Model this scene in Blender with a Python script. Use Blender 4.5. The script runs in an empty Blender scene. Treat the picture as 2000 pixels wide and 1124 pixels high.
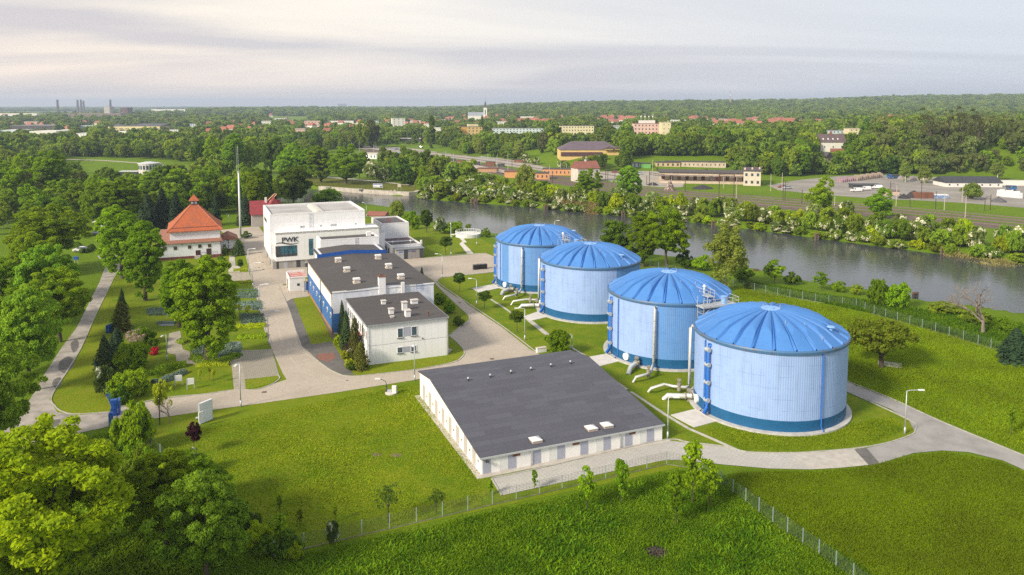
import bpy, math, random
import numpy as np
from mathutils import Vector, Matrix, noise
from mathutils.geometry import tessellate_polygon

# ---------------------------------------------------------------- camera / light / exposure
F, PITCH, YP, XP, H = 1501.0, math.radians(5.433), 347.7, 1000.0, 41.0
SC = bpy.context.scene
COL = SC.collection
cam = bpy.data.objects.new("camera", bpy.data.cameras.new("camera"))
COL.objects.link(cam)
cam.location = (0, 0, H)
cam.rotation_euler = (math.pi / 2 - PITCH, 0, 0)
cam.data.sensor_width = 36
cam.data.lens = F / 2000 * 36
cam.data.shift_y = (YP - 562) / 2000
cam.data.clip_start = 1
cam.data.clip_end = 60000
SC.camera = cam
SC.view_settings.view_transform = 'Standard'
SC.view_settings.look = 'None'
SC.view_settings.gamma = 1
SC.view_settings.exposure = 0.66
SC.cycles.use_denoising = False
SC.cycles.max_bounces = 6
SC.cycles.diffuse_bounces = 3
SC.cycles.transmission_bounces = 4
SC.cycles.transparent_max_bounces = 8
SC.cycles.volume_bounces = 0

SUN_AZ, SUN_EL = math.radians(-130), math.radians(32)     # azimuth from +Y, negative = left
w = bpy.data.worlds.new("World"); SC.world = w; w.use_nodes = True
def N(nt, t, **k):
    n = nt.nodes.new(t)
    for a, b in k.items():
        if hasattr(n, a): setattr(n, a, b)
        else: n.inputs[a].default_value = b
    return n
def sky():
    nt = w.node_tree; L = nt.links.new; nt.nodes.clear()
    out = N(nt, 'ShaderNodeOutputWorld')
    bg1 = N(nt, 'ShaderNodeBackground'); bg1.inputs[1].default_value = 0.10
    st = N(nt, 'ShaderNodeTexSky', sky_type='NISHITA', sun_disc=False, sun_elevation=SUN_EL)
    st.sun_rotation = SUN_AZ; st.dust_density = 2.5
    L(st.outputs[0], bg1.inputs[0])
    tc = N(nt, 'ShaderNodeTexCoord')
    sx = N(nt, 'ShaderNodeSeparateXYZ'); L(tc.outputs['Generated'], sx.inputs[0])
    # stretched cloud deck: divide the view ray by its height -> a flat layer seen in perspective
    zz = N(nt, 'ShaderNodeMath', operation='ADD'); L(sx.outputs[2], zz.inputs[0]); zz.inputs[1].default_value = 0.10
    zc = N(nt, 'ShaderNodeMath', operation='MAXIMUM'); L(zz.outputs[0], zc.inputs[0]); zc.inputs[1].default_value = 0.05
    dx = N(nt, 'ShaderNodeMath', operation='DIVIDE'); L(sx.outputs[0], dx.inputs[0]); L(zc.outputs[0], dx.inputs[1])
    dy = N(nt, 'ShaderNodeMath', operation='DIVIDE'); L(sx.outputs[1], dy.inputs[0]); L(zc.outputs[0], dy.inputs[1])
    cb = N(nt, 'ShaderNodeCombineXYZ'); L(dx.outputs[0], cb.inputs[0]); L(dy.outputs[0], cb.inputs[1])
    mp = N(nt, 'ShaderNodeMapping'); L(cb.outputs[0], mp.inputs[0]); mp.inputs['Scale'].default_value = (.13, .34, 1); mp.inputs['Rotation'].default_value = (0, 0, .16)
    n1 = N(nt, 'ShaderNodeTexNoise'); n1.inputs['Scale'].default_value = 1.25; n1.inputs['Detail'].default_value = 6; n1.inputs['Roughness'].default_value = .48; n1.inputs['Distortion'].default_value = 1.1
    L(mp.outputs[0], n1.inputs['Vector'])
    r1 = N(nt, 'ShaderNodeValToRGB'); L(n1.outputs[0], r1.inputs[0])
    e = r1.color_ramp.elements; e[0].position = .38; e[0].color = (0, 0, 0, 1); e[1].position = .62; e[1].color = (1, 1, 1, 1)
    # left-right tint: warm where the low sun sits behind the deck, cool on the other side
    lr = N(nt, 'ShaderNodeMapRange'); L(sx.outputs[0], lr.inputs[0]); lr.inputs[1].default_value = -.5; lr.inputs[2].default_value = .5
    hz = N(nt, 'ShaderNodeMapRange'); L(sx.outputs[2], hz.inputs[0]); hz.inputs[1].default_value = 0.0; hz.inputs[2].default_value = .11
    def mix(f, a, b):
        m = N(nt, 'ShaderNodeMix', data_type='RGBA'); 
        for s, v in ((0, f), (6, a), (7, b)):
            if isinstance(v, tuple): m.inputs[s].default_value = v + (1,)
            elif isinstance(v, float): m.inputs[s].default_value = v
            else: L(v, m.inputs[s])
        return m.outputs[2]
    low = mix(lr.outputs[0], (.82, .67, .57), (.50, .54, .61))
    hi_d = mix(lr.outputs[0], (.50, .465, .475), (.46, .485, .535))
    hi_l = mix(lr.outputs[0], (.86, .76, .62), (.58, .60, .63))
    hi = mix(r1.outputs[0], hi_d, hi_l)
    lowc = mix(r1.outputs[0], mix(.55, low, (.42, .41, .45)), low)
    c = mix(hz.outputs[0], lowc, hi)
    # brighter towards the zenith, as an overcast sky is
    zr = N(nt, 'ShaderNodeMapRange'); L(sx.outputs[2], zr.inputs[0]); zr.inputs[1].default_value = .12; zr.inputs[2].default_value = .9; zr.inputs[3].default_value = 1.0; zr.inputs[4].default_value = ZEN
    bg2 = N(nt, 'ShaderNodeBackground'); L(c, bg2.inputs[0]); 
    sm = N(nt, 'ShaderNodeMath', operation='MULTIPLY'); L(zr.outputs[0], sm.inputs[0]); sm.inputs[1].default_value = SKYS; L(sm.outputs[0], bg2.inputs[1])
    ms = N(nt, 'ShaderNodeMixShader'); ms.inputs[0].default_value = .88; L(bg1.outputs[0], ms.inputs[1]); L(bg2.outputs[0], ms.inputs[2])
    L(ms.outputs[0], out.inputs[0])
SKYS, ZEN = 0.95, 0.95
sky()
sun = bpy.data.objects.new("sun", bpy.data.lights.new("sun", 'SUN')); COL.objects.link(sun)
sun.data.energy = 3.5; sun.data.angle = math.radians(11); sun.data.color = (1, .88, .70)
sd = Vector((math.sin(SUN_AZ) * math.cos(SUN_EL), math.cos(SUN_AZ) * math.cos(SUN_EL), math.sin(SUN_EL)))
sun.rotation_euler = sd.to_track_quat('Z', 'Y').to_euler(); sun.location = (-60, 20, 90)

# ---------------------------------------------------------------- geometry of the place
CP, SP = math.cos(PITCH), math.sin(PITCH)
def at(px, py, z=0.0):
    """where a point seen at px,py in the photograph stands, at height z"""
    u_ = (px - XP) / F; v_ = -(py - YP) / F
    dy = CP + v_ * SP; dz = -SP + v_ * CP
    t = (z - H) / dz
    return (u_ * t, dy * t)
def zat(px, py, x, y):
    """height of the point seen at row py above ground point x,y"""
    v_ = -(py - YP) / F
    return H + y * (-SP + v_ * CP) / (CP + v_ * SP)
R0 = math.radians(22.4)
UX, VX = (math.cos(math.radians(22.7)), math.sin(math.radians(22.7))), (math.cos(math.radians(112)), math.sin(math.radians(112)))
def W(a, b): return (-22.6 + UX[0] * a + VX[0] * b, 118.0 + UX[1] * a + VX[1] * b)

# ---------------------------------------------------------------- materials
def srgb(r, g, b):
    f = lambda c: ((c / 255 + .055) / 1.055) ** 2.4 if c > 10 else c / 255 / 12.92
    return (f(r), f(g), f(b))
MATS = {}
def base_mat(name):
    m = bpy.data.materials.new(name); m.use_nodes = True; nt = m.node_tree; nt.nodes.clear()
    out = N(nt, 'ShaderNodeOutputMaterial'); p = N(nt, 'ShaderNodeBsdfPrincipled'); nt.links.new(p.outputs[0], out.inputs[0])
    MATS[name] = m
    return m, nt, p
def mixc(nt, f, a, b, mode='MIX'):
    m = nt.nodes.new('ShaderNodeMix'); m.data_type = 'RGBA'; m.blend_type = mode
    for s, v in ((0, f), (6, a), (7, b)):
        if isinstance(v, (tuple, list)): m.inputs[s].default_value = tuple(v)[:3] + (1,)
        elif isinstance(v, (int, float)): m.inputs[s].default_value = v
        else: nt.links.new(v, m.inputs[s])
    return m.outputs[2]
def noise_f(nt, vec, scale, lo=.35, hi=.65, detail=4, rough=.55):
    n = N(nt, 'ShaderNodeTexNoise'); n.inputs['Scale'].default_value = scale; n.inputs['Detail'].default_value = detail; n.inputs['Roughness'].default_value = rough
    nt.links.new(vec, n.inputs['Vector'])
    r = N(nt, 'ShaderNodeMapRange'); nt.links.new(n.outputs[0], r.inputs[0]); r.inputs[1].default_value = lo; r.inputs[2].default_value = hi
    return r.outputs[0]
def texco(nt, kind='Object', scale=None):
    tc = N(nt, 'ShaderNodeTexCoord')
    if scale is None: return tc.outputs[kind]
    mp = N(nt, 'ShaderNodeMapping'); mp.inputs['Scale'].default_value = scale; nt.links.new(tc.outputs[kind], mp.inputs[0]); return mp.outputs[0]
def bump(nt, p, h, dist=.02, strength=.5):
    b = N(nt, 'ShaderNodeBump'); b.inputs['Strength'].default_value = strength; b.inputs['Distance'].default_value = dist
    nt.links.new(h, b.inputs['Height']); nt.links.new(b.outputs[0], p.inputs['Normal'])
def pm(name, col, col2=None, rough=.75, scale=1.2, metal=0.0, bp=0.0, lo=.35, hi=.65, spec=None, grime=0.0):
    """plain painted / mineral surface with patchy variation, fine grain and optional streaky dirt"""
    if name in MATS: return MATS[name]
    m, nt, p = base_mat(name)
    col2 = col2 or tuple(c * .82 for c in col)
    v = texco(nt)
    f = noise_f(nt, v, scale, lo, hi)
    c = mixc(nt, f, col, col2)
    g = noise_f(nt, v, scale * 14, .3, .7, 3)
    c = mixc(nt, .12, c, mixc(nt, g, tuple(x * .5 for x in col), tuple(min(1, x * 1.5) for x in col)))
    if grime:
        vs = texco(nt, 'Object', (1.6, 1.6, .16)); gs = noise_f(nt, vs, 1.5, .5, .78, 5, .65)
        gm = N(nt, 'ShaderNodeMath', operation='MULTIPLY'); nt.links.new(gs, gm.inputs[0]); gm.inputs[1].default_value = grime
        c = mixc(nt, gm.outputs[0], c, tuple(x * .45 for x in col))
    nt.links.new(c, p.inputs['Base Color']); p.inputs['Roughness'].default_value = rough; p.inputs['Metallic'].default_value = metal
    if spec is not None: p.inputs['Specular IOR Level'].default_value = spec
    if bp: bump(nt, p, g, bp, .6)
    return m
def fol(name, dark, light, trans=.35, flower=None, famt=.25, patch=None, ps=.5):
    """leaves: every clump its own green, hue drifts from tree to tree"""
    m = bpy.data.materials.new(name); m.use_nodes = True; nt = m.node_tree; nt.nodes.clear(); L = nt.links.new
    MATS[name] = m
    out = N(nt, 'ShaderNodeOutputMaterial')
    g = N(nt, 'ShaderNodeNewGeometry'); oi = N(nt, 'ShaderNodeObjectInfo')
    c = mixc(nt, g.outputs['Random Per Island'], dark, light)
    lump = noise_f(nt, texco(nt), ps, .38, .62, 3)
    c = mixc(nt, lump, mixc(nt, .55, c, patch or dark), mixc(nt, .25, c, light))
    hsv = N(nt, 'ShaderNodeHueSaturation'); L(c, hsv.inputs['Color'])
    mr = N(nt, 'ShaderNodeMapRange'); L(oi.outputs['Random'], mr.inputs[0]); mr.inputs[3].default_value = .486; mr.inputs[4].default_value = .516; L(mr.outputs[0], hsv.inputs['Hue'])
    mv = N(nt, 'ShaderNodeMath', operation='MULTIPLY'); L(oi.outputs['Random'], mv.inputs[0]); mv.inputs[1].default_value = 7.31
    fr = N(nt, 'ShaderNodeMath', operation='FRACT'); L(mv.outputs[0], fr.inputs[0])
    mr2 = N(nt, 'ShaderNodeMapRange'); L(fr.outputs[0], mr2.inputs[0]); mr2.inputs[3].default_value = .66; mr2.inputs[4].default_value = 1.30; L(mr2.outputs[0], hsv.inputs['Value'])
    c = hsv.outputs[0]
    if flower:
        tc = texco(nt); f = noise_f(nt, tc, .38, .52, .57, 2)
        f2 = N(nt, 'ShaderNodeMath', operation='LESS_THAN'); L(g.outputs['Random Per Island'], f2.inputs[0]); f2.inputs[1].default_value = famt * 2.4
        f3 = N(nt, 'ShaderNodeMath', operation='MULTIPLY'); L(f, f3.inputs[0]); L(f2.outputs[0], f3.inputs[1])
        c = mixc(nt, f3.outputs[0], c, flower)
    d = N(nt, 'ShaderNodeBsdfPrincipled'); d.inputs['Roughness'].default_value = .55; d.inputs['Specular IOR Level'].default_value = .07; L(c, d.inputs['Base Color'])
    t = N(nt, 'ShaderNodeBsdfTranslucent'); 
    tcx = mixc(nt, .5, c, (min(1, light[0] * 1.6), min(1, light[1] * 1.5), light[2] * .6)); L(tcx, t.inputs[0])
    ms = N(nt, 'ShaderNodeMixShader'); ms.inputs[0].default_value = trans; L(d.outputs[0], ms.inputs[1]); L(t.outputs[0], ms.inputs[2]); L(ms.outputs[0], out.inputs[0])
    return m

# ---------------------------------------------------------------- mesh building
class MB:
    def __init__(s): s.v = []; s.f = []; s.mi = []; s.smooth = False
    def add(s, vs, fs, mi=0):
        o = len(s.v); s.v += [tuple(p) for p in vs]; s.f += [tuple(i + o for i in f) for f in fs]; s.mi += [mi] * len(fs); return s
    def box(s, x0, x1, y0, y1, z0, z1, mi=0, top=None):
        s.add([(x0, y0, z0), (x1, y0, z0), (x1, y1, z0), (x0, y1, z0), (x0, y0, z1), (x1, y0, z1), (x1, y1, z1), (x0, y1, z1)],
              [(0, 3, 2, 1), (0, 1, 5, 4), (1, 2, 6, 5), (2, 3, 7, 6), (3, 0, 4, 7)], mi)
        o = len(s.v) - 8; s.f.append((o + 4, o + 5, o + 6, o + 7)); s.mi.append(mi if top is None else top); return s
    def cbox(s, c, d, yaw=0, mi=0):
        ca, sa = math.cos(yaw), math.sin(yaw); P = []
        for z in (0, 1):
            for x, y in ((-.5, -.5), (.5, -.5), (.5, .5), (-.5, .5)):
                X, Y = x * d[0], y * d[1]; P.append((c[0] + X * ca - Y * sa, c[1] + X * sa + Y * ca, c[2] + z * d[2]))
        return s.add(P, [(0, 3, 2, 1), (0, 1, 5, 4), (1, 2, 6, 5), (2, 3, 7, 6), (3, 0, 4, 7), (4, 5, 6, 7)], mi)
    def cyl(s, c, r, h, n=16, r2=None, mi=0, cap=True):
        r2 = r if r2 is None else r2; P = []
        for z, rr in ((0, r), (h, r2)):
            for i in range(n):
                a = 2 * math.pi * i / n; P.append((c[0] + rr * math.cos(a), c[1] + rr * math.sin(a), c[2] + z))
        fs = [(i, (i + 1) % n, n + (i + 1) % n, n + i) for i in range(n)]
        if cap: fs += [tuple(range(n - 1, -1, -1)), tuple(range(n, 2 * n))]
        return s.add(P, fs, mi)
    def tube(s, path, r, n=8, mi=0, r2=None):
        path = [Vector(p) for p in path]; m = len(path); P = []; fs = []
        for k, p in enumerate(path):
            t = (path[min(k + 1, m - 1)] - path[max(k - 1, 0)]).normalized()
            up = Vector((0, 0, 1)) if abs(t.z) < .95 else Vector((1, 0, 0))
            a = t.cross(up).normalized(); b = t.cross(a); rr = r if r2 is None else r + (r2 - r) * k / (m - 1)
            for i in range(n):
                q = 2 * math.pi * i / n; P.append(p + a * rr * math.cos(q) + b * rr * math.sin(q))
        for k in range(m - 1):
            for i in range(n): fs.append((k * n + i, k * n + (i + 1) % n, (k + 1) * n + (i + 1) % n, (k + 1) * n + i))
        fs += [tuple(range(n)), tuple(range((m - 1) * n, m * n))[::-1]]
        return s.add(P, fs, mi)
    def poly(s, pts, z=0.0, mi=0):
        P = [Vector((p[0], p[1], 0)) for p in pts]; tr = tessellate_polygon([P])
        fs = []
        for t in tr:
            a, b, c = (P[i] for i in t)
            fs.append(t if (b - a).cross(c - a).z > 0 else t[::-1])
        return s.add([(p[0], p[1], z if len(p) < 3 else p[2]) for p in pts], fs, mi)
    def prism(s, pts, z0, z1, mi=0):
        area = sum(pts[i][0] * pts[(i + 1) % len(pts)][1] - pts[(i + 1) % len(pts)][0] * pts[i][1] for i in range(len(pts)))
        if area < 0: pts = pts[::-1]
        n = len(pts); s.poly(pts, z1, mi)
        s.add([(p[0], p[1], z0) for p in pts] + [(p[0], p[1], z1) for p in pts], [(i, (i + 1) % n, n + (i + 1) % n, n + i) for i in range(n)], mi); return s
    def gable(s, x0, x1, y0, y1, z0, zr, axis='x', over=.3, th=.15, mi=0, hip=0.0):
        """pitched roof: ridge along axis, hip = how far the ridge ends are drawn in"""
        x0 -= over; x1 += over; y0 -= over; y1 += over
        if axis == 'x': r = [(x0 + hip, (y0 + y1) / 2), (x1 - hip, (y0 + y1) / 2)]
        else: r = [((x0 + x1) / 2, y0 + hip), ((x0 + x1) / 2, y1 - hip)]
        P = [(x0, y0, z0), (x1, y0, z0), (x1, y1, z0), (x0, y1, z0), (r[0][0], r[0][1], zr), (r[1][0], r[1][1], zr)]
        P += [(p[0], p[1], p[2] - th) for p in P[:4]]
        if axis == 'x': fs = [(0, 1, 5, 4), (2, 3, 4, 5), (1, 2, 5), (3, 0, 4)]
        else: fs = [(1, 2, 5, 4), (3, 0, 4, 5), (0, 1, 4), (2, 3, 5)]
        fs += [(6, 7, 1, 0), (7, 8, 2, 1), (8, 9, 3, 2), (9, 6, 0, 3), (9, 8, 7, 6)]
        return s.add(P, fs, mi)
    def build(s, name, mats, parent=None, loc=None, rot=0, smooth=None):
        me = bpy.data.meshes.new(name); me.from_pydata(s.v, [], s.f)
        if not isinstance(mats, (list, tuple)): mats = [mats]
        for m in mats: me.materials.append(m)
        if len(mats) > 1: me.polygons.foreach_set('material_index', s.mi)
        if smooth or (smooth is None and s.smooth): me.polygons.foreach_set('use_smooth', [True] * len(me.polygons))
        me.update(); o = bpy.data.objects.new(name, me); COL.objects.link(o)
        if parent: o.parent = parent
        if loc is not None: o.location = loc; o.rotation_euler = (0, 0, rot)
        return o
def tag(o, label=None, cat=None, group=None, kind=None):
    if label: o['label'] = label
    if cat: o['category'] = cat
    if group: o['group'] = group
    if kind: o['kind'] = kind
    return o
def thing(name, label, cat, loc, rot=0.0, group=None):
    o = bpy.data.objects.new(name, None); COL.objects.link(o); o.empty_display_size = .5
    o.location = loc if len(loc) == 3 else (loc[0], loc[1], 0); o.rotation_euler = (0, 0, rot)
    return tag(o, label, cat, group)
def dup(root, loc, rot=0.0, label=None, group=None, scale=None):
    def rec(o, par):
        c = o.copy(); COL.objects.link(c); c.parent = par
        for ch in KIDS.get(o.name, []): rec(ch, c)
        return c
    c = rec(root, None); c.location = loc if len(loc) == 3 else (loc[0], loc[1], 0); c.rotation_euler = (0, 0, rot)
    if label: c['label'] = label
    if group: c['group'] = group
    if scale is not None: c.scale = scale
    return c
KIDS = {}
def reg(root):
    """remember a finished thing's children so that copies need no search"""
    ks = [o for o in bpy.data.objects if o.parent == root]
    KIDS[root.name] = ks
    for k in ks: reg(k)
    return root
def smooth_line(P, n=6, closed=False):
    P = [Vector((p[0], p[1])) for p in P]; out = []; m = len(P)
    for i in range(m if closed else m - 1):
        p0, p1, p2, p3 = (P[(i - 1) % m], P[i], P[(i + 1) % m], P[(i + 2) % m]) if closed else (P[max(i - 1, 0)], P[i], P[i + 1], P[min(i + 2, m - 1)])
        for k in range(n):
            t = k / n; out.append(.5 * ((2 * p1) + (-p0 + p2) * t + (2 * p0 - 5 * p1 + 4 * p2 - p3) * t * t + (-p0 + 3 * p1 - 3 * p2 + p3) * t ** 3))
    if not closed: out.append(P[-1])
    return [(p.x, p.y) for p in out]
def G(pts, z=0.0): return [at(p[0], p[1], z) for p in pts]
def sheet(name, px, z, m, world=False, sm=0):
    P = px if world else G(px)
    if sm: P = smooth_line(P, sm, True)
    return tag(MB().poly(P, z).build(name, m), kind='structure')
def strip_mesh(mb, P, wd, z0, z1, mi=0):
    P = [Vector((p[0], p[1])) for p in P]; n = len(P); Lp = []; Rp = []
    for i in range(n):
        t = (P[min(i + 1, n - 1)] - P[max(i - 1, 0)]).normalized(); q = Vector((-t.y, t.x)) * wd / 2
        Lp.append(P[i] + q); Rp.append(P[i] - q)
    V = [(p.x, p.y, z1) for p in Lp] + [(p.x, p.y, z1) for p in Rp] + [(p.x, p.y, z0) for p in Lp] + [(p.x, p.y, z0) for p in Rp]
    fs = []
    for i in range(n - 1):
        fs += [(n + i, n + i + 1, i + 1, i), (i, i + 1, 2 * n + i + 1, 2 * n + i), (n + i + 1, n + i, 3 * n + i, 3 * n + i + 1)]
    return mb.add(V, fs, mi)
def kerb(px, world=False, wd=.16, h=.12, m=None, n=6):
    P = smooth_line(px if world else G(px), n)
    return tag(strip_mesh(MB(), P, wd, -.1, h).build('kerb', m or MATS['kerb_stone']), kind='structure')
RNG = np.random.default_rng(7)
random.seed(11)
# ---------------------------------------------------------------- foliage
def quad_mesh(name, pos, nrm, size, m, aspect=1.5, rng=RNG):
    """many leaf-clump faces: pos (n,3), nrm (n,3), size (n,)"""
    n = len(pos); nrm = nrm / (np.linalg.norm(nrm, axis=1, keepdims=True) + 1e-9)
    r = rng.normal(size=(n, 3)); t = np.cross(nrm, r); t /= (np.linalg.norm(t, axis=1, keepdims=True) + 1e-9); b = np.cross(nrm, t)
    s = size[:, None] * .5
    # a bent, pointed spray: 5 vertices, 3 faces
    V = np.stack([pos - t * s * aspect, pos + b * s * .9 - t * s * .1, pos + t * s * aspect - nrm * s * .35, pos - b * s * .9 - t * s * .1, pos + nrm * s * .45], 1).reshape(-1, 3)
    base = (np.arange(n) * 5)[:, None]
    T = (base[:, :, None] + np.array([[0, 1, 4], [1, 2, 4], [2, 3, 4], [3, 0, 4]])[None]).reshape(-1, 3)
    return raw_mesh(name, V, T, m)
def raw_mesh(name, V, T, m):
    me = bpy.data.meshes.new(name); nf = len(T); k = T.shape[1]
    me.vertices.add(len(V)); me.vertices.foreach_set('co', np.ascontiguousarray(V, dtype=np.float32).ravel())
    me.loops.add(nf * k); me.loops.foreach_set('vertex_index', np.ascontiguousarray(T, dtype=np.int32).ravel())
    me.polygons.add(nf); me.polygons.foreach_set('loop_start', np.arange(nf, dtype=np.int32) * k)
    try: me.polygons.foreach_set('loop_total', np.full(nf, k, dtype=np.int32))
    except Exception: pass
    me.materials.append(m); me.update(calc_edges=True)
    return me
def sph(n, rng):
    d = rng.normal(size=(n, 3)); return d / np.linalg.norm(d, axis=1, keepdims=True)
def crown_mesh(name, m, seed, Rx=4.0, Rz=4.5, zc=7.0, puffs=60, leaves=90, size=.5, pr=(.22, .36), rough=.22, flat=0.0, fill=.6, droop=0.0, taper=0.0, gap=0.0, multi=None):
    """uneven crown of leafy puffs; puffs sit on and inside a warped ellipsoid, leaves on the puffs' outer sides"""
    rng = np.random.default_rng(seed)
    d = sph(puffs, rng)
    # low-frequency warping of the outline
    ax = sph(5, rng); am = rng.uniform(-rough, rough, 5)
    wv = 1 + sum(am[i] * np.cos(2.3 * np.arccos(np.clip(d @ ax[i], -1, 1)) + i) for i in range(5)) * .6
    rad = np.where(rng.random(puffs) < fill, rng.uniform(.78, 1.0, puffs), rng.uniform(.25, .75, puffs)) * wv
    c = d * rad[:, None] * np.array([Rx, Rx, Rz])
    if flat: c[:, 2] = np.where(c[:, 2] < 0, c[:, 2] * (1 - flat), c[:, 2])
    if taper: k = 1 - taper * (c[:, 2] / Rz * .5 + .5); c[:, 0] *= k; c[:, 1] *= k
    if multi is not None: c[:, 0] += multi * np.sign(c[:, 0])
    c[:, 2] += zc
    r = rng.uniform(pr[0], pr[1], puffs) * Rx * (1 if not taper else 1)
    if taper: r *= 1 - taper * .6 * ((c[:, 2] - zc) / Rz * .5 + .5)
    if gap: keep = rng.random(puffs) > gap; c, r, d = c[keep], r[keep], d[keep]
    n = len(c); nl = np.maximum(8, (leaves * (r / r.mean()) ** 2).astype(int)); idx = np.repeat(np.arange(n), nl)
    q = sph(len(idx), rng); out = d[idx] * .55 + np.array([0, 0, .5]); q = q + out * .8; q /= np.linalg.norm(q, axis=1, keepdims=True)
    jit = rng.uniform(.5, 1.2, len(idx))
    p = c[idx] + q * (r[idx] * jit)[:, None] * np.array([1, 1, .72 + droop])
    p[:, 2] -= droop * r[idx] * rng.random(len(idx)) * 1.5
    p[:, 2] = np.maximum(p[:, 2], .15)
    nr = q + rng.normal(size=q.shape) * .75
    if droop: nr = nr * np.array([1, 1, .4])
    return quad_mesh(name, p, nr, size * rng.uniform(.65, 1.35, len(p)), m, rng=rng)
def conifer_mesh(name, m, seed, R=2.2, Hh=9.0, z0=.6, n=2600, size=.45, power=1.0, tiers=16):
    rng = np.random.default_rng(seed); t = rng.random(n) ** .75
    t = (np.floor(t * tiers) + rng.random(n) ** 2 * .55) / tiers; t = np.clip(t, 0, 1)
    a = rng.random(n) * 2 * math.pi; seg = rng.integers(5, 9); a = a + .25 * np.sin(a * seg + t * 40)
    lobe = 1 + .22 * np.sin(a * 3 + seed + t * 9) + .15 * np.sin(a * 7 + t * 30) + rng.uniform(-.18, .18, n)
    rr = R * (1 - t) ** power * lobe * np.sqrt(rng.uniform(.25, 1, n))
    p = np.stack([rr * np.cos(a), rr * np.sin(a), z0 + (Hh - z0) * t - rr * .25], 1)
    nr = np.stack([np.cos(a) * .8, np.sin(a) * .8, np.full(n, .7)], 1) + rng.normal(size=(n, 3)) * .35
    return quad_mesh(name, p, nr, size * (1.15 - .6 * t) * rng.uniform(.7, 1.3, n), m, rng=rng)
def trunk_mesh(name, m, seed, h=5.0, r=.28, top=9.0, spread=2.5, limbs=6, n=7, lean=0.0):
    rnd = random.Random(seed); mb = MB()
    x, y = rnd.uniform(-.2, .2), rnd.uniform(-.2, .2)
    mb.tube([(0, 0, -.3), (x * .3, y * .3, h * .3), (x + lean * .5, y, h * .7), (x + lean, y, h)], r * 1.15, n, r2=r * .75)
    for i in range(limbs):
        a = i * 2 * math.pi / limbs + rnd.uniform(-.4, .4); s = spread * rnd.uniform(.6, 1.0); z1 = h * rnd.uniform(.55, 1.0); zt = top * rnd.uniform(.8, 1.05)
        p0 = (x + lean * .8, y, z1); p1 = (x + math.cos(a) * s * .4, y + math.sin(a) * s * .4, z1 + (zt - z1) * .45); p2 = (x + math.cos(a) * s, y + math.sin(a) * s, zt)
        mb.tube([p0, p1, p2], r * .5, 5, r2=r * .08)
    me = bpy.data.meshes.new(name); me.from_pydata(mb.v, [], mb.f); me.materials.append(m); me.polygons.foreach_set('use_smooth', [True] * len(me.polygons)); me.update(); return me
def bare_mesh(name, m, seed, h=8.0, r=.2):
    rnd = random.Random(seed); mb = MB()
    def br(p, d, l, rr, lv):
        q = p + d * l * .5 + Vector((rnd.uniform(-1, 1), rnd.uniform(-1, 1), 0)) * l * .05; e = q + (d + Vector((0, 0, .15))).normalized() * l * .5
        mb.tube([p, q, e], rr, 5 if lv < 3 else 3, r2=rr * .6)
        if lv >= 5: return
        for i in range(3 if lv < 4 else 2):
            nd = (d + Vector((rnd.uniform(-1, 1), rnd.uniform(-1, 1), rnd.uniform(-.3, .35))) * 1.05).normalized(); br(e if i else q.lerp(e, .6), nd, l * rnd.uniform(.66, .86), rr * .62, lv + 1)
    br(Vector((0, 0, -.1)), Vector((0, 0, 1)), h * .3, r, 0)
    me = bpy.data.meshes.new(name); me.from_pydata(mb.v, [], mb.f); me.materials.append(m); me.update(); return me

bark = pm('bark', (.09, .07, .05), (.05, .04, .03), .9, 3, bp=.03); birch_bark = pm('birch_bark', (.55, .53, .48), (.12, .10, .09), .8, 2.5, lo=.5, hi=.62)
L_bright = fol('leaf_bright', (.17, .26, .006), (.50, .60, .012), .44)
L_green = fol('leaf_green', (.090, .175, .006), (.33, .50, .012), .42)
L_mid = fol('leaf_mid', (.11, .18, .014), (.33, .45, .030), .40)
L_dark = fol('leaf_dark', (.038, .085, .008), (.15, .25, .012), .30)
L_pine = fol('needle_dark', (.014, .032, .016), (.040, .070, .030), .10)
L_spruce = fol('needle_spruce', (.030, .060, .022), (.075, .120, .035), .12)
L_thuja = fol('scale_leaf', (.055, .075, .012), (.150, .150, .022), .15)
L_birch = fol('leaf_birch', (.14, .20, .030), (.32, .40, .070), .45)
L_haw = fol('leaf_hawthorn', (.08, .15, .012), (.24, .36, .025), .35, flower=(.80, .78, .60), famt=.26)
L_haw2 = fol('leaf_hawthorn_full', (.13, .19, .04), (.28, .36, .09), .35, flower=(.86, .84, .68), famt=.42)
L_lime = fol('leaf_lime', (.22, .27, .01), (.48, .52, .02), .4)
L_olive = fol('leaf_olive', (.075, .10, .028), (.17, .19, .055), .35)
L_purple = fol('leaf_purple', (.020, .006, .010), (.070, .018, .028), .2)
L_red = fol('leaf_red', (.30, .010, .02), (.62, .02, .05), .3)
L_pink = fol('leaf_pink', (.36, .27, .25), (.62, .50, .46), .3)
L_blue = fol('leaf_blue', (.10, .16, .15), (.22, .30, .28), .2)
L_far = fol('leaf_far', (.075, .13, .018), (.26, .36, .036), .36)

KIND = {}
def add_kind(k, crown, trunk, hh): KIND[k] = (crown, trunk, hh)      # hh = height of the prototype, crown width in [3]
def mk(k, name, m, seed, Rx, Rz, zc, tr=None, wd=None, bk=None, **kw):
    c = crown_mesh('crown', m, seed, Rx=Rx, Rz=Rz, zc=zc, **kw)
    co = np.empty(len(c.vertices) * 3, dtype=np.float32); c.vertices.foreach_get('co', co); co = co.reshape(-1, 3)
    hh = float(np.percentile(co[:, 2], 99.7)); ww = float(np.percentile(np.abs(co[:, :2]), 99.85)) * 2
    t = trunk_mesh('trunk', bk or bark, seed, *(tr or (zc * .6, .28, zc + Rz * .5, Rx * .7)))
    KIND[k] = (c, t, hh, ww, name)
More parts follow.
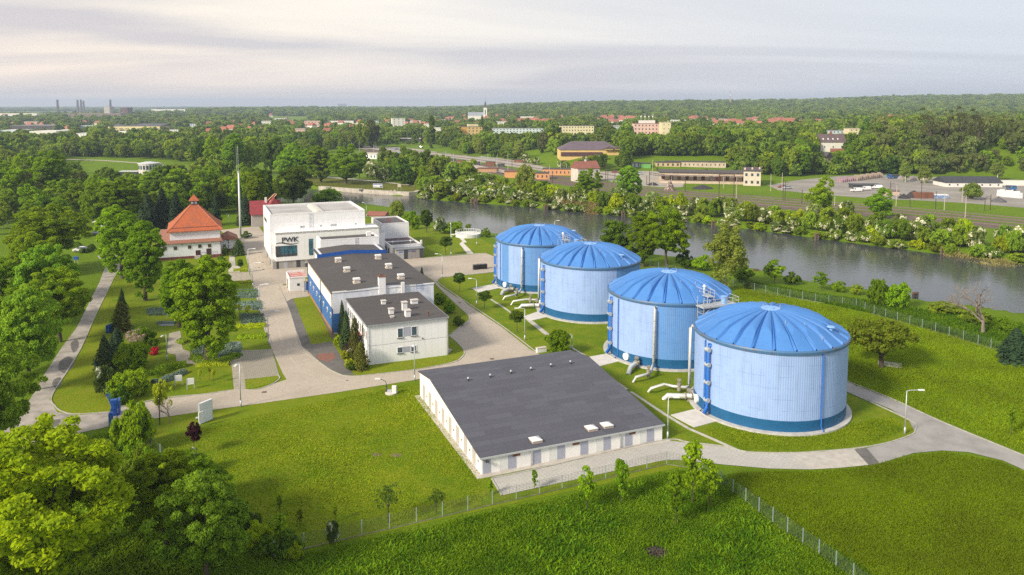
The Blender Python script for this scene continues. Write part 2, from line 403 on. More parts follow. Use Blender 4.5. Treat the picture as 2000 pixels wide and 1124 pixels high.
# near crowns (many small leaves), then lighter ones for the middle distance, then very light ones
mk('maple', 'maple_tree', L_bright, 1, 5.5, 5.0, 8.5, tr=(5, .34, 12, 4.5, 9), puffs=420, leaves=190, size=.19, pr=(.07, .15), rough=.42, fill=.55, gap=.14)
mk('maple_g', 'maple_tree', L_green, 2, 4.0, 4.6, 7.0, tr=(4, .26, 10, 3, 7), puffs=300, leaves=150, size=.19, pr=(.09, .17), rough=.34, gap=.08, fill=.65)
mk('maple_y', 'maple_tree', fol('leaf_fresh', (.11, .21, .014), (.29, .45, .028), .38), 3, 4.0, 4.2, 6.6, tr=(4, .26, 10, 3, 7), puffs=300, leaves=150, size=.19, pr=(.09, .17), rough=.36, gap=.08, fill=.65)
mk('broad_d', 'broadleaf_tree', L_dark, 4, 3.6, 4.4, 7.0, puffs=190, leaves=180, size=.21, pr=(.15, .27))
mk('linden', 'linden_tree', L_green, 5, 3.2, 6.2, 8.4, tr=(4, .35, 12, 1.8, 7), puffs=330, leaves=150, size=.20, pr=(.11, .20), rough=.30, gap=.08, fill=.75)
mk('linden2', 'linden_tree', L_green, 6, 3.4, 5.6, 7.8, tr=(4, .33, 11, 2.0, 7), puffs=330, leaves=150, size=.20, pr=(.11, .21), rough=.34, gap=.08, fill=.75)
for i in range(4):
    mk('round%d' % i, 'broadleaf_tree', [L_green, L_mid, L_green, L_dark][i], 10 + i, 4.4, 4.6, 6.6, puffs=170, leaves=95, size=.30, pr=(.11, .22), rough=.38, gap=.12)
    mk('mid%d' % i, 'broadleaf_tree', [L_mid, L_olive, L_green, L_far][i], 20 + i, 4.2, 4.4, 5.6, puffs=70, leaves=52, size=.62, pr=(.19, .34), rough=.3)
    mk('far%d' % i, 'broadleaf_tree', [L_far, L_far, L_mid, L_dark][i], 30 + i, 4.4, 4.2, 5.2, puffs=36, leaves=34, size=1.05, pr=(.24, .40), rough=.3)
    mk('haw%d' % i, 'hawthorn_bush', [L_haw, L_haw2, L_haw, L_mid][i], 40 + i, 3.2, 2.5, 2.6, tr=(1.2, .12, 3.5, 1.5, 5), puffs=60, leaves=44, size=.42, pr=(.2, .34), flat=.3, rough=.3)
    mk('bush%d' % i, 'bush', [L_green, L_dark, L_mid, L_bright][i], 50 + i, 1.5, 1.2, 1.0, tr=(.4, .06, 1.4, .7, 4), puffs=60, leaves=50, size=.20, pr=(.2, .34), flat=.5, rough=.25)
mk('robinia', 'robinia_tree', fol('leaf_robinia', (.10, .14, .035), (.24, .29, .075), .4), 60, 4.2, 3.6, 6.4, puffs=70, leaves=40, size=.75, pr=(.18, .34), rough=.35)
mk('birch', 'birch_tree', L_birch, 61, 2.7, 5.2, 7.6, tr=(7, .16, 11, 1.4, 8), bk=birch_bark, puffs=120, leaves=60, size=.26, pr=(.16, .30), rough=.3, droop=.5, gap=.1, taper=.35, fill=.55)
mk('willow', 'willow_tree', L_birch, 62, 3.4, 3.8, 5.4, puffs=90, leaves=60, size=.4, pr=(.2, .34), droop=.4)
mk('poplar', 'poplar_tree', L_dark, 63, 2.0, 8.0, 9.5, tr=(4, .3, 12, .8, 4), puffs=60, leaves=36, size=.9, pr=(.35, .5), taper=.4)
mk('young', 'young_tree', L_green, 64, 1.1, 2.3, 3.6, tr=(2.2, .07, 4.6, .5, 5), puffs=46, leaves=34, size=.22, pr=(.2, .38), rough=.3, taper=.3, fill=.5)
mk('young2', 'young_tree', L_green, 65, 1.5, 1.9, 3.3, tr=(2.0, .08, 4.2, .9, 5), puffs=46, leaves=34, size=.22, pr=(.2, .34), rough=.35, fill=.5)
mk('thin', 'thin_tree', fol('leaf_thin', (.05, .10, .012), (.11, .18, .02), .3), 66, 1.6, 1.3, 3.4, tr=(2.2, .08, 4.0, 1.3, 7), puffs=34, leaves=24, size=.16, pr=(.2, .36), rough=.3, gap=.1)
mk('yellow', 'yellow_leaved_tree', L_lime, 67, 1.5, 2.0, 3.3, tr=(2.2, .10, 4.6, 1.0, 6), puffs=34, leaves=30, size=.2, pr=(.18, .32), rough=.5, fill=.4)
mk('purple', 'purple_leaved_tree', L_purple, 68, 1.1, 1.0, 2.9, tr=(2.2, .05, 3.4, .6, 5), puffs=40, leaves=44, size=.2, pr=(.3, .45))
mk('ball', 'ball_tree', L_dark, 69, 1.15, .95, 2.75, tr=(2.3, .06, 3.0, .6, 5), puffs=50, leaves=60, size=.15, pr=(.3, .42), rough=.08, flat=.2)
mk('globe', 'globe_bush', L_green, 70, 1.6, 1.5, 1.5, tr=(.5, .08, 2, .8, 4), puffs=90, leaves=90, size=.16, pr=(.22, .3), rough=.06)
mk('lime', 'globe_bush', L_lime, 71, 1.0, .85, .8, tr=(.3, .05, 1, .5, 4), puffs=60, leaves=60, size=.13, pr=(.24, .34), rough=.08)
mk('red', 'red_flowering_bush', L_red, 72, 1.0, .55, .5, tr=(.2, .05, .8, .5, 4), puffs=26, leaves=40, size=.15, pr=(.24, .36), rough=.3)
mk('pink', 'pink_flowering_tree', L_pink, 73, 1.7, 1.2, 2.9, tr=(1.6, .09, 3.8, 1.3, 9), puffs=44, leaves=22, size=.14, pr=(.16, .30), rough=.5, fill=.5)
mk('spread', 'spreading_tree', fol('leaf_spread', (.085, .13, .010), (.25, .32, .018), .35), 74, 3.9, 1.5, 3.5, tr=(2.0, .24, 4.2, 3.2, 9), puffs=130, leaves=60, size=.2, pr=(.09, .18), rough=.5, fill=.5, gap=.15)
mk('stick', 'lollipop_tree', L_lime, 75, .5, .38, 1.9, tr=(1.7, .04, 2.0, .2, 3), puffs=16, leaves=26, size=.13, pr=(.35, .5))
mk('bigbush', 'shrub', L_green, 76, 3.4, 2.2, 2.2, tr=(1.0, .12, 3.0, 1.8, 6), puffs=90, leaves=60, size=.34, pr=(.18, .30), flat=.3, rough=.3)
mk('whitebush', 'white_flowering_bush', fol('leaf_wh', (.05, .10, .02), (.14, .22, .05), .3, flower=(.75, .76, .62), famt=.35), 77, 1.6, 1.2, 1.1, tr=(.4, .06, 1.4, .7, 4), puffs=60, leaves=60, size=.17, pr=(.2, .34), flat=.5)
mk('deadish', 'half_bare_tree', L_olive, 78, 4.0, 4.8, 7.4, tr=(6, .3, 12.5, 3.8, 16), puffs=40, leaves=18, size=.42, pr=(.12, .24), rough=.5, fill=.4)
def mkc(k, name, m, seed, R, Hh, **kw):
    c = conifer_mesh('crown', m, seed, R=R, Hh=Hh, **kw); t = trunk_mesh('trunk', bark, seed, Hh * .55, .14, Hh * .8, .3, 2)
    KIND[k] = (c, t, Hh, 2 * R, name)
mkc('pine', 'pine_tree', L_pine, 80, 2.6, 9.0, n=3200, size=.5, power=.7)
mkc('spruce', 'spruce_tree', L_spruce, 81, 2.3, 7.0, n=4200, size=.32, power=.85, tiers=13)
mkc('thuja', 'thuja', L_thuja, 82, 1.0, 5.0, n=4200, size=.16, power=.42, tiers=40, z0=.1)
mkc('cypress', 'cypress', L_spruce, 83, .85, 6.0, n=4200, size=.16, power=.75, tiers=34, z0=.1)
bm_ = bare_mesh('trunk', pm('grey_bark', (.24, .20, .17), (.17, .14, .12), .9, 4), 5, 8.0, .26); co = np.array([v.co[:] for v in bm_.vertices]); KIND['bare'] = (None, bm_, float(co[:, 2].max()), float(np.ptp(co[:, 0]) * .5 + np.ptp(co[:, 1]) * .5), 'bare_tree')
def ctop(k): return KIND[k][2]
def plant(k, x, y, h, wd, label, cat, group=None, rot=None, z=0.0, parts=True, name=None, lod=True):
    c, t, hh, ww, nm = KIND[k]; nm = name or nm
    sz = h / hh; sx = wd / ww
    if rot is None: rot = random.uniform(0, 6.28)
    if parts:
        o = thing(nm, label, cat, (x, y, z), rot, group); o.scale = (sx, sx, sz)
        if t:
            q = bpy.data.objects.new('trunk', t); COL.objects.link(q); q.parent = o
        if c:
            q = bpy.data.objects.new('crown', c); COL.objects.link(q); q.parent = o
    else:
        o = bpy.data.objects.new(nm, c); COL.objects.link(o); o.location = (x, y, z); o.rotation_euler = (0, 0, rot); o.scale = (sx, sx, sz); tag(o, label, cat, group)
    return o
def pt(k, bx, by, top, wpx, label, cat='tree', group=None, z=0.0, **kw):
    """a plant standing where the photograph shows its foot, as tall and wide as it shows"""
    x, y = at(bx, by, z); h = zat(bx, top, x, y) - z; d = y
    return plant(k, x, y, max(h, .3), max(wpx * d / F, .2), label, cat, group, z=z, **kw)
# ---------------------------------------------------------------- terrain
def ss(t): t = np.clip(t, 0, 1); return t * t * (3 - 2 * t)
NEAR = G([(470, 398), (620, 402), (715, 404), (800, 417), (900, 452)], -1.8) + [W(76, 96)] + G([(1450, 528), (1530, 545), (1600, 560), (1690, 572), (1780, 592), (1880, 603), (2000, 622), (2300, 670), (2700, 740)], -1.8)
FARS = G([(470, 355), (560, 362), (640, 373), (720, 378), (780, 383), (812, 382), (830, 389), (1000, 402), (1200, 421), (1400, 440), (1600, 466), (1800, 492), (2000, 517), (2300, 560), (2700, 610)], -1.8)
CANAL = np.array(smooth_line(NEAR, 4) + smooth_line(FARS, 4)[::-1])
def sdist(x, y, P):
    """signed distance to polygon P, positive inside"""
    x = np.asarray(x, float); y = np.asarray(y, float); d = np.full(x.shape, 1e18); ins = np.zeros(x.shape, bool)
    for i in range(len(P)):
        ax, ay = P[i]; bx, by = P[(i + 1) % len(P)]; ex, ey = bx - ax, by - ay; ll = ex * ex + ey * ey + 1e-12
        t = np.clip(((x - ax) * ex + (y - ay) * ey) / ll, 0, 1); d = np.minimum(d, (x - ax - t * ex) ** 2 + (y - ay - t * ey) ** 2)
        c = ((ay > y) != (by > y)) & (x < ex * (y - ay) / (ey + 1e-15) + ax); ins ^= c
    return np.where(ins, 1, -1) * np.sqrt(d)
EDGE = [(-150, 900)] + G([(830, 296), (900, 303), (1000, 311), (1060, 326), (1130, 337), (1200, 335), (1300, 334), (1420, 334), (1520, 344), (1640, 340), (1800, 340), (1900, 345), (2000, 348), (2400, 356)]) + [(900, 250)]
EDGE_POLY = np.array(EDGE + [(20000, 250), (20000, 30000), (-150, 30000)])
def hz(x, y):
    x = np.asarray(x, float); y = np.asarray(y, float); r = x / np.maximum(y, 30)
    d = sdist(x, y, CANAL)
    z = np.where(d > -3.2, -1.8 * (d + 3.2) / 3.2, 0.0); z = np.maximum(z, -4.0)
    e = sdist(x, y, EDGE_POLY)
    up = (7 + 8 * ss((r - .36) / .14)) * ss(e / 42) * ss((r + .12) / .16)
    nz = 1.6 * np.sin(x * .013 + 1) * np.sin(y * .011) * ss((e - 30) / 60)
    ridge = (9 + 38 * ss((r + .35) / .95)) * ss((y - 1500) / 1700) * ss((r + .62) / .34) + 3 * np.sin(x * .004) * ss((y - 2000) / 600)
    ridge = ridge * (1 - .9 * ss((y - 4200) / 1500))
    return z + np.where(y > 350, up + nz * (y > 450), 0) + ridge
YS = np.geomspace(150, 12000, 900)
def gat(px, py):
    """first place where the line of sight through px,py meets the terrain"""
    u_ = (px - XP) / F; v_ = -(py - YP) / F; dy = CP + v_ * SP; dz = -SP + v_ * CP
    def gap(Y_): t = Y_ / dy; return H + dz * t - hz(u_ * t, Y_)
    g_ = gap(YS); k = np.nonzero(g_ <= 0)[0]
    if not len(k): return u_ * 4000 / dy, 4000.0, float(hz(u_ * 4000 / dy, 4000.0))
    k = max(int(k[0]), 1); a, b = YS[k - 1], YS[k]
    for _ in range(12):
        m_ = (a + b) / 2
        if gap(np.array([m_]))[0] > 0: a = m_
        else: b = m_
    return u_ * b / dy, b, float(hz(u_ * b / dy, b))
def axis(lo, hi, st, LO, HI, g=1.12):
    c = list(np.arange(lo, hi + .01, st)); s = st
    while c[-1] < HI: s *= g; c.append(c[-1] + s)
    s = st
    while c[0] > LO: s *= g; c.insert(0, c[0] - s)
    return np.array(c)
def grass_mat(name, c1, c2, c3, s1=.05, s2=.6, s3=6.0, bp=.08, spots=None):
    m, nt, p = base_mat(name); v = texco(nt)
    a = mixc(nt, noise_f(nt, v, s1, .38, .62, 5), c1, c2)
    b = mixc(nt, noise_f(nt, v, s2, .42, .68, 5, .65), a, c3)
    g = noise_f(nt, v, s3, .3, .7, 5, .7)
    c = mixc(nt, .55, b, mixc(nt, g, tuple(x * .35 for x in c1), tuple(x * 1.6 for x in c2)))
    if spots:
        f = noise_f(nt, v, spots[1], spots[2], spots[2] + .05, 3); c = mixc(nt, f, c, spots[0])
    nt.links.new(c, p.inputs['Base Color']); p.inputs['Roughness'].default_value = .9; p.inputs['Specular IOR Level'].default_value = .1
    bump(nt, p, g, bp, .8); return m
meadow = grass_mat('meadow', (.075, .150, .005), (.13, .225, .006), (.15, .19, .008), bp=.12)
lawn = grass_mat('lawn', (.175, .225, .005), (.090, .165, .004), (.27, .26, .018), s1=.045, s2=.35, s3=5.0, bp=.05)
lawn_d = grass_mat('lawn_verge', (.115, .185, .007), (.17, .225, .007), (.22, .20, .02), s1=.08, s2=.5, s3=5.0, bp=.05)  # second grass mix for the verge and the kerbed lawn islands
xs = axis(-110, 250, 2.2, -9000, 9000); ys = axis(30, 470, 2.2, -60, 15000)
X, Y = np.meshgrid(xs, ys); Z = hz(X, Y); nx, ny = len(xs), len(ys)
V = np.stack([X, Y, Z], -1).reshape(-1, 3); ii = (np.arange(ny - 1)[:, None] * nx + np.arange(nx - 1)[None]).reshape(-1)
T = np.stack([ii, ii + 1, ii + nx + 1, ii + nx], 1)
me = raw_mesh('ground', V, T, meadow); me.polygons.foreach_set('use_smooth', [True] * len(me.polygons))
ground = bpy.data.objects.new('ground', me); COL.objects.link(ground); tag(ground, kind='structure')
# canal water
m, nt, p = base_mat('canal_water'); v = texco(nt, 'Object', (1, 1, 1))
p.inputs['Base Color'].default_value = (.055, .062, .066, 1); p.inputs['Roughness'].default_value = .12; p.inputs['IOR'].default_value = 1.33
n1 = noise_f(nt, v, .55, .2, .8, 3); n2 = noise_f(nt, v, 1.7, .2, .8, 3); wind = noise_f(nt, v, .03, .35, .65, 3)
mm = N(nt, 'ShaderNodeMath', operation='MULTIPLY_ADD'); nt.links.new(n2, mm.inputs[0]); mm.inputs[1].default_value = .5; nt.links.new(n1, mm.inputs[2])
b = N(nt, 'ShaderNodeBump'); nt.links.new(mm.outputs[0], b.inputs['Height']); b.inputs['Distance'].default_value = .06
sr = N(nt, 'ShaderNodeMapRange'); nt.links.new(wind, sr.inputs[0]); sr.inputs[3].default_value = .12; sr.inputs[4].default_value = .85; nt.links.new(sr.outputs[0], b.inputs['Strength']); nt.links.new(b.outputs[0], p.inputs['Normal'])
wp = [(x, y) for x, y in CANAL]; c0 = Vector((0, 0))
tag(MB().poly(smooth_line([(x, y) for x, y in [*G([(470, 404), (715, 410), (890, 458)], -1.8), W(74, 94), *G([(1450, 534), (1780, 598), (2000, 630), (2700, 750)], -1.8), *G([(2700, 600), (2000, 512), (1600, 461), (1200, 417), (830, 385), (640, 371), (470, 352)], -1.8)]], 1), -1.8).build('water', m), kind='structure')

# ---------------------------------------------------------------- paving
def paver(name, c1, c2, sx=.42, sy=.2, mortar=.012, mcol=(.12, .115, .10), rot=R0, st=.35):
    m, nt, p = base_mat(name); tc = N(nt, 'ShaderNodeTexCoord'); mp = N(nt, 'ShaderNodeMapping'); nt.links.new(tc.outputs['Object'], mp.inputs[0]); mp.inputs['Rotation'].default_value = (0, 0, -rot)
    br = N(nt, 'ShaderNodeTexBrick'); nt.links.new(mp.outputs[0], br.inputs[0]); br.inputs['Scale'].default_value = 1; br.inputs['Brick Width'].default_value = sx; br.inputs['Row Height'].default_value = sy; br.inputs['Mortar Size'].default_value = mortar
    br.inputs['Color1'].default_value = c1 + (1,); br.inputs['Color2'].default_value = c2 + (1,); br.inputs['Mortar'].default_value = mcol + (1,)
    f = noise_f(nt, tc.outputs['Object'], .13, .42, .75, 5); c = mixc(nt, f, br.outputs[0], tuple(x * .66 for x in c1)); 
    f2 = noise_f(nt, tc.outputs['Object'], .9, .55, .8, 6, .7); c = mixc(nt, f2, c, tuple(x * .55 for x in c2))
    g = noise_f(nt, tc.outputs['Object'], 9, .3, .7, 3); c = mixc(nt, .25, c, mixc(nt, g, tuple(x * .6 for x in c1), tuple(x * 1.3 for x in c1)))
    nt.links.new(c, p.inputs['Base Color']); p.inputs['Roughness'].default_value = .85; bump(nt, p, br.outputs[1], .01, .3); return m
pave = paver('road_pavers', (.47, .415, .345), (.40, .355, .295))
pave_w = paver('white_pavers', (.47, .46, .43), (.40, .395, .37), sx=.9, sy=.3, mortar=.03, mcol=(.22, .22, .19))
grid_p = paver('grass_grid_pavers', (.36, .33, .28), (.30, .27, .23), sx=.6, sy=.4, mortar=.06, mcol=(.10, .12, .04))
asph = pm('asphalt', (.30, .295, .29), (.20, .195, .19), .9, .35, bp=.01, lo=.4, hi=.75); asph_d = pm('dark_asphalt', (.14, .135, .13), (.09, .088, .085), .9, .5, bp=.01)
asph_l = pm('old_road_surface', (.36, .33, .30), (.19, .18, .165), .9, .45, bp=.01, lo=.42, hi=.66)
conc = pm('concrete', (.46, .44, .40), (.36, .34, .31), .9, 1.0, grime=.3); pm('kerb_stone', (.42, .41, .38), (.28, .28, .24), .9, 2.0); grav = pm('gravel', (.38, .345, .28), (.26, .24, .19), .95, 1.5, bp=.03)
brickpatch = pm('brick_paving', (.24, .10, .075), (.16, .085, .07), .9, 2); dirt = pm('bare_earth', (.20, .15, .10), (.12, .10, .06), .95, 1.2, bp=.05); mulch = pm('slate_mulch', (.24, .27, .31), (.17, .20, .22), .9, 4, bp=.04)
sheet('lawn', [(215, 836), (300, 905), (420, 1000), (536, 1090), (600, 1073), (800, 1029), (1000, 985), (1200, 942), (1330, 913), (1345, 903), (1500, 914), (1600, 918), (1700, 908), (1780, 888), (1800, 860), (1776, 822), (1650, 766), (1560, 700), (1450, 620), (1330, 560), (1180, 510), (970, 482), (930, 462), (790, 432), (560, 420), (480, 440), (300, 470), (240, 500), (226, 540), (190, 615), (150, 690), (104, 775), (120, 806), (160, 812)], .02, lawn)
sheet('verge', [(96, 780), (112, 806), (150, 812), (212, 806), (228, 796), (228, 760), (215, 700), (212, 600), (232, 520), (206, 575), (186, 617), (160, 678), (130, 730)], .035, lawn_d)
sheet('old_road', [(190, 500), (246, 500), (237, 520), (222, 545), (210, 570), (187, 616), (160, 677), (130, 728), (102, 773), (108, 794), (124, 806), (150, 810), (214, 806), (228, 804), (222, 836), (212, 834), (170, 843), (125, 853), (90, 862), (50, 900), (-40, 960), (-110, 980), (-60, 880), (0, 850), (40, 810), (62, 775), (85, 735), (120, 680), (150, 640), (175, 590), (195, 550), (206, 520)], .03, asph_l)
for P_ in ([(118, 706), (134, 697), (146, 708), (136, 724), (124, 730), (114, 720)], [(106, 742), (118, 738), (121, 750), (110, 758), (102, 752)], [(138, 672), (150, 664), (154, 676), (144, 690)], [(96, 824), (118, 820), (112, 832), (98, 836)]): sheet('road_stain', P_, .036, pm('wet_asphalt', (.15, .145, .14), (.09, .088, .085), .6, 1.2), sm=4)
for P_ in ([(560, 530), (640, 560), (560, 610)], [(505, 480), (520, 530), (560, 560)], [(498, 480), (512, 530), (548, 566)], [(850, 522), (890, 516), (950, 518)], [(845, 527), (885, 521), (945, 524)], [(600, 750), (700, 742), (800, 728), (900, 706), (960, 660), (920, 610), (880, 575)], [(600, 755), (700, 747), (800, 733), (905, 712), (968, 664), (927, 610), (886, 574)], [(540, 620), (556, 680), (600, 730), (680, 744)], [(400, 790), (500, 776), (600, 757)]):
    tag(strip_mesh(MB(), smooth_line(G(P_), 8), .28, .044, .050).build('tyre_mark', pm('tyre_marks', (.37, .33, .28), (.43, .385, .325), .9, .6, lo=.4, hi=.55)), kind='structure')
sheet('road_paving', [(214, 806), (240, 795), (325, 779), (400, 771), (455, 763), (500, 762), (545, 747), (560, 742), (552, 730), (531, 683), (517, 645), (507, 600), (495, 557), (486, 520), (480, 498), (474, 475), (462, 462), (440, 458), (430, 450), (505, 442), (514, 455), (520, 470), (560, 500), (610, 480), (770, 492), (827, 505), (925, 497), (948, 495), (975, 505), (985, 520), (970, 531), (910, 538), (862, 543), (852, 550), (860, 560), (905, 590), (980, 640), (1035, 683), (1060, 696), (1060, 730), (822, 741), (660, 767), (500, 790), (412, 802), (290, 820), (222, 834)], .045, pave)
sheet('parking_bay', [(470, 686), (531, 683), (546, 735), (478, 742)], .056, grid_p)
sheet('lawn', [(478, 743), (520, 737), (543, 735), (545, 739), (530, 750), (500, 758), (480, 761)], .058, lawn_d)
isl = [(548, 560), (566, 610), (590, 677), (622, 705), (645, 722), (668, 733), (688, 735), (725, 732), (812, 722), (872, 711), (894, 704), (906, 692), (904, 683), (892, 668), (878, 656), (916, 626), (915, 618), (872, 577), (845, 548), (800, 520), (640, 500), (600, 540)]
sheet('lawn', isl, .06, lawn_d)
sheet('path', [(548, 562), (603, 566), (603, 580), (572, 583), (608, 674), (648, 668), (668, 700), (692, 734), (668, 733), (645, 722), (622, 705), (590, 677), (566, 610)], .075, asph_d)
sheet('forecourt', [(546, 560), (604, 552), (604, 580), (571, 584), (560, 590)], .08, pave)
sheet('brick_patch', [(618, 693), (650, 690), (656, 700), (640, 708), (622, 703)], .08, brickpatch)
sheet('gravel_strip', [(603, 568), (608, 568), (657, 664), (648, 664)], .085, dirt)
kerb([(544, 558), (566, 610), (588, 677), (621, 706), (644, 723), (668, 734), (688, 736), (725, 733), (812, 723), (872, 712), (895, 705), (907, 692), (904, 682), (891, 668), (877, 657)])
kerb([(877, 657), (900, 638), (917, 625), (915, 617), (893, 597), (872, 577), (848, 553)])
kerb([(480, 498), (495, 557), (507, 600), (517, 645), (531, 683), (470, 686)], n=2)
kerb([(230, 797), (325, 778), (400, 771), (455, 763), (500, 762), (530, 752), (546, 740), (543, 734)])
kerb([(948, 496), (910, 497), (827, 505)]); kerb([(975, 531), (910, 538), (864, 542), (855, 548), (862, 558), (905, 587), (980, 637), (1047, 688)])
kerb([(236, 520), (222, 545), (187, 616), (160, 677), (130, 728), (101, 775), (108, 795), (124, 806), (150, 810), (214, 806)])
# south road
sheet('road_paving', [(960, 936), (1040, 920), (1176, 888), (1303, 861), (1344, 866), (1420, 875), (1460, 885), (1541, 887), (1600, 884), (1671, 878), (1700, 909), (1640, 915), (1582, 918), (1500, 916), (1420, 909), (1338, 900), (1305, 899), (1276, 904), (1180, 925), (980, 969)], .045, pave_w)
sheet('road_paving', [(1541, 887), (1600, 884), (1671, 878), (1700, 909), (1640, 915), (1582, 918)], .055, conc)
sheet('dark_strip', [(1668, 879), (1692, 876), (1718, 906), (1697, 910)], .06, asph_d)
sheet('asphalt_road', [(1690, 877), (1730, 868), (1776, 854), (1786, 843), (1775, 822), (1740, 800), (1651, 764), (1560, 715), (1440, 655), (1436, 648), (1560, 705), (1652, 746), (1740, 780), (1840, 826), (2000, 892), (2150, 955), (2150, 1000), (1998, 918), (1960, 901), (1892, 884), (1838, 881), (1784, 886), (1716, 907)], .05, asph)
kerb([(960, 935), (1040, 919), (1176, 887), (1303, 860), (1344, 865), (1420, 874), (1460, 884), (1541, 886), (1600, 883), (1671, 877), (1730, 867), (1776, 852), (1787, 842), (1775, 821), (1650, 764)], n=4)
kerb([(1652, 745), (1740, 779), (1840, 825), (2000, 891), (2150, 954)]); kerb([(960, 936), (980, 969)], n=2)
# drain gutter of flat stones and concrete aprons by the tanks
def gutter(px, wd=.45):
    tag(strip_mesh(MB(), G(px), wd, -.05, .07).build('gutter', conc), kind='structure')
gutter([(958, 585), (985, 602), (1000, 613)]); gutter([(1032, 625), (1070, 655)], .9); gutter([(1115, 679), (1150, 700), (1182, 732), (1225, 762)]); gutter([(1232, 766), (1300, 811), (1345, 838), (1400, 862), (1440, 880)])
for P in ([(921, 564), (965, 556), (978, 563), (935, 572)], [(1020, 620), (1052, 609), (1070, 620), (1035, 628)], [(1147, 699), (1184, 692), (1208, 707), (1166, 718)], [(1310, 812), (1362, 799), (1400, 824), (1356, 836)]):
    tag(MB().prism(G(P), -.05, .10).build('apron', pm('pale_concrete', (.58, .56, .53), (.50, .48, .45), .9, 1.0)), kind='structure')
# garden paths and beds
sheet('garden_path', [(330, 652), (352, 647), (357, 683), (371, 688), (372, 702), (420, 702), (465, 698), (470, 684), (478, 742), (480, 762), (457, 763), (452, 711), (380, 713), (345, 708), (343, 694), (326, 690)], .05, grav)
sheet('garden_path', [(448, 500), (458, 500), (460, 520), (470, 520), (468, 532), (446, 532)], .05, conc); sheet('garden_path', [(446, 533), (486, 532), (492, 549), (450, 549)], .048, grav)
for i, P in enumerate(([(450, 566), (500, 566), (503, 583), (452, 583)], [(450, 590), (508, 590), (512, 606), (452, 606)], [(470, 615), (512, 615), (516, 632), (472, 634)], [(289, 603), (325, 603), (330, 616), (292, 617)], [(308, 628), (342, 628), (340, 637), (312, 637)], [(366, 672), (470, 668), (470, 700), (384, 700)])):
    sheet('flower_bed', P, .052, mulch)
for P in ([(1258, 1075), (1285, 1066), (1306, 1078), (1300, 1092), (1275, 1095)],):
    sheet('burnt_patch', P, .03, pm('ash', (.018, .017, .015), (.055, .048, .04), .95, 3, bp=.1), sm=4)
for P in ([(725, 886), (748, 886), (744, 892), (727, 892)], [(762, 887), (785, 887), (783, 893), (765, 893)]): sheet('bare_patch', P, .03, dirt)
# manholes
mh = pm('cast_iron', (.12, .09, .07), (.16, .12, .09), .8, 3)
for px in ((516, 767), (898, 592), (961, 702), (509, 494), (513, 513), (514, 527), (555, 556), (548, 565), (506, 523)):
    x, y = at(*px); o = MB().cyl((0, 0, 0), .38, .02, 14).build('manhole_cover', mh, None, (x, y, .05)); tag(o, 'round brown iron manhole cover set flush in the pale paved road', 'manhole cover', 'manhole covers in the paved roads')
# tall grass: tufts over the meadows (nobody could count them)
def inside(P, n, rng):
    P = np.array(P); lo, hi = P.min(0), P.max(0); out = []; c = 0
    while c < n:
        q = rng.uniform(lo, hi, (n, 2)); q = q[sdist(q[:, 0], q[:, 1], P) > 0]; out.append(q); c += len(q)
        if not len(q): break
    return np.concatenate(out)[:n]
BX, BY = at(1281, 1080)
def tufts(name, P, n, hgt, wid, m, seed, blades=4, label='grass', kind='stuff', spread=.25, broad=.5):
    rng = np.random.default_rng(seed); c = inside(P, n, rng); k = blades
    c = c[np.hypot(c[:, 0] - BX, c[:, 1] - BY) > 1.25]; n = len(c)
    pos = np.repeat(c, k, 0) + rng.normal(size=(n * k, 2)) * spread; a = rng.random(n * k) * 6.283
    nz_ = np.array([noise.noise((x * .12, y * .12, seed)) for x, y in c]); sc = np.repeat(1 + .8 * nz_, k) * rng.uniform(.5, 1.3, n * k)
    h = hgt * sc; w_ = wid * rng.uniform(.6, 1.4, n * k); z0 = hz(pos[:, 0], pos[:, 1])
    ca, sa = np.cos(a), np.sin(a); ln = rng.normal(size=(n * k, 2)) * (h * broad)[:, None]
    b0 = np.stack([pos[:, 0] - ca * w_, pos[:, 1] - sa * w_, z0], 1); b1 = np.stack([pos[:, 0] + ca * w_, pos[:, 1] + sa * w_, z0], 1)
    t0 = np.stack([pos[:, 0] + ca * w_ * .7 + ln[:, 0], pos[:, 1] + sa * w_ * .7 + ln[:, 1], z0 + h], 1); t1 = np.stack([pos[:, 0] - ca * w_ * .7 + ln[:, 0], pos[:, 1] - sa * w_ * .7 + ln[:, 1], z0 + h], 1)
    V = np.stack([b0, b1, t0, t1], 1).reshape(-1, 3); T = np.arange(n * k)[:, None] * 4 + np.arange(4)[None]
    me = raw_mesh(name, V, T, m); o = bpy.data.objects.new(name, me); COL.objects.link(o); return tag(o, label, 'grass', kind='stuff')
g_weed = fol('weed', (.048, .125, .004), (.19, .31, .008), .36, ps=.30); g_mead = fol('meadow_grass', (.12, .23, .004), (.30, .43, .008), .36, ps=.10, patch=(.15, .20, .008)); g_lawn = fol('lawn_grass', (.12, .19, .005), (.31, .36, .010), .33, ps=.10, patch=(.10, .18, .004)); g_reed = fol('reed', (.22, .19, .07), (.40, .35, .16), .3)
tufts('weeds', G([(250, 1150), (400, 1092), (536, 1100), (600, 1085), (1000, 995), (1330, 922), (1420, 935), (1500, 1000), (1700, 1124), (1800, 1220), (200, 1220)]), 48000, .26, .042, g_weed, 1, 5, 'leafy green weeds filling the foreground below the fence', broad=.55)
tufts('weeds', G([(560, 1110), (1000, 1005), (1330, 935), (1420, 960), (1500, 1030), (1700, 1160), (1700, 1220), (400, 1220)]), 3200, .34, .065, g_weed, 11, 9, 'bigger leafy weed clumps standing out of the foreground cover', spread=.3, broad=.7)
tufts('meadow_grass', G([(1420, 930), (1500, 922), (1600, 924), (1700, 914), (1790, 892), (1850, 886), (1950, 904), (2010, 930), (2100, 1000), (2200, 1220), (1820, 1220), (1700, 1124), (1500, 990)]), 48000, .17, .032, g_mead, 2, 5, 'long green meadow grass right of the lower fence', broad=.7)
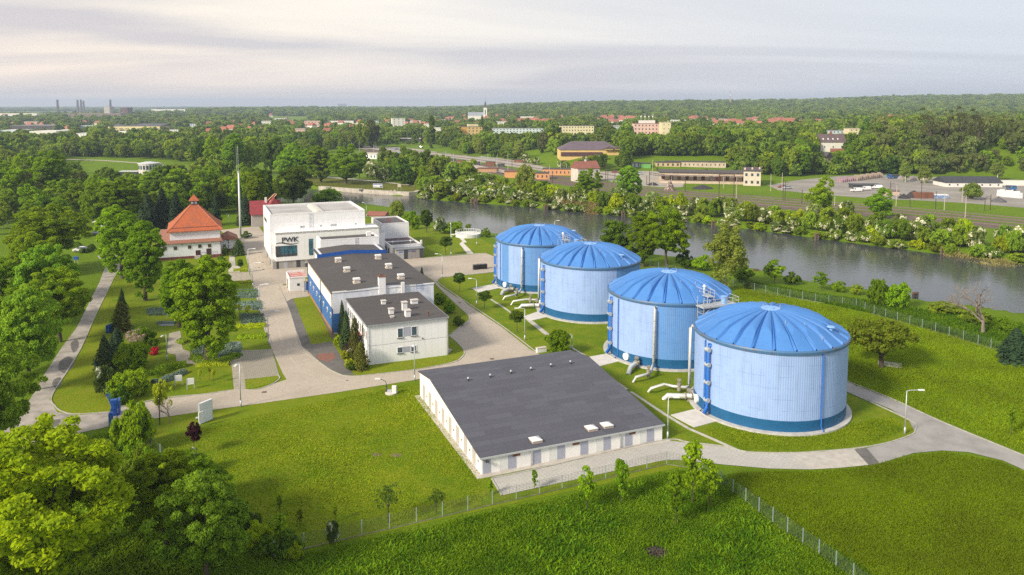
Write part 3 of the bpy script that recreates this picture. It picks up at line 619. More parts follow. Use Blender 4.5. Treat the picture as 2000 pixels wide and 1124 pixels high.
tufts('meadow_grass', G([(1660, 748), (1840, 820), (2020, 893), (2100, 900), (2050, 690), (1800, 635), (1440, 560), (1430, 600), (1560, 690)]), 38000, .19, .04, g_mead, 3, 4, 'meadow grass between the asphalt lane and the canal fence', broad=.7)
tufts('bank_grass', G([(1440, 550), (1600, 575), (1780, 605), (2050, 640), (2080, 720), (1900, 668), (1700, 612), (1540, 578)]), 9000, .5, .09, g_weed, 4, 4, 'rank grass on the canal bank outside the fence')
tufts('lawn_grass', G([(300, 870), (420, 830), (560, 800), (820, 748), (930, 930), (950, 975), (600, 1070), (536, 1085)]), 26000, .09, .05, g_lawn, 5, 3, 'short yellow green lawn in front of the grey roofed hall', spread=.3, broad=.9)
tufts('lawn_grass', G([(1370, 838), (1450, 835), (1640, 835), (1740, 815), (1770, 840), (1700, 865), (1560, 882), (1450, 878)]), 7000, .09, .05, g_lawn, 6, 3, 'short mown grass ringing the nearest tank', spread=.3, broad=.9)
sheet('undergrowth', [(-300, 1400), (-120, 980), (60, 880), (130, 862), (200, 850), (216, 838), (300, 908), (420, 1003), (536, 1093), (600, 1150), (700, 1400)], .03, grass_mat('undergrowth', (.080, .14, .008), (.14, .20, .010), (.16, .11, .06), s1=.12, s2=.8, bp=.15))
tufts('undergrowth_plants', G([(40, 1124), (150, 870), (216, 842), (300, 912), (420, 1007), (536, 1096), (600, 1150), (640, 1240), (100, 1240)]), 9000, .35, .09, fol('under', (.08, .15, .008), (.24, .35, .012), .35, ps=.3), 9, 4, 'dark undergrowth below the foreground trees', broad=.6)
for k_, P_ in enumerate(([(452, 567), (500, 567), (502, 582), (453, 582)], [(452, 591), (508, 591), (511, 605), (453, 605)], [(472, 616), (511, 616), (514, 631), (473, 632)], [(291, 604), (324, 604), (328, 615), (293, 616)], [(368, 674), (468, 670), (468, 698), (386, 699)])): tufts('bed_plants', G(P_), 500, .3, .12, fol('lavender', (.10, .17, .14), (.22, .30, .22), .2), 30 + k_, 4, 'low blue green plants in slate covered flower beds')
tufts('reeds', [(p[0], p[1]) for p in smooth_line(G([(1085, 404), (1140, 411), (1160, 416), (1160, 410), (1085, 398)], -1), 2)], 900, 1.7, .12, g_reed, 7, 4, 'straw coloured reeds on the far bank below the bushes')
tufts('reeds', G([(1830, 500), (1990, 520), (2020, 520), (1990, 512), (1850, 492)], -1), 900, 1.5, .12, g_reed, 8, 4, 'straw coloured reeds on the far bank at the right edge')
# ---------------------------------------------------------------- the plant: shared helpers
def ray(px, py):
    u_ = (px - XP) / F; v_ = -(py - YP) / F
    return Vector((u_, CP + v_ * SP, -SP + v_ * CP))
class Bld:
    """a building in its own frame: origin at site a,b, local x along the front, y to the back"""
    def __init__(s, name, label, cat, a, b, group=None):
        s.o = W(a, b); s.root = thing(name, label, cat, (s.o[0], s.o[1], 0), R0, group)
        s.c, s.s = math.cos(R0), math.sin(R0)
    def loc(s, x, y): dx, dy = x - s.o[0], y - s.o[1]; return (dx * s.c + dy * s.s, -dx * s.s + dy * s.c)
    def P(s, px, py, z): return s.loc(*at(px, py, z))
    def front(s, px, py, y0=0.0):
        """local (x, z) of a pixel on the wall plane y = y0"""
        r = ray(px, py); rx, ry = r.x * s.c + r.y * s.s, -r.x * s.s + r.y * s.c; ox, oy = s.loc(0, 0)
        t = (y0 - oy) / ry; return (ox + rx * t, H + r.z * t)
    def side(s, px, py, x0=0.0):
        r = ray(px, py); rx, ry = r.x * s.c + r.y * s.s, -r.x * s.s + r.y * s.c; ox, oy = s.loc(0, 0)
        t = (x0 - ox) / rx; return (oy + ry * t, H + r.z * t)
    def add(s, name, mb, m, par=None, **k): return mb.build(name, m, par or s.root, **k)
    def fwin(s, p, m_frame, m_glass, y0=0.0, name='window', sill=True, sp=1):
        """window in the front wall from pixel box p = (x0, x1, ytop, ybottom)"""
        x0, z1 = s.front(p[0], p[2], y0); x1, z0 = s.front(p[1], p[3], y0); z1b = s.front(p[1], p[2], y0)[1]; z1 = (z1 + z1b) / 2; z0 = (s.front(p[0], p[3], y0)[1] + z0) / 2
        f = MB(); t = .09
        f.box(x0, x1, y0 - .06, y0 - .003, z0, z0 + t).box(x0, x1, y0 - .06, y0 - .003, z1 - t, z1).box(x0, x0 + t, y0 - .06, y0 - .003, z0 + t, z1 - t).box(x1 - t, x1, y0 - .06, y0 - .003, z0 + t, z1 - t)
        for k in range(1, sp): xm = x0 + (x1 - x0) * k / sp; f.box(xm - .03, xm + .03, y0 - .05, y0 - .003, z0 + t, z1 - t)
        w_ = s.add(name, f, m_frame); g = MB().box(x0 + t, x1 - t, y0 - .03, y0 - .004, z0 + t, z1 - t); s.add('pane', g, m_glass, w_)
        if sill: s.add('sill', MB().box(x0 - .08, x1 + .08, y0 - .16, y0 - .062, z0 - .10, z0 - .02), MATS['dark_metal'], w_)
        return w_
    def swin(s, p, m_frame, m_glass, x0=0.0, name='window', sp=1):
        y0, z1 = s.side(p[0], p[2], x0); y1, _ = s.side(p[1], p[2], x0); z0 = s.side(p[0], p[3], x0)[1]
        if y1 < y0: y0, y1 = y1, y0
        return s.swin_l(y0, y1, z0, z1, m_frame, m_glass, x0, name, sp)
    def swin_l(s, y0, y1, z0, z1, m_frame, m_glass, x0=0.0, name='window', sp=1):
        f = MB(); t = .08
        f.box(x0 - .06, x0 - .003, y0, y1, z0, z0 + t).box(x0 - .06, x0 - .003, y0, y1, z1 - t, z1).box(x0 - .06, x0 - .003, y0, y0 + t, z0 + t, z1 - t).box(x0 - .06, x0 - .003, y1 - t, y1, z0 + t, z1 - t)
        w_ = s.add(name, f, m_frame); s.add('pane', MB().box(x0 - .03, x0 - .004, y0 + t, y1 - t, z0 + t, z1 - t), m_glass, w_); return w_
def panel_mat(name, col, col2, w_=1.1, h_=3.3, line=(.30, .31, .34), lw=.02, rough=.6, grime=.25, axisx=True):
    """wall cladding: faint panel joints in true metres, light dirt"""
    m, nt, p = base_mat(name); tc = N(nt, 'ShaderNodeTexCoord'); sx = N(nt, 'ShaderNodeSeparateXYZ'); nt.links.new(tc.outputs['Object'], sx.inputs[0])
    ad = N(nt, 'ShaderNodeMath', operation='ADD'); nt.links.new(sx.outputs[0], ad.inputs[0]); nt.links.new(sx.outputs[1], ad.inputs[1])
    cb = N(nt, 'ShaderNodeCombineXYZ'); nt.links.new(ad.outputs[0], cb.inputs[0]); nt.links.new(sx.outputs[2], cb.inputs[1])
    br = N(nt, 'ShaderNodeTexBrick'); br.offset = 0; nt.links.new(cb.outputs[0], br.inputs[0]); br.inputs['Scale'].default_value = 1; br.inputs['Brick Width'].default_value = w_; br.inputs['Row Height'].default_value = h_; br.inputs['Mortar Size'].default_value = lw; br.inputs['Mortar Smooth'].default_value = .4
    br.inputs['Color1'].default_value = col + (1,); br.inputs['Color2'].default_value = col2 + (1,); br.inputs['Mortar'].default_value = line + (1,)
    v = texco(nt, 'Object', (1.2, 1.2, .12)); g = noise_f(nt, v, 1.2, .5, .85, 5, .65); gm = N(nt, 'ShaderNodeMath', operation='MULTIPLY'); nt.links.new(g, gm.inputs[0]); gm.inputs[1].default_value = grime
    c = mixc(nt, gm.outputs[0], br.outputs[0], tuple(x * .55 for x in col)); nt.links.new(c, p.inputs['Base Color']); p.inputs['Roughness'].default_value = rough; return m
def glass(name, col=(.03, .05, .07), rough=.08):
    if name in MATS: return MATS[name]
    m, nt, p = base_mat(name); v = texco(nt); c = mixc(nt, noise_f(nt, v, .8, .4, .6), col, tuple(min(1, x * 2.2) for x in col)); nt.links.new(c, p.inputs['Base Color']); p.inputs['Roughness'].default_value = rough; p.inputs['Metallic'].default_value = 0; p.inputs['Specular IOR Level'].default_value = .9; return m
white = pm('white_paint', (.78, .78, .79), (.70, .70, .72), .6, .7, grime=.22); steel = pm('galvanised_steel', (.52, .55, .58), (.42, .45, .48), .45, 3, metal=.35); dmetal = pm('dark_metal', (.06, .065, .075), (.04, .045, .05), .5, 3)
bitumen = paver('bitumen_roof', (.078, .073, .074), (.062, .058, .060), 9.0, 1.05, .014, (.036, .034, .035), 0); roofgrey = pm('membrane_roof', (.40, .40, .405), (.28, .275, .27), .85, .25, lo=.4, hi=.72)
blue_paint = pm('blue_paint', (.040, .155, .46), (.030, .12, .38), .5, .8, grime=.2); blue_dk = pm('blue_trim', (.015, .10, .42), (.012, .08, .34), .45, 1); glz = glass('window_glass'); glt = glass('teal_glass', (.02, .075, .11), .05)
brown_m = pm('brown_door', (.05, .022, .018), (.035, .018, .016), .5, 2); rust = pm('rusty_steel', (.22, .09, .05), (.12, .055, .035), .85, 3, bp=.02)
wallw = panel_mat('white_cladding', (.80, .81, .84), (.77, .78, .81), 1.15, 3.25, (.56, .57, .62), .018); wallw2 = panel_mat('white_panels', (.82, .82, .84), (.79, .79, .82), 1.6, 1.9, (.58, .58, .62), .022, grime=.15)

# ---------------------------------------------------------------- storage tanks
TR, TH = 9.92, 10.44
TANKS = [W(48.05, 41.2), W(48.0, 16.2), W(47.95, -11.8), W(47.8, -36.6)]
def ang(c, px, z=5.0, R=TR):
    tc_ = math.atan2(-c[1], -c[0]); lo, hi = tc_ - math.pi / 2, tc_ + math.pi / 2
    def X_(t):
        x, y = c[0] + R * math.cos(t), c[1] + R * math.sin(t); return XP + F * x / (y * CP - (z - H) * SP)
    for _ in range(50):
        m_ = (lo + hi) / 2
        if X_(m_) < px: lo = m_
        else: hi = m_
    return lo
def tank_wall_mat(name, sectors):
    m, nt, p = base_mat(name); L = nt.links.new; tc = N(nt, 'ShaderNodeTexCoord'); sx = N(nt, 'ShaderNodeSeparateXYZ'); L(tc.outputs['Object'], sx.inputs[0])
    an = N(nt, 'ShaderNodeMath', operation='ARCTAN2'); L(sx.outputs[1], an.inputs[0]); L(sx.outputs[0], an.inputs[1])
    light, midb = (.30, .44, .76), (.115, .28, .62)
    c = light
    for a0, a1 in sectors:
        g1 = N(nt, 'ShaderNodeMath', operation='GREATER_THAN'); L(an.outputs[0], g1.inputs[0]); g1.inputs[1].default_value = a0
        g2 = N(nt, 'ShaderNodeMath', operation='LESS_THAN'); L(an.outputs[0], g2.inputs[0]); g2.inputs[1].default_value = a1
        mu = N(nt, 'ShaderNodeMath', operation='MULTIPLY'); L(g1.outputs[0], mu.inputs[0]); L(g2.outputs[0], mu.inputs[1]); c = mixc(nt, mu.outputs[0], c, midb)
    cu = N(nt, 'ShaderNodeMath', operation='MULTIPLY'); L(an.outputs[0], cu.inputs[0]); cu.inputs[1].default_value = TR
    cb = N(nt, 'ShaderNodeCombineXYZ'); L(cu.outputs[0], cb.inputs[0]); L(sx.outputs[2], cb.inputs[1])
    br = N(nt, 'ShaderNodeTexBrick'); L(cb.outputs[0], br.inputs[0]); br.offset = 0; br.inputs['Scale'].default_value = 1; br.inputs['Brick Width'].default_value = 1.1; br.inputs['Row Height'].default_value = 1.45; br.inputs['Mortar Size'].default_value = .03; br.inputs['Mortar Smooth'].default_value = .2
    br.inputs['Color1'].default_value = (1, 1, 1, 1); br.inputs['Color2'].default_value = (.93, .94, .96, 1); br.inputs['Mortar'].default_value = (.70, .74, .80, 1)
    dash = noise_f(nt, cb.outputs[0], .5, .45, .55, 2); joint = mixc(nt, dash, (1, 1, 1), br.outputs[0]); c = mixc(nt, 1.0, c, joint, 'MULTIPLY')
    wv = N(nt, 'ShaderNodeMath', operation='MULTIPLY'); L(an.outputs[0], wv.inputs[0]); wv.inputs[1].default_value = 210.0
    sn = N(nt, 'ShaderNodeMath', operation='SINE'); L(wv.outputs[0], sn.inputs[0]); mr = N(nt, 'ShaderNodeMapRange'); L(sn.outputs[0], mr.inputs[0]); mr.inputs[1].default_value = -1
    c = mixc(nt, mr.outputs[0], mixc(nt, .06, c, (.05, .12, .3)), c)
    v = texco(nt, 'Object', (1, 1, .1)); st = noise_f(nt, v, 1.6, .5, .85, 5); sm = N(nt, 'ShaderNodeMath', operation='MULTIPLY'); L(st, sm.inputs[0]); sm.inputs[1].default_value = .42; c = mixc(nt, sm.outputs[0], c, (.17, .25, .38))
    L(c, p.inputs['Base Color']); p.inputs['Roughness'].default_value = .5; bump(nt, p, mr.outputs[0], .03, .5); return m
dome_m = pm('roof_blue', (.058, .205, .54), (.046, .172, .47), .62, .25, lo=.35, hi=.7); band_m = pm('teal_band', (.008, .105, .26), (.006, .085, .22), .5, 1.0, grime=.2); rim_m = pm('rim_steel', (.055, .15, .31), (.10, .11, .14), .5, .8, lo=.5, hi=.62); cap_m = pm('cap_blue', (.22, .42, .80), (.17, .35, .72), .45, 1)
pipe_b = pm('pipe_blue', (.020, .15, .56), (.018, .12, .46), .4, 2); pipe_s = pm('pipe_silver', (.62, .63, .62), (.50, .51, .50), .4, 3, metal=.3, grime=.2); flange = pm('flange_metal', (.35, .33, .28), (.16, .13, .10), .6, 5)
def dome_mesh():
    nr, na, nP = 30, 24 * 14, 24; V = []; Fc = []
    for j in range(nr + 1):
        r = TR * (.13 + .87 * (j / nr)); rr = r / TR
        for i in range(na):
            ph = (i % 14) / 14; a = 2 * math.pi * i / na
            bmp = math.sin(math.pi * ph) ** .75 if 0 < ph < 1 else 0
            base = 2.85 * (1 - rr ** 2.0) + .03
            z = base + .72 * rr ** 1.1 * bmp
            z = min(z, (TR - r) * .64 + .03)
            if i % 14 in (0,): z = base + .26 * rr
            if i % 14 in (1, 13): z = base - .07 * rr
            V.append((r * math.cos(a), r * math.sin(a), z))
    for j in range(nr):
        for i in range(na): Fc.append((j * na + i, (j + 1) * na + i, (j + 1) * na + (i + 1) % na, j * na + (i + 1) % na))
    mb = MB(); mb.add(V, Fc); return mb
DOME = None; CAPME = None
tank_labels = ['striped blue storage tank with silver pipe, smallest and farthest of the row, by the canal',
               'light blue storage tank second from the far end, just in front of the striped one',
               'blue storage tank with silver pipe down its front and scaffold stair at its right side',
               'large pale blue storage tank nearest the camera, ringed by mown grass']
for ti, c in enumerate(TANKS):
    root = thing('storage_tank', tank_labels[ti], 'storage tank', (c[0], c[1], 0), 0, 'four blue storage tanks beside the canal')
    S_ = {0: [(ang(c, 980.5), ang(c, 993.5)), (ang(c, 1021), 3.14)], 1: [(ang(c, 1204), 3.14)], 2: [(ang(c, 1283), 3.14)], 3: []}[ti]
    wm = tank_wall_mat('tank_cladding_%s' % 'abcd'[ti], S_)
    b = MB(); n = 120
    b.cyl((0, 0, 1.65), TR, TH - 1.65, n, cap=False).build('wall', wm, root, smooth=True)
    MB().cyl((0, 0, .25), TR + .02, 1.41, n, cap=False).build('base_band', band_m, root, smooth=True)
    MB().cyl((0, 0, -.1), TR + .75, .35, n).build('foundation', pm('foundation_slab', (.50, .50, .49), (.36, .36, .36), .9, 1.5), root)
    if DOME is None: DOME = dome_mesh().build('roof', dome_m, root, (0, 0, TH + .1)).data; DOME.polygons.foreach_set('use_smooth', [False] * len(DOME.polygons))
    else: o = bpy.data.objects.new('roof', DOME); COL.objects.link(o); o.parent = root; o.location = (0, 0, TH + .1)
    cp_ = MB().cyl((0, 0, TH + 2.75), TR * .135, .28, 40, r2=TR * .128); cp_.cyl((0, 0, TH + 3.03), TR * .05, .10, 20); cp_.build('roof_cap', cap_m, root)
    rg = MB(); V = []
    for (r, z) in ((TR - .02, TH - .30), (TR + .22, TH - .28), (TR + .26, TH + .02), (TR + .16, TH + .20), (TR - .05, TH + .16)):
        for i in range(n): a = 2 * math.pi * i / n; V.append((r * math.cos(a), r * math.sin(a), z))
    rg.add(V, [(k * n + i, k * n + (i + 1) % n, (k + 1) * n + (i + 1) % n, (k + 1) * n + i) for k in range(4) for i in range(n)]).build('rim', rim_m, root, smooth=False)
    def pol(t, r, z): return (r * math.cos(t), r * math.sin(t), z)
    # roof fittings
    for px, kx in {0: [(1124, .80)], 1: [(1214, .80)], 2: [], 3: [(1622, .80)]}[ti]:
        t = ang(c, px, TH, TR * .8); x, y, _ = pol(t, TR * .80, 0); z = TH + .1 + 2.85 * (1 - .64)
        MB().cyl((x, y, z - .1), .22, .75, 12).cyl((x, y, z + .65), .55, .10, 16, r2=.45).build('roof_vent', cap_m, root)
    for k in range(5):
        t = math.atan2(-c[1], -c[0]) + (-.9, .35, .75, .8, 1.2)[k]; r_ = (.12, .55, .62, .88, .13)[k] * TR; x, y, _ = pol(t, r_, 0); z = TH + 2.95 * (1 - (r_ / TR) ** 2)
        MB().cyl((x, y, z), .035, .75, 5).build('rod', steel, root)
    # pipes down the wall
    spec = {0: ([(971, 'big', -1)], [978.5]), 1: ([(1064, 'big', 0)], []), 2: ([(1196, 'big', 0)], [1208.5]), 3: ([(1387, 'big', 0)], [1378, 1604])}[ti]
    for px, _, sh in spec[0]:
        t = ang(c, px); path = [pol(t, TR - .1, TH - .9), pol(t, TR + .32, TH - .8), pol(t, TR + .50, TH - 1.3), pol(t, TR + .50, 1.7), pol(t + .02, TR + .55, 1.25), pol(t + .03, TR + 1.15, .55)]
        bp = MB().tube(path, .26, 12).build('drain_pipe', pipe_b, root, smooth=True)
        for zz in (2.2, 4.6, 7.0, 9.0): MB().tube([pol(t, TR, zz), pol(t, TR + .85, zz)], .06, 5).tube([pol(t - .035, TR + .5, zz), pol(t + .035, TR + .5, zz)], .31, 10).build('bracket', steel, bp)
        MB().cyl((*pol(t + .02, TR + .62, 0)[:2], 0), .06, 1.1, 6).build('prop', steel, bp)
    for px in spec[1]:
        t = ang(c, px); MB().tube([pol(t, TR + .02, TH - .2), pol(t, TR + .16, TH - .6), pol(t, TR + .16, .75), pol(t, TR + .7, .3)], .085, 8).build('downpipe', pipe_b, root, smooth=True)
    t = {0: ang(c, 987, 1.2), 1: ang(c, 1055, 1.2), 2: ang(c, 1224, 1.2), 3: ang(c, 1362, 1.2)}[ti]
    MB().tube([pol(t, TR, 1.05), pol(t, TR + .30, 1.05)], .58, 22).build('manhole_disc', white, root)
    # silver pipe runs, out over the grass
    def rel(px, py, z): x, y = at(px, py, z); return (x - c[0], y - c[1], z)
    runs = {0: ([(1015, 571, .9), (1003, 577, .9), (986, 580, .9), (983, 586, 0)], 1021, [(1003, 564, .7), (991, 566, .7), (982, 570, .7), (979, 577, 0)]),
            1: ([(1044, 586, .9), (1028, 585, .9), (1002, 589, .9), (999, 596, 0)], None, [(1056, 596, .7), (1040, 596.5, .7), (1019, 597, .7), (1016, 602, 0)]),
            2: ([(1271, 727, .9), (1262, 732, .9), (1242, 737, .9), (1237, 747, 0)], 1279, [(1246, 707, .8), (1240, 712, .7), (1231, 719, .7), (1227, 733, 0)]),
            3: ([(1338, 757, .9), (1315, 755, .9), (1297, 751, .9), (1271, 759, .9), (1267, 766, 0)], None, [(1356, 773, .8), (1335, 774, .7), (1304, 773, .7), (1297, 780, 0)])}[ti]
    if runs[1]: t = ang(c, runs[1]); V0 = pol(t, TR + .62, 1.0)
    else:
        q = rel({1: 1052.5, 3: 1346}[ti], {1: 586, 3: 756}[ti], .9); V0 = q; t = math.atan2(q[1], q[0])
    vr = math.hypot(V0[0], V0[1])
    path = [pol(t, TR - .05, TH - .75), pol(t, vr - .25, TH - .5), pol(t, vr, TH - .9), pol(t, vr, 1.4)] + ([V0[:2] + (1.0,)] if True else []) + [rel(*q) for q in runs[0]]
    sp_ = MB().tube(path, .21, 12).build('gas_pipe', pipe_s, root, smooth=True)
    for zz in (2.4, 4.2, 6.0, 7.8): MB().tube([pol(t, TR, zz), pol(t, vr + .25, zz)], .05, 5).build('bracket', dmetal, sp_)
    q = Vector(path[5]) * .5 + Vector(path[6]) * .5
    MB().cyl((q.x, q.y, .35), .30, 1.1, 10).cyl((q.x, q.y, 1.45), .12, .35, 8).cbox((q.x, q.y, 1.75), (.5, .4, .3)).build('valve', flange, sp_)
    q2 = [rel(*k) for k in runs[2]]; ip = MB().tube(q2, .36, 14).build('inlet_pipe', pipe_s, root, smooth=True)
    q = Vector(q2[0]) * .5 + Vector(q2[1]) * .5
    MB().cbox((q.x, q.y, .0), (.55, .55, .35)).cyl((q.x, q.y, .30), .14, 1.15, 8).cbox((q.x, q.y, 1.4), (.55, .45, .35)).build('valve', flange, ip)
    d_ = (Vector(q2[1]) - Vector(q2[0])).normalized()
    MB().tube([Vector(q2[0]) + d_ * .3, Vector(q2[0]) + d_ * .42], .50, 14).build('flange', flange, ip); MB().tube([Vector(q2[1]) - d_ * .3, Vector(q2[1]) - d_ * .18], .50, 14).build('flange', flange, ip)
    # scaffold stair and platform
    if ti in (0, 2):
        t = ang(c, {0: 1106, 2: 1386}[ti], TH, TR + 1.2); ux, uy = math.cos(t), math.sin(t); tx, ty = -uy, ux
        mb = MB(); pf = MB(); rl = MB()
        def Q(r, s_, z): return (ux * r + tx * s_, uy * r + ty * s_, z)
        for r in (TR + .5, TR + 2.1):
            for s_ in (-1.7, .1): mb.tube([Q(r, s_, 0), Q(r, s_, TH + 1.5)], .06, 5)
        nl = 10
        for k in range(nl + 1):
            z = k * TH / nl
            for A, B in (((TR + .5, -1.7), (TR + 2.1, -1.7)), ((TR + .5, .1), (TR + 2.1, .1)), ((TR + .5, -1.7), (TR + .5, .1)), ((TR + 2.1, -1.7), (TR + 2.1, .1))): mb.tube([Q(*A, z), Q(*B, z)], .045, 4)
            if k < nl: mb.tube([Q(TR + 2.1, -1.7 if k % 2 else .1, z), Q(TR + 2.1, .1 if k % 2 else -1.7, z + TH / nl)], .05, 4)
        mb.build('stair_tower', steel, root)
        P = [Q(TR + .3, -1.9, 0), Q(TR + 2.3, -1.9, 0), Q(TR + 2.3, 4.6, 0), Q(TR - .2, 4.6, 0)]
        pf.prism([p[:2] for p in P], TH - .15, TH + .02); pf.prism([Q(TR - 3.0, .4, 0)[:2], Q(TR - 3.0, 1.6, 0)[:2], Q(TR + .3, 1.6, 0)[:2], Q(TR + .3, .4, 0)[:2]], TH + .9, TH + 1.0); pf.build('platform', steel, root)
        for s_ in np.arange(-1.9, 4.7, 1.08):
            rl.tube([Q(TR + 2.25, s_, TH), Q(TR + 2.25, s_, TH + 1.15)], .045, 4)
        for zz in (.55, 1.12): rl.tube([Q(TR + 2.25, -1.9, TH + zz), Q(TR + 2.25, 4.6, TH + zz)], .04, 4); rl.tube([Q(TR - .1, 4.6, TH + zz), Q(TR + 2.25, 4.6, TH + zz)], .04, 4)
        for s_ in (.4, 1.6):
            for r in np.arange(TR - 3, TR + .4, 1.1): rl.tube([Q(r, s_, TH + .9), Q(r, s_, TH + 1.95)], .04, 4)
            rl.tube([Q(TR - 3, s_, TH + 1.95), Q(TR + .3, s_, TH + 1.95)], .04, 4); rl.tube([Q(TR - 3, s_, TH + 1.45), Q(TR + .3, s_, TH + 1.45)], .035, 4)
        rl.build('railing', steel, root)
        MB().cyl(Q(TR + 1.0, 2.8, TH), .45, 1.0, 14).cyl(Q(TR + 1.0, 2.8, TH + 1.0), .55, .12, 14).build('hatch', cap_m, root)
        MB().cyl(Q(TR - 1.6, 1.0, TH + .9), .12, 1.3, 8).cyl(Q(TR - 1.6, 1.0, TH + 2.2), .28, .3, 10, r2=.12).build('breather', white, root)

# ---------------------------------------------------------------- low hall with the grey shingle roof
g = Bld('storage_hall', 'long low white hall with dark grey shingle roof, nearest building in the middle', 'hall', 4.3, -40.7)
gw, gd, zf, yr, zr, zb = 23.6, 25.2, 1.95, 19.5, 4.3, 3.5
cream = pm('cream_render', (.82, .82, .82), (.78, .78, .78), .8, .6, grime=.1); gblue = pm('greyblue_panel', (.36, .38, .48), (.33, .35, .45), .7, 1); offw = pm('offwhite_panel', (.68, .70, .70), (.65, .67, .67), .7, 1); gbeige = pm('grey_beige_panel', (.46, .43, .42), (.42, .40, .39), .7, 1)
mb = MB(); P = [(0, 0, 0), (0, gd, 0), (0, gd, zb), (0, yr, zr), (0, 0, zf)]; Q = [(gw, p[1], p[2]) for p in P]
mb.add(P + Q, [(0, 1, 2, 3, 4)[::-1], (5, 6, 7, 8, 9), (0, 5, 9, 4)[::1], (1, 6, 7, 2)[::-1], (0, 1, 6, 5)]); g.add('wall', mb, cream)
m, nt, p = base_mat('shingle_roof'); tc = N(nt, 'ShaderNodeTexCoord'); br = N(nt, 'ShaderNodeTexBrick'); nt.links.new(tc.outputs['Object'], br.inputs[0]); br.inputs['Scale'].default_value = 1; br.inputs['Brick Width'].default_value = 3.4; br.inputs['Row Height'].default_value = 1.02; br.inputs['Mortar Size'].default_value = .016; br.offset = .37; br.squash = 1
br.inputs['Color1'].default_value = (.050, .055, .078, 1); br.inputs['Color2'].default_value = (.076, .083, .112, 1); br.inputs['Mortar'].default_value = (.028, .028, .034, 1)
nt.links.new(mixc(nt, noise_f(nt, tc.outputs['Object'], 9, .3, .7, 3), br.outputs[0], mixc(nt, .5, br.outputs[0], (.12, .12, .14))), p.inputs['Base Color']); p.inputs['Roughness'].default_value = .85; bump(nt, p, br.outputs[1], .02, .5); shingle = m
mb = MB(); o_ = .22; t_ = .14
R_ = [(-o_, -o_, zf - .02), (gw + o_, -o_, zf - .02), (gw + o_, yr, zr + .06), (-o_, yr, zr + .06), (gw + o_, gd + o_, zb), (-o_, gd + o_, zb)]
mb.add([(p_[0], p_[1], p_[2] + t_) for p_ in R_] + R_, [(0, 1, 2, 3), (3, 2, 4, 5), (6, 7, 1, 0), (7, 8, 2, 1), (8, 10, 4, 2), (10, 11, 5, 4), (11, 9, 3, 5), (9, 6, 0, 3), (9, 8, 7, 6), (11, 10, 8, 9)]); g.add('roof', mb, shingle)
def gx(px): return g.front(px, 900)[0]
for a_, b_ in ((943, 958), (992, 1008), (1041, 1056), (1088, 1103), (1133, 1148), (1178, 1192), (1220.5, 1234), (1262, 1276)): g.add('grey_panel', MB().box(max(gx(a_), 0), gx(b_), -.03, -.003, .12, zf - .05), gblue)
for a_, b_ in ((975, 992), (1072, 1088), (1163, 1178), (1212, 1220), (1248, 1262)): g.add('light_panel', MB().box(gx(a_), gx(b_), -.025, -.003, .12, zf - .05), offw)
for px in (1036, 1210): g.add('downpipe', MB().tube([(gx(px), -.12, zf - .05), (gx(px), -.12, .1)], .07, 8), steel)
for a_, b_, yy in ((1001, 1016, 888), (1118, 1131.5, 864), (1228, 1240, 841)): x0 = gx(a_); g.add('vent_grille', MB().box(x0, gx(b_), -.06, -.031, zf - .48, zf - .2), rust)
for k in range(8): y0 = 1.9 + k * 2.95; g.add('grey_panel', MB().box(-.03, -.003, y0, y0 + 1.15, .15, min(2.3 + .0 * k, zf + .05 + (zr - zf) * y0 / yr)), gbeige)
for k in range(8): y0 = .9 + k * 2.95 + .1; g.add('round_vent', MB().tube([(-.08, y0, 1.25), (-.004, y0, 1.25)], .14, 10), flange)
for k in range(5): y0 = 3.6 + k * 4.4; g.add('door_joint', MB().box(-.02, -.004, y0 - .03, y0 + .03, .1, 2.0), gbeige)
g.add('plinth', MB().box(-.75, gw + .75, -.75, -.002, -.1, .06).box(-.75, -.002, -.002, gd + .3, -.1, .06), pm('plinth_concrete', (.47, .44, .40), (.38, .355, .32), .9, 1.2))
g.add('flashing', MB().box(-o_ - .03, -o_, -o_, .02, zf - .05, zf + .14).box(-o_, gw + o_, -o_ - .06, -o_, zf - .08, zf + .13), pm('light_flashing', (.45, .48, .5), (.4, .43, .45), .5, 2))
def groof(px, py):
    z = 3
    for _ in range(12):
        x, y = g.P(px, py, z); z = zf + .14 + (zr + .06 - zf) * y / yr if y < yr else zr + .2
    return x, y, z
for px, py in ((1046, 861), (1154.5, 838), (1185, 832)):
    x, y, z = groof(px, py); s_ = g.add('skylight', MB().box(x - .62, x + .62, y - .62, y + .62, z - .15, z + .22), pm('skylight_frame', (.45, .38, .33), (.4, .34, .3), .6, 3))
    mb = MB().add([(x - .66, y - .66, z + .22), (x + .66, y - .66, z + .22), (x + .66, y + .66, z + .22), (x - .66, y + .66, z + .22), (x, y, z + .52)], [(0, 1, 4), (1, 2, 4), (2, 3, 4), (3, 0, 4)]); g.add('dome', mb, pm('skylight_plastic', (.72, .72, .74), (.6, .6, .62), .3, 3), s_)
for px, py in ((914.5, 744), (957.5, 737.5), (998, 730), (1037, 724), (1076, 717), (1114, 711)):
    x, y, z = groof(px, py); v_ = g.add('roof_vent', MB().cyl((x, y, z - .1), .13, .42, 10), dmetal); g.add('cowl', MB().cyl((x, y, z + .34), .17, .14, 10, r2=.12), steel, v_)
g.add('camera', MB().box(.35, .75, -.45, -.2, zf - .42, zf - .27).tube([(.55, -.2, zf - .35), (.55, -.003, zf - .35)], .04, 6), dmetal)

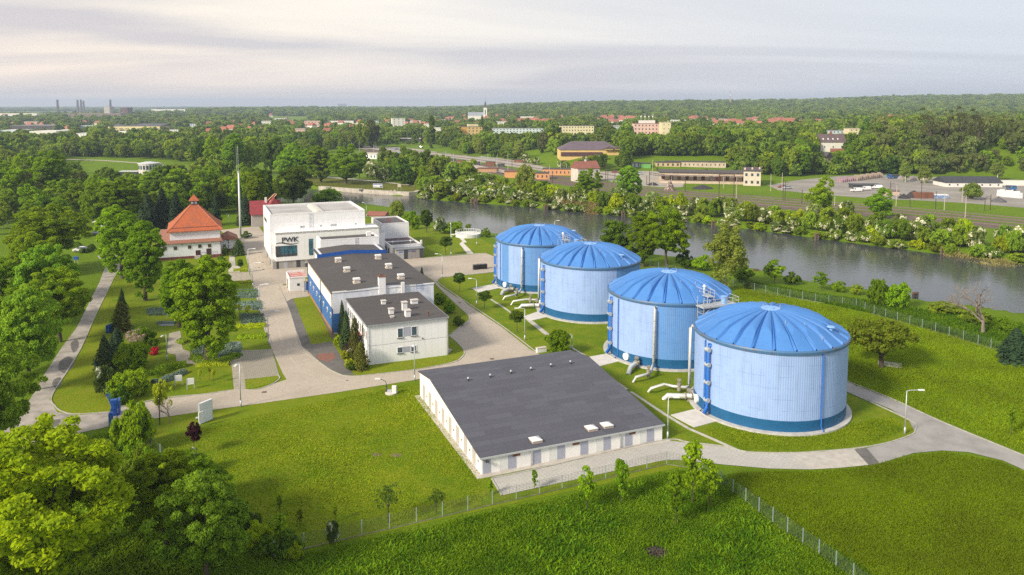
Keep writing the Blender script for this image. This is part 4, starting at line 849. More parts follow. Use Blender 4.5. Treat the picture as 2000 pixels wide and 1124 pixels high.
# ---------------------------------------------------------------- two storey white block
b2 = Bld('office_block', 'two storey white panel block with flat black roof beside the cypress trees', 'building', 0, 0)
w2, d2, h2 = 12.9, 18.2, 6.35
b2.add('wall', MB().box(0, w2, 0, d2, 0, h2), wallw)
b2.add('roof', MB().box(-.3, w2 + .25, -.3, d2 - .0, h2 + .002, h2 + .16), bitumen); b2.add('eaves_trim', MB().box(-.34, w2 + .29, -.36, -.302, h2 - .02, h2 + .2).box(-.38, -.302, -.3, d2, h2 - .02, h2 + .2).box(w2 + .252, w2 + .30, -.3, d2, h2 - .02, h2 + .2), pm('zinc', (.30, .33, .37), (.22, .24, .27), .5, 3))
b2.add('seam', MB().box(-.02, w2 + .02, -.028, -.003, 3.12, 3.17), pm('joint', (.5, .5, .55), (.45, .45, .5), .7, 3))
for p_ in ((776, 788, 641, 660), (803, 815, 637.5, 656), (775.5, 787.5, 678, 690), (802, 813.5, 675, 687)): b2.fwin(p_, white, glz, sp=1)
for a_, b_, c_, d_ in ((788.3, 802.6, 640, 656), (787.8, 801.6, 678, 687)):
    x0, z1 = b2.front(a_, c_); x1, z0 = b2.front(b_, d_); b2.add('grey_panel', MB().box(x0, x1, -.03, -.003, z0, z1), gblue)
for k in range(6): b2.swin_l(1.0 + k * 1.55, 1.9 + k * 1.55, 3.7, 5.3, white, glz)
for k in range(5): b2.swin_l(1.0 + k * 1.55, 1.9 + k * 1.55, .9, 2.2, white, glz)
for k in range(4): b2.swin_l(11.0 + k * 1.7, 12.1 + k * 1.7, 3.7, 5.3, white, glz)
zz = h2 + .16
mb = MB()
for px, py, wx, wy, hh_, nm in ((749, 594, .7, .7, .55, 'roof_vent'), (764, 613, .75, .75, .8, 'roof_vent'), (809, 593, 1.15, .8, .6, 'roof_vent'), (790, 606, .8, .8, 1.35, 'chimney'), (796, 618, .8, 1.1, 1.0, 'chimney'), (757, 569, .75, .75, .8, 'roof_vent'), (766, 621, .5, .3, .2, 'roof_vent')):
    x, y = b2.P(px, py, zz); v_ = b2.add(nm, MB().box(x - wx / 2, x + wx / 2, y - wy / 2, y + wy / 2, zz - .02, zz + hh_), white); b2.add('cap', MB().box(x - wx / 2 - .1, x + wx / 2 + .1, y - wy / 2 - .1, y + wy / 2 + .1, zz + hh_ + .002, zz + hh_ + .12), pm('weathered_cap', (.62, .60, .58), (.4, .38, .36), .8, 4), v_)
x, y = b2.P(836, 617, zz); b2.add('vent_pipe', MB().cyl((x, y, zz), .12, .6, 8).cyl((x, y, zz + .6), .2, .1, 8), rust)
x, y = b2.P(746, 576, zz - .16); b2.add('chimney', MB().box(x - .62, x + .62, y - .5, y + .45, h2 + .17, h2 + 3.4), wallw2); b2.add('chimney_cap', MB().box(x - .7, x + .7, y - .58, y + .53, h2 + 3.402, h2 + 3.55).cyl((x - .2, y, h2 + 3.55), .17, .35, 8), rust)
b2.add('downpipe', MB().tube([(-.15, -.12, h2), (-.15, -.12, .1)], .07, 8), steel); b2.add('downpipe', MB().tube([(w2 + .12, -.12, h2), (w2 + .12, -.12, .1)], .07, 8), steel)
x, z = b2.front(825, 661); b2.add('alarm_box', MB().box(x - .09, x + .09, -.12, -.003, z - .1, z + .1), rust)
# entrance stairs with brown railings on the left wall
mb = MB()
for k in range(8): mb.box(-3.0 + k * .32, -.01, 5.2, 7.0, k * .2 if k else -.05, (k + 1) * .2 - .002)
b2.add('stairs', mb, conc); rl = MB()
for yy in (5.15, 7.05):
    for k in range(5): rl.box(-3.0 + k * .72, -2.93 + k * .72, yy - .04, yy + .04, k * .45, 1.25 + k * .45)
    for q in (.55, .9, 1.22): rl.add([(-3, yy - .03, q), (-3, yy + .03, q), (0, yy + .03, q + 1.9), (0, yy - .03, q + 1.9), (-3, yy - .03, q + .14), (-3, yy + .03, q + .14), (0, yy + .03, q + 2.04), (0, yy - .03, q + 2.04)], [(0, 1, 2, 3), (4, 7, 6, 5), (0, 3, 7, 4), (1, 5, 6, 2)])
b2.add('railing', rl, brown_m); b2.add('canopy', MB().box(-1.3, -.01, 5.0, 7.2, 3.4, 3.5), pm('salmon_canopy', (.45, .22, .18), (.4, .2, .16), .7, 2)); b2.add('door', MB().box(-.05, -.004, 5.6, 6.7, 1.65, 3.3), brown_m)

# ---------------------------------------------------------------- blue and white workshop hall
b1 = Bld('workshop_hall', 'blue and white hall with wide black bitumen roof and round porthole windows', 'hall', -2.5, 18.9)
w1, d1, h1, hr = 18.7, 32.2, 7.55, 8.15; xr = 9.5
upm = pm('white_blue_render', (.66, .70, .79), (.56, .60, .70), .8, .5, grime=.35, lo=.4, hi=.6)
mb = MB(); mb.add([(0, 0, 0), (w1, 0, 0), (w1, 0, h1), (xr, 0, hr), (0, 0, h1), (0, d1, 0), (w1, d1, 0), (w1, d1, h1), (xr, d1, hr), (0, d1, h1)], [(0, 1, 2, 3, 4), (9, 8, 7, 6, 5), (5, 0, 4, 9), (1, 6, 7, 2)]); b1.add('wall', mb, upm)
b1.add('blue_wall', MB().box(-.05, -.003, .0, d1, .55, 4.55).box(-.05, w1 + .05, -.05, -.003, .3, 3.75).box(w1 + .003, w1 + .05, 0, d1, .3, 3.75), blue_paint)
b1.add('plinth', MB().box(-.12, -.052, 0, d1, 0, .55), pm('ochre_plinth', (.36, .20, .10), (.28, .16, .09), .9, 1))
b1.add('white_band', MB().box(-.04, -.003, 0, d1, 4.55, h1 - .05), wallw)
mb = MB(); o_ = .35
mb.add([(-o_, -.1, h1 + .02), (xr, -.1, hr + .06), (w1 + o_, -.1, h1 + .02), (w1 + o_, d1 + .1, h1 + .02), (xr, d1 + .1, hr + .06), (-o_, d1 + .1, h1 + .02)], [(0, 1, 4, 5), (1, 2, 3, 4)]); 
mb.box(xr - .35, xr + .35, 0, d1, hr + .03, hr + .09); b1.add('roof', mb, bitumen)
b1.add('parapet', MB().box(-.1, w1 + .1, -.12, .12, h1 + .004, h1 + .20), white)
b1.add('gutter', MB().tube([(-o_ - .06, -.1, h1), (-o_ - .06, d1, h1)], .10, 6), pm('ochre_gutter', (.30, .22, .12), (.2, .15, .1), .7, 2))
for y0 in (3.0, 7.2, 11.4, 17.0, 21.2, 25.6): b1.swin_l(y0, y0 + 2.2, 5.0, 6.7, white, glass('curtained_glass', (.20, .22, .26)))
for k, (y0, z0) in enumerate(((2.2, 3.0), (6.2, 3.0), (10.6, 3.0), (15.2, 3.0), (19.4, 3.0), (24.0, 3.0), (28.4, 3.0))):
    w_ = b1.add('porthole', MB().tube([(-.16, y0, z0), (-.052, y0, z0)], .52, 20), white); b1.add('pane', MB().tube([(-.18, y0, z0), (-.161, y0, z0)], .36, 16), glz, w_)
for y0 in (.15, 13.7, d1 - .2): b1.add('downpipe', MB().tube([(-.3, y0, h1), (-.17, y0, h1 - .5), (-.17, y0, .1)], .075, 6), dmetal)
for px, py in ((660.5, 513), (677.5, 532), (696.5, 554), (738.5, 507), (759, 525), (783, 546)):
    x, y = b1.P(px, py, h1 + .3); z = h1 + .06 + (hr - h1) * (1 - abs(x - xr) / xr); v_ = b1.add('roof_vent', MB().box(x - .62, x + .62, y - .55, y + .55, z - .1, z + .35).box(x - .4, x + .4, y - .35, y + .35, z + .35, z + .62), pm('vent_paint', (.62, .58, .52), (.30, .18, .12), .8, 3, lo=.5, hi=.62)); b1.add('cap', MB().box(x - .62, x + .62, y - .5, y + .5, z + .622, z + .95), white, v_)
x0, z0 = b1.front(786, 569); b1.add('chimney', MB().box(x0 - .3, x0 + .3, -.5, -.13, h1 - 1.3, h1 + .9), white)
b1.add('ladder', MB().box(w1 - 3.4, w1 - 3.35, -.35, -.3, 6.6, h1 + .3).box(w1 - 2.2, w1 - 2.15, -.35, -.3, 6.6, h1 + .3).box(w1 - 3.4, w1 - 2.15, -.34, -.31, 7.0, 7.05).box(w1 - 3.4, w1 - 2.15, -.34, -.31, 7.4, 7.45).box(w1 - 3.4, w1 - 2.15, -.34, -.31, 7.8, 7.85), blue_paint)
b1.add('peeling_patch', MB().box(6.6, 14.8, -.03, -.003, 6.4, 7.5), pm('peeling_paint', (.62, .66, .74), (.80, .80, .80), .8, 2.2, lo=.48, hi=.54))
# raised rear roof with the blue fascia
mb = MB(); mb.box(2.5, 16.6, d1 + .12, 39.5, 4, 8.5); b1.add('rear_wall', mb, upm)
mb = MB(); mb.add([(1.9, d1 - .1, 8.42), (9.2, d1 - .1, 8.95), (17.2, d1 - .1, 8.42), (17.2, 39.5, 8.42), (9.2, 39.5, 8.95), (1.9, 39.5, 8.42)], [(0, 1, 4, 5), (1, 2, 3, 4)]); b1.add('rear_roof', mb, bitumen)
mb = MB(); mb.add([(1.9, d1 - .16, 7.7), (9.2, d1 - .16, 8.2), (17.2, d1 - .16, 7.7), (17.2, d1 - .16, 8.5), (9.2, d1 - .16, 9.03), (1.9, d1 - .16, 8.5)], [(0, 1, 4, 5), (1, 2, 3, 4)]); b1.add('blue_fascia', mb, blue_dk)
# small shed with the rusty red roof
sh = Bld('shed', 'small white shed with faded red roof leaning on the blue hall', 'shed', -6.4, 54.5)
sh.add('wall', MB().box(0, 3.4, 0, 6, 0, 2.95), white); sh.add('roof', MB().box(.12, 3.9, .12, 5.88, 2.952, 3.0), pm('faded_red_roof', (.42, .15, .13), (.48, .36, .34), .8, 1.0, lo=.45, hi=.6))
sh.add('parapet', MB().box(-.1, .118, -.1, 6.1, 2.96, 3.2).box(.12, 3.9, -.1, .118, 2.96, 3.2).box(.12, 3.9, 5.882, 6.1, 2.96, 3.45), white)
x0, z1 = sh.front(580, 554); sh.add('window', MB().box(x0, x0 + .55, -.05, -.003, z1 - .55, z1), glz); sh.add('door', MB().box(-.05, -.003, 3.2, 4.4, .05, 2.1), dmetal)
sh.add('porch_roof', MB().box(2.9, 4.5, -1.6, -.12, 2.3, 2.5), pm('tan_roof', (.45, .38, .30), (.38, .32, .26), .8, 2)); sh.add('porch_post', MB().box(3.0, 3.15, -1.5, -1.35, 0, 2.3), blue_paint); sh.add('porch_door', MB().box(3.5, 4.3, -.5, -.4, 0, 2.0), blue_dk)

# ---------------------------------------------------------------- white office complex with the lettering
o1 = Bld('headquarters_building', 'large white clad office building with black lettering, glass corner window and grey panel base', 'building', -8, 79.6)
g3 = [pm('panel_grey_a', (.30, .29, .28), (.27, .26, .25), .6, 1), pm('panel_grey_b', (.40, .41, .44), (.37, .38, .41), .6, 1), dmetal, pm('panel_grey_c', (.34, .33, .31), (.31, .30, .285), .6, 1)]
o1.add('tall_wall', MB().box(0, 24, 3, 23, 2.0, 13.0), wallw2); o1.add('ground_floor', MB().box(.3, 26.5, .3, 22.6, 0, 1.998), g3[0])
o1.add('wall', MB().box(1, 27, 0, 3, 2.0, 9.2).box(24, 27, 3.0, 6.2, 2, 9.2), wallw2)
def parap(x0, x1, y0, y1, z, hh_=.55, t=.45, rm=None, nm='parapet'):
    o1.add(nm, MB().box(x0, x1, y0, y0 + t, z + .003, z + hh_).box(x0, x1, y1 - t, y1, z + .003, z + hh_).box(x0, x0 + t, y0 + t, y1 - t, z + .003, z + hh_).box(x1 - t, x1, y0 + t, y1 - t, z + .003, z + hh_), white)
    o1.add('roof', MB().box(x0 + t, x1 - t, y0 + t, y1 - t, z + .004, z + .05), rm or roofgrey)
parap(0, 24, 3, 23, 13.0, .5); parap(1, 27, 0, 5.9, 8.65, .56, .3)
o1.add('low_roof_block', MB().box(24, 30, 6.3, 16, 0, 6.6), wallw2); o1.add('roof', MB().box(24.1, 29.9, 6.4, 15.9, 6.603, 6.7), roofgrey)
# barrel rooflight along the tall roof
P = []; x0 = 12.6
sk = MB(); n_ = 10; V = []
for yy in (3.6, 19): 
    for i in range(n_ + 1): a = math.pi * i / n_; V.append((x0 + 1.4 * math.cos(a), yy, 13.05 + .7 * math.sin(a)))
sk.add(V, [(i, i + n_ + 1, i + n_ + 2, i + 1) for i in range(n_)] + [tuple(range(n_, -1, -1)), tuple(range(n_ + 1, 2 * n_ + 2))]); o1.add('rooflight', sk, pm('polycarbonate', (.60, .58, .53), (.48, .46, .42), .35, 1.5))
for k, (a_, b_) in enumerate(((540, 545), (545, 553.5), (553.5, 562), (562, 570.5), (570.5, 579), (579, 587), (587, 596), (596, 602))):
    x0 = o1.front(a_, 520, .3)[0]; x1 = o1.front(b_, 520, .3)[0]; o1.add('base_panel', MB().box(x0, x1 - .03, .22, .297, .05, 1.97), g3[(2, 3, 1, 0, 3, 2, 0, 1)[k]])
for k in range(14): o1.add('base_panel', MB().box(.22, .297, .4 + k * 1.55, .4 + k * 1.55 + 1.5, .05, 1.97), g3[(0, 3, 1, 0, 2, 3, 0, 1, 3, 0, 2, 0, 3, 1)[k]])
# glass corner
x0, z1 = o1.front(541, 482.5); x1, z0 = o1.front(579.5, 500); z0 = max(z0, 3.2)
w_ = o1.add('corner_window', MB().box(.99 - .02, x1 + .1, -.05, -.003, z1, z1 + .12).box(x1, x1 + .12, -.05, -.003, z0, z1).box(.96, x1 + .1, -.05, -.003, z0 - .1, z0), dmetal)
o1.add('pane', MB().box(1.0, x1, -.04, -.004, z0, z1), glt, w_); o1.add('pane', MB().box(.955, .997, .02, 2.4, z0, z1), glz, w_); mb = MB()
for k in range(1, 5): xm = 1 + (x1 - 1) * k / 5; mb.box(xm - .05, xm + .05, -.07, -.041, z0, z1)
mb.box(1, 1.9, -.07, -.041, z0, z1); mb.box(1, x1, -.07, -.041, z0, z0 + .5); o1.add('mullion', mb, dmetal, w_)
x0, z1 = o1.front(603, 477); x1, z0 = o1.front(609, 507); o1.add('window', MB().box(x0, x1 + .4, -.05, -.003, 3.0, 7.2), glt)
yy, z1 = o1.side(516, 421); o1.add('slot_window', MB().box(-.05, -.003, 12.5, 19.5, 10.0, 10.9), glz)
o1.add('roof_ladder', MB().box(9.6, 9.66, 2.85, 2.9, 9.3, 13.4).box(10.3, 10.36, 2.85, 2.9, 9.3, 13.4).box(9.6, 10.36, 2.86, 2.89, 10, 10.05).box(9.6, 10.36, 2.86, 2.89, 11, 11.05).box(9.6, 10.36, 2.86, 2.89, 12, 12.05).box(9.6, 10.36, 2.86, 2.89, 13, 13.05), steel)
for px, sx_ in ((588, .4), (592, 1.0), (627, .5), (648, .5), (652, .6), (656, .5), (695, .4)):
    x0 = o1.front(px, 448, 1.6)[0]; o1.add('aerial', MB().cyl((x0, 1.6, 8.7), .05, 1.5, 5).cbox((x0, 1.6, 9.9), (sx_, .12, .45)), steel)
# lettering and wave line on the front
def text_obj(name, body, size, x, y, z, m, par, ext=.05, off=.02, sx_=1.0, shear=0.0):
    cu = bpy.data.curves.new(name, 'FONT'); cu.body = body; cu.size = size; cu.extrude = ext; cu.offset = off; cu.shear = shear; cu.materials.append(m)
    t_ = bpy.data.objects.new(name, cu); COL.objects.link(t_); bpy.context.view_layer.update(); me = bpy.data.meshes.new_from_object(t_.evaluated_get(bpy.context.evaluated_depsgraph_get())); bpy.data.objects.remove(t_); o = bpy.data.objects.new(name, me); COL.objects.link(o); o.parent = par; o.location = (x, y, z); o.rotation_euler = (math.pi / 2, 0, 0); o.scale = (sx_, 1, 1); return o
sgm = pm('sign_black', (.015, .018, .035), (.02, .02, .04), .4, 3)
x0, z0 = o1.front(550, 473.5); x1 = o1.front(580, 470)[0]
text_obj('lettering', 'PWK', 1.75, x0, -.06, z0 - .05, sgm, o1.root, .05, .022, (x1 - x0) / 3.55)
mb = MB(); V = []
for i in range(21):
    t = i / 20; x = x0 - 1.6 + (x1 - x0 + 1.9) * t; z = z0 - .42 + .28 * math.sin(t * 6.2 + .2) * (1 - .3 * t); th = .13 * math.sin(math.pi * t) + .015
    V += [(x, -.07, z - th), (x, -.07, z + th), (x, -.004, z - th), (x, -.004, z + th)]
Fc = []
for i in range(20): k = i * 4; Fc += [(k, k + 4, k + 5, k + 1), (k + 1, k + 5, k + 7, k + 3), (k, k + 2, k + 6, k + 4)]
mb.add(V, Fc); o1.add('wave_emblem', mb, sgm)
# middle white block in front
o3 = Bld('link_block', 'white flat roofed block between the black roofed hall and the lettered office', 'building', 1.0, 58.5)
O3 = o3.front(740, 462)[0]; o3.add('wall', MB().box(0, O3, 0, 6.2, 0, 10.0), wallw2); o3.add('roof', MB().box(.4, O3 - .4, .4, 6.0, 10.003, 10.03), bitumen)
o3.add('parapet', MB().box(0, O3, 0, .38, 10.01, 10.35).box(0, .38, .38, 6.2, 10.01, 10.35).box(O3 - .38, O3, .38, 6.2, 10.01, 10.35), white)
o3.add('ladder', MB().box(7.9, 7.95, -.1, -.05, 8.4, 10.5).box(8.4, 8.45, -.1, -.05, 8.4, 10.5).box(7.9, 8.45, -.09, -.06, 8.9, 8.95).box(7.9, 8.45, -.09, -.06, 9.4, 9.45).box(7.9, 8.45, -.09, -.06, 9.9, 9.95), steel)
o3.add('chimney', MB().box(O3 - 2.2, O3 - 1.2, 3, 4, 10.03, 11), cream)
# right wing
o4 = Bld('white_annex', 'white box annex with dark roof and red roof pipes, right of the office building', 'building', 23, 94.5)
o4.add('wall', MB().box(0, 7.9, 0, 13.5, 0, 7.2), wallw2); o4.add('parapet', MB().box(0, 7.9, 0, .3, 7.203, 7.6).box(0, .3, .3, 13.5, 7.203, 7.6).box(7.6, 7.9, .3, 13.5, 7.203, 7.6).box(.3, 7.6, 13.2, 13.5, 7.203, 7.6), white); o4.add('roof', MB().box(.3, 7.6, .3, 13.2, 7.204, 7.25), pm('dark_membrane', (.10, .09, .10), (.07, .065, .07), .8, 1))
for k in range(3): o4.add('red_pipe', MB().cyl((2.6 + k * .7, 4.5 + k * .9, 7.2), .1, 1.0, 8), pm('red_oxide', (.30, .06, .05), (.24, .05, .04), .6, 2))
o5 = Bld('garage_annex', 'single storey garage annex with purple black roofs and grey and dark panel doors', 'garage', 22.6, 82.2)
o5.add('wall', MB().box(0, 8.4, 0, 12.2, 0, 3.2), wallw2); o5.add('parapet', MB().box(-.05, 8.45, -.05, .3, 3.203, 3.55).box(-.05, .3, .3, 12.2, 3.203, 3.55).box(8.1, 8.45, .3, 12.2, 3.203, 3.55).box(.3, 8.1, 6.0, 6.3, 3.203, 3.5), white)
o5.add('roof', MB().box(.3, 8.1, .3, 5.998, 3.204, 3.25), bitumen); o5.add('roof', MB().box(.3, 8.1, 6.3, 12.2, 3.204, 3.25), pm('aubergine_roof', (.11, .075, .085), (.085, .06, .07), .8, .8))
for y0 in (1.4, 4.2, 7.6): o5.add('door', MB().box(-.06, -.003, y0, y0 + 1.3, .1, 2.5), glz)
for x_ in (1.6, 6.6): o5.add('white_cowl', MB().cyl((x_, 4, 3.25), .12, .5, 8).cyl((x_, 4, 3.75), .4, .25, 12, r2=.08), white)
o5.add('garage_box', MB().box(.9, 8.4, -2.6, -.06, 0, 2.6), g3[0]); o5.add('garage_roof', MB().box(.7, 8.7, -2.8, -.06, 2.603, 2.78), pm('slate_grey', (.20, .22, .25), (.16, .18, .2), .7, 1))
for k, (m_) in enumerate((1, 1, 2, 0, 0, 0, 2)): x0 = .92 + k * 1.07; o5.add('garage_door', MB().box(x0, x0 + 1.0, -2.66, -2.603, .1, 2.5), g3[m_])
for x0, x1, z0, col in ((1.7, 2.9, 1.95, blue_dk), (4.0, 5.0, 2.0, blue_dk), (5.2, 6.3, 2.05, blue_dk), (5.2, 6.2, 1.8, MATS['red_oxide'])):
    mb = MB(); n_ = int((x1 - x0) / .16)
    for i in range(n_): mb.box(x0 + i * .16, x0 + i * .16 + .11, -2.70, -2.663, z0, z0 + (.16 if i % 3 else .22))
    o5.add('lettering', mb, col)
o5.add('flue', MB().box(8.6, 9.1, 1.0, 1.4, 0, 4.2), white)
# ---------------------------------------------------------------- white hall with the tiled pyramid roof
m, nt, p = base_mat('orange_tiles'); v = texco(nt); br = N(nt, 'ShaderNodeTexBrick'); mpn = N(nt, 'ShaderNodeMapping'); nt.links.new(v, mpn.inputs[0]); mpn.inputs['Rotation'].default_value = (math.radians(60), 0, 0)
nt.links.new(v, br.inputs[0]); br.inputs['Scale'].default_value = 1; br.inputs['Brick Width'].default_value = .3; br.inputs['Row Height'].default_value = .28; br.inputs['Mortar Size'].default_value = .02
br.inputs['Color1'].default_value = (.50, .125, .04, 1); br.inputs['Color2'].default_value = (.40, .095, .035, 1); br.inputs['Mortar'].default_value = (.20, .05, .02, 1)
c = mixc(nt, noise_f(nt, v, .5, .45, .8, 5), br.outputs[0], (.26, .09, .05)); nt.links.new(c, p.inputs['Base Color']); p.inputs['Roughness'].default_value = .8; bump(nt, p, br.outputs[1], .02, .4); tiles = m
tiles_b = pm('brown_tiles', (.30, .13, .085), (.24, .11, .08), .85, .8, bp=.02); lw = pm('pale_blue_render', (.70, .73, .80), (.64, .67, .75), .8, .6, grime=.2); plin = pm('maroon_plinth', (.16, .05, .045), (.12, .04, .035), .8, 1)
rb = Bld('pyramid_roof_hall', 'white hall with orange tiled pyramid roof topped by a small lantern', 'building', -34.7, 102.6)
rb.add('wall', MB().box(0, 15.4, 0, 26, 0, 4.4), lw); rb.add('plinth', MB().box(-.06, 15.46, -.06, -.003, 0, .75).box(-.06, -.003, 0, 26, 0, .75), plin)
I = [(2.7, 2.4, 4.82), (15.35, 2.4, 4.82), (15.35, 17, 4.82), (2.7, 17, 4.82)]; E = [(-.5, -.5, 4.42), (15.8, -.5, 4.42), (15.8, 26.4, 4.42), (-.5, 26.4, 4.42)]
mb = MB().add(E + I + [(p_[0], p_[1], 4.25) for p_ in E], [(0, 1, 5, 4), (1, 2, 6, 5), (2, 3, 7, 6), (3, 0, 4, 7), (8, 9, 1, 0), (9, 10, 2, 1), (10, 11, 3, 2), (11, 8, 0, 3), (11, 10, 9, 8)]); rb.add('skirt_roof', mb, tiles_b)
rb.add('upper_wall', MB().box(2.7, 15.3, 2.4, 17, 4.6, 7.35), lw)
ex0, ex1, ey0, ey1, ez = 2.0, 16.0, 1.7, 17.7, 7.25; cx, cy = (ex0 + ex1) / 2, (ey0 + ey1) / 2
mb = MB(); k_ = .0
mid = [(ex0 + 1.3, ey0 + 1.3, ez + 1.0), (ex1 - 1.3, ey0 + 1.3, ez + 1.0), (ex1 - 1.3, ey1 - 1.3, ez + 1.0), (ex0 + 1.3, ey1 - 1.3, ez + 1.0)]
top_ = [(cx - .9, cy - .9, 13.3), (cx + .9, cy - .9, 13.3), (cx + .9, cy + .9, 13.3), (cx - .9, cy + .9, 13.3)]; Ev = [(ex0, ey0, ez), (ex1, ey0, ez), (ex1, ey1, ez), (ex0, ey1, ez)]
mb.add(Ev + mid + top_ + [(p_[0], p_[1], p_[2] - .22) for p_ in Ev], [(i, (i + 1) % 4, 4 + (i + 1) % 4, 4 + i) for i in range(4)] + [(4 + i, 4 + (i + 1) % 4, 8 + (i + 1) % 4, 8 + i) for i in range(4)] + [(8, 9, 10, 11)] + [(12 + i, 12 + (i + 1) % 4, (i + 1) % 4, i) for i in range(4)] + [(15, 14, 13, 12)]); rb.add('roof', mb, tiles)
hp = MB()
for i in range(4): hp.tube([Ev[i], mid[i], top_[i]], .13, 6)
rb.add('ridge_tiles', hp, pm('ridge_tile', (.45, .16, .08), (.36, .12, .06), .8, 2)); rb.add('snow_guard', MB().box(ex0 + 1.0, ex1 - 1.0, ey0 + .9, ey0 + 1.0, ez + .68, ez + .86), plin)
ln = rb.add('lantern', MB().box(cx - .85, cx + .85, cy - .85, cy + .85, 13.302, 14.5), plin)
for x_ in (-.45, .45): rb.add('window', MB().box(cx + x_ - .28, cx + x_ + .28, cy - .9, cy - .853, 13.7, 14.3), pm('pale_glass', (.5, .58, .7), (.4, .5, .6), .3, 2), ln)
rb.add('lantern_roof', MB().add([(cx - 1.3, cy - 1.3, 14.5), (cx + 1.3, cy - 1.3, 14.5), (cx + 1.3, cy + 1.3, 14.5), (cx - 1.3, cy + 1.3, 14.5), (cx, cy, 16.2)], [(0, 1, 4), (1, 2, 4), (2, 3, 4), (3, 0, 4), (3, 2, 1, 0)]), tiles, ln); rb.add('finial', MB().cyl((cx, cy, 16.1), .06, 1.3, 6).cyl((cx, cy, 16.4), .16, .3, 8), dmetal, ln)
for p_ in ((317, 327, 482, 490.5), (338, 347.5, 481, 489.3), (366, 375, 479, 487), (386, 395, 477, 485.3), (405, 414, 476, 484)): rb.fwin(p_, white, glass('brown_glass', (.05, .035, .035)), sill=False)
for p_ in ((382, 392, 489.5, 503), (403, 413, 486, 500)):
    x0, z1 = rb.front(p_[0], p_[2]); x1, z0 = rb.front(p_[1], p_[3]); rb.add('door', MB().box(x0, x1, -.06, -.004, max(z0, .7), z1), brown_m)
x0 = rb.front(380, 505)[0]; rb.add('loading_step', MB().box(x0, x0 + 1.5, -1.0, -.065, 0, .75), conc); rb.add('terrace', MB().box(x0 + 1.6, 15.0, -.9, -.065, 0, .7), plin)
mb = MB()
for k in range(5): mb.box(x0 + 1.7 + k * 1.0, x0 + 1.75 + k * 1.0, -.9, -.85, .7, 1.6)
mb.box(x0 + 1.7, x0 + 5.8, -.9, -.86, 1.55, 1.62); rb.add('railing', mb, dmetal)
rb.add('downpipe', MB().tube([(15.3, -.12, 4.3), (15.3, -.12, .1)], .07, 6), plin); x0, z0 = rb.front(357, 478); rb.add('wall_lamp', MB().box(x0 - .12, x0 + .12, -.2, -.003, z0 - .1, z0 + .15), pm('brass_lamp', (.5, .4, .1), (.4, .3, .1), .4, 3))
ax = rb.add('annex_wall', MB().box(15.6, 19.4, 6, 12, .9, 3.6), lw); rb.add('annex_plinth', MB().box(15.55, 19.45, 5.95, 5.998, 0, .9).box(15.55, 19.4, 6.0, 12, 0, .898), plin, ax); rb.add('annex_roof', MB().gable(15.4, 19.8, 5.4, 12.4, 3.7, 5.0, axis='y', over=.3), tiles_b, ax); rb.add('annex_post', MB().box(19.8, 20.0, 5.3, 5.5, 0, 3.6).box(17.4, 17.5, 5.9, 5.96, .9, 3.6), plin, ax)
# red roofed house behind the office
rh = Bld('red_house', 'small house with steep dark red roof behind the white office building', 'house', -8.5, 152)
rh.add('wall', MB().box(0, 9.5, 0, 9, 0, 4.2), pm('grey_render', (.42, .38, .36), (.34, .31, .30), .85, 1)); red_r = pm('dark_red_roof', (.26, .035, .045), (.20, .03, .035), .7, .8)
rh.add('roof', MB().gable(0, 9.5, 0, 9, 4.2, 8.4, axis='x', over=.4), red_r); rh.add('dormer', MB().gable(5.2, 9.6, -.2, 4.5, 6.2, 9.6, axis='y', over=.1), red_r); rh.add('chimney', MB().box(4.6, 5.3, 3.6, 4.3, 7.2, 9.4), white)
mb = MB().tube([(5.4, 3.8, 8.2), (8.0, 3.8, 10.6)], .16, 5).tube([(6.1, 3.8, 7.8), (8.6, 3.8, 10.4)], .16, 5).tube([(8.0, 3.8, 10.6), (8.6, 3.8, 10.4)], .16, 5); rh.add('gable_trim', mb, pm('salmon_trim', (.65, .35, .25), (.6, .3, .2), .6, 2))

# ---------------------------------------------------------------- mast, lamps, fences, signs
mx, my = at(470, 465); mh_ = 28.5
mr_ = thing('mast', 'tall slender white telecom mast beside the tiled hall', 'mast', (mx, my, 0))
MB().cyl((0, 0, 0), .75, .5, 12, r2=.5).build('base', conc, mr_); MB().cyl((0, 0, .5), .36, mh_ - 8.5, 14, r2=.22).build('pole', pm('mast_white', (.74, .76, .80), (.68, .70, .74), .4, 1), mr_, smooth=True); MB().cyl((0, 0, mh_ - 8), .06, 8, 6).cyl((-.45, 0, mh_ - 8), .035, 7.2, 5).tube([(0, 0, mh_ - 8), (-.45, 0, mh_ - 8)], .04, 5).build('antenna', steel, mr_)
MB().cyl((0, 0, mh_ - 8.2), .34, .35, 12).build('collar', steel, mr_)
lampm = pm('lamp_grey', (.50, .54, .58), (.44, .48, .52), .45, 3, metal=.3); headm = pm('lamp_head_white', (.75, .77, .8), (.7, .72, .75), .4, 3)
def lamp(bx, by, tx, ty, ax_, ay_, label, m_=None, group='street lamps along the roads of the plant', base_z=0):
    x, y = at(bx, by, base_z); h = zat(bx, ty, x, y) - base_z; L_ = (ax_ - tx) * y / F
    r = thing('street_lamp', label, 'street lamp', (x, y, base_z), 0, group)
    MB().cyl((0, 0, 0), .12, .9, 8).cyl((0, 0, .9), .085, h - .9, 8, r2=.055).build('pole', m_ or lampm, r, smooth=True)
    dz = max(min(zat(bx, ay_, x, y) - base_z - h, 1.2), .12)
    if abs(L_) < .4: L_ = .0; e = (0, -1.1, h + dz)
    else: e = (L_, 0, h + dz)
    MB().tube([(0, 0, h - .05), (e[0] * .15, e[1] * .15, h + dz * .5), e], .045, 6).build('arm', m_ or lampm, r)
    s_ = 1 if L_ >= 0 else -1
    MB().cbox((e[0] + (.3 * s_ if L_ else 0), e[1] - (0 if L_ else .3), e[2] - .07), (.75 if L_ else .26, .26 if L_ else .75, .12)).build('lamp_head', headm, r); return r
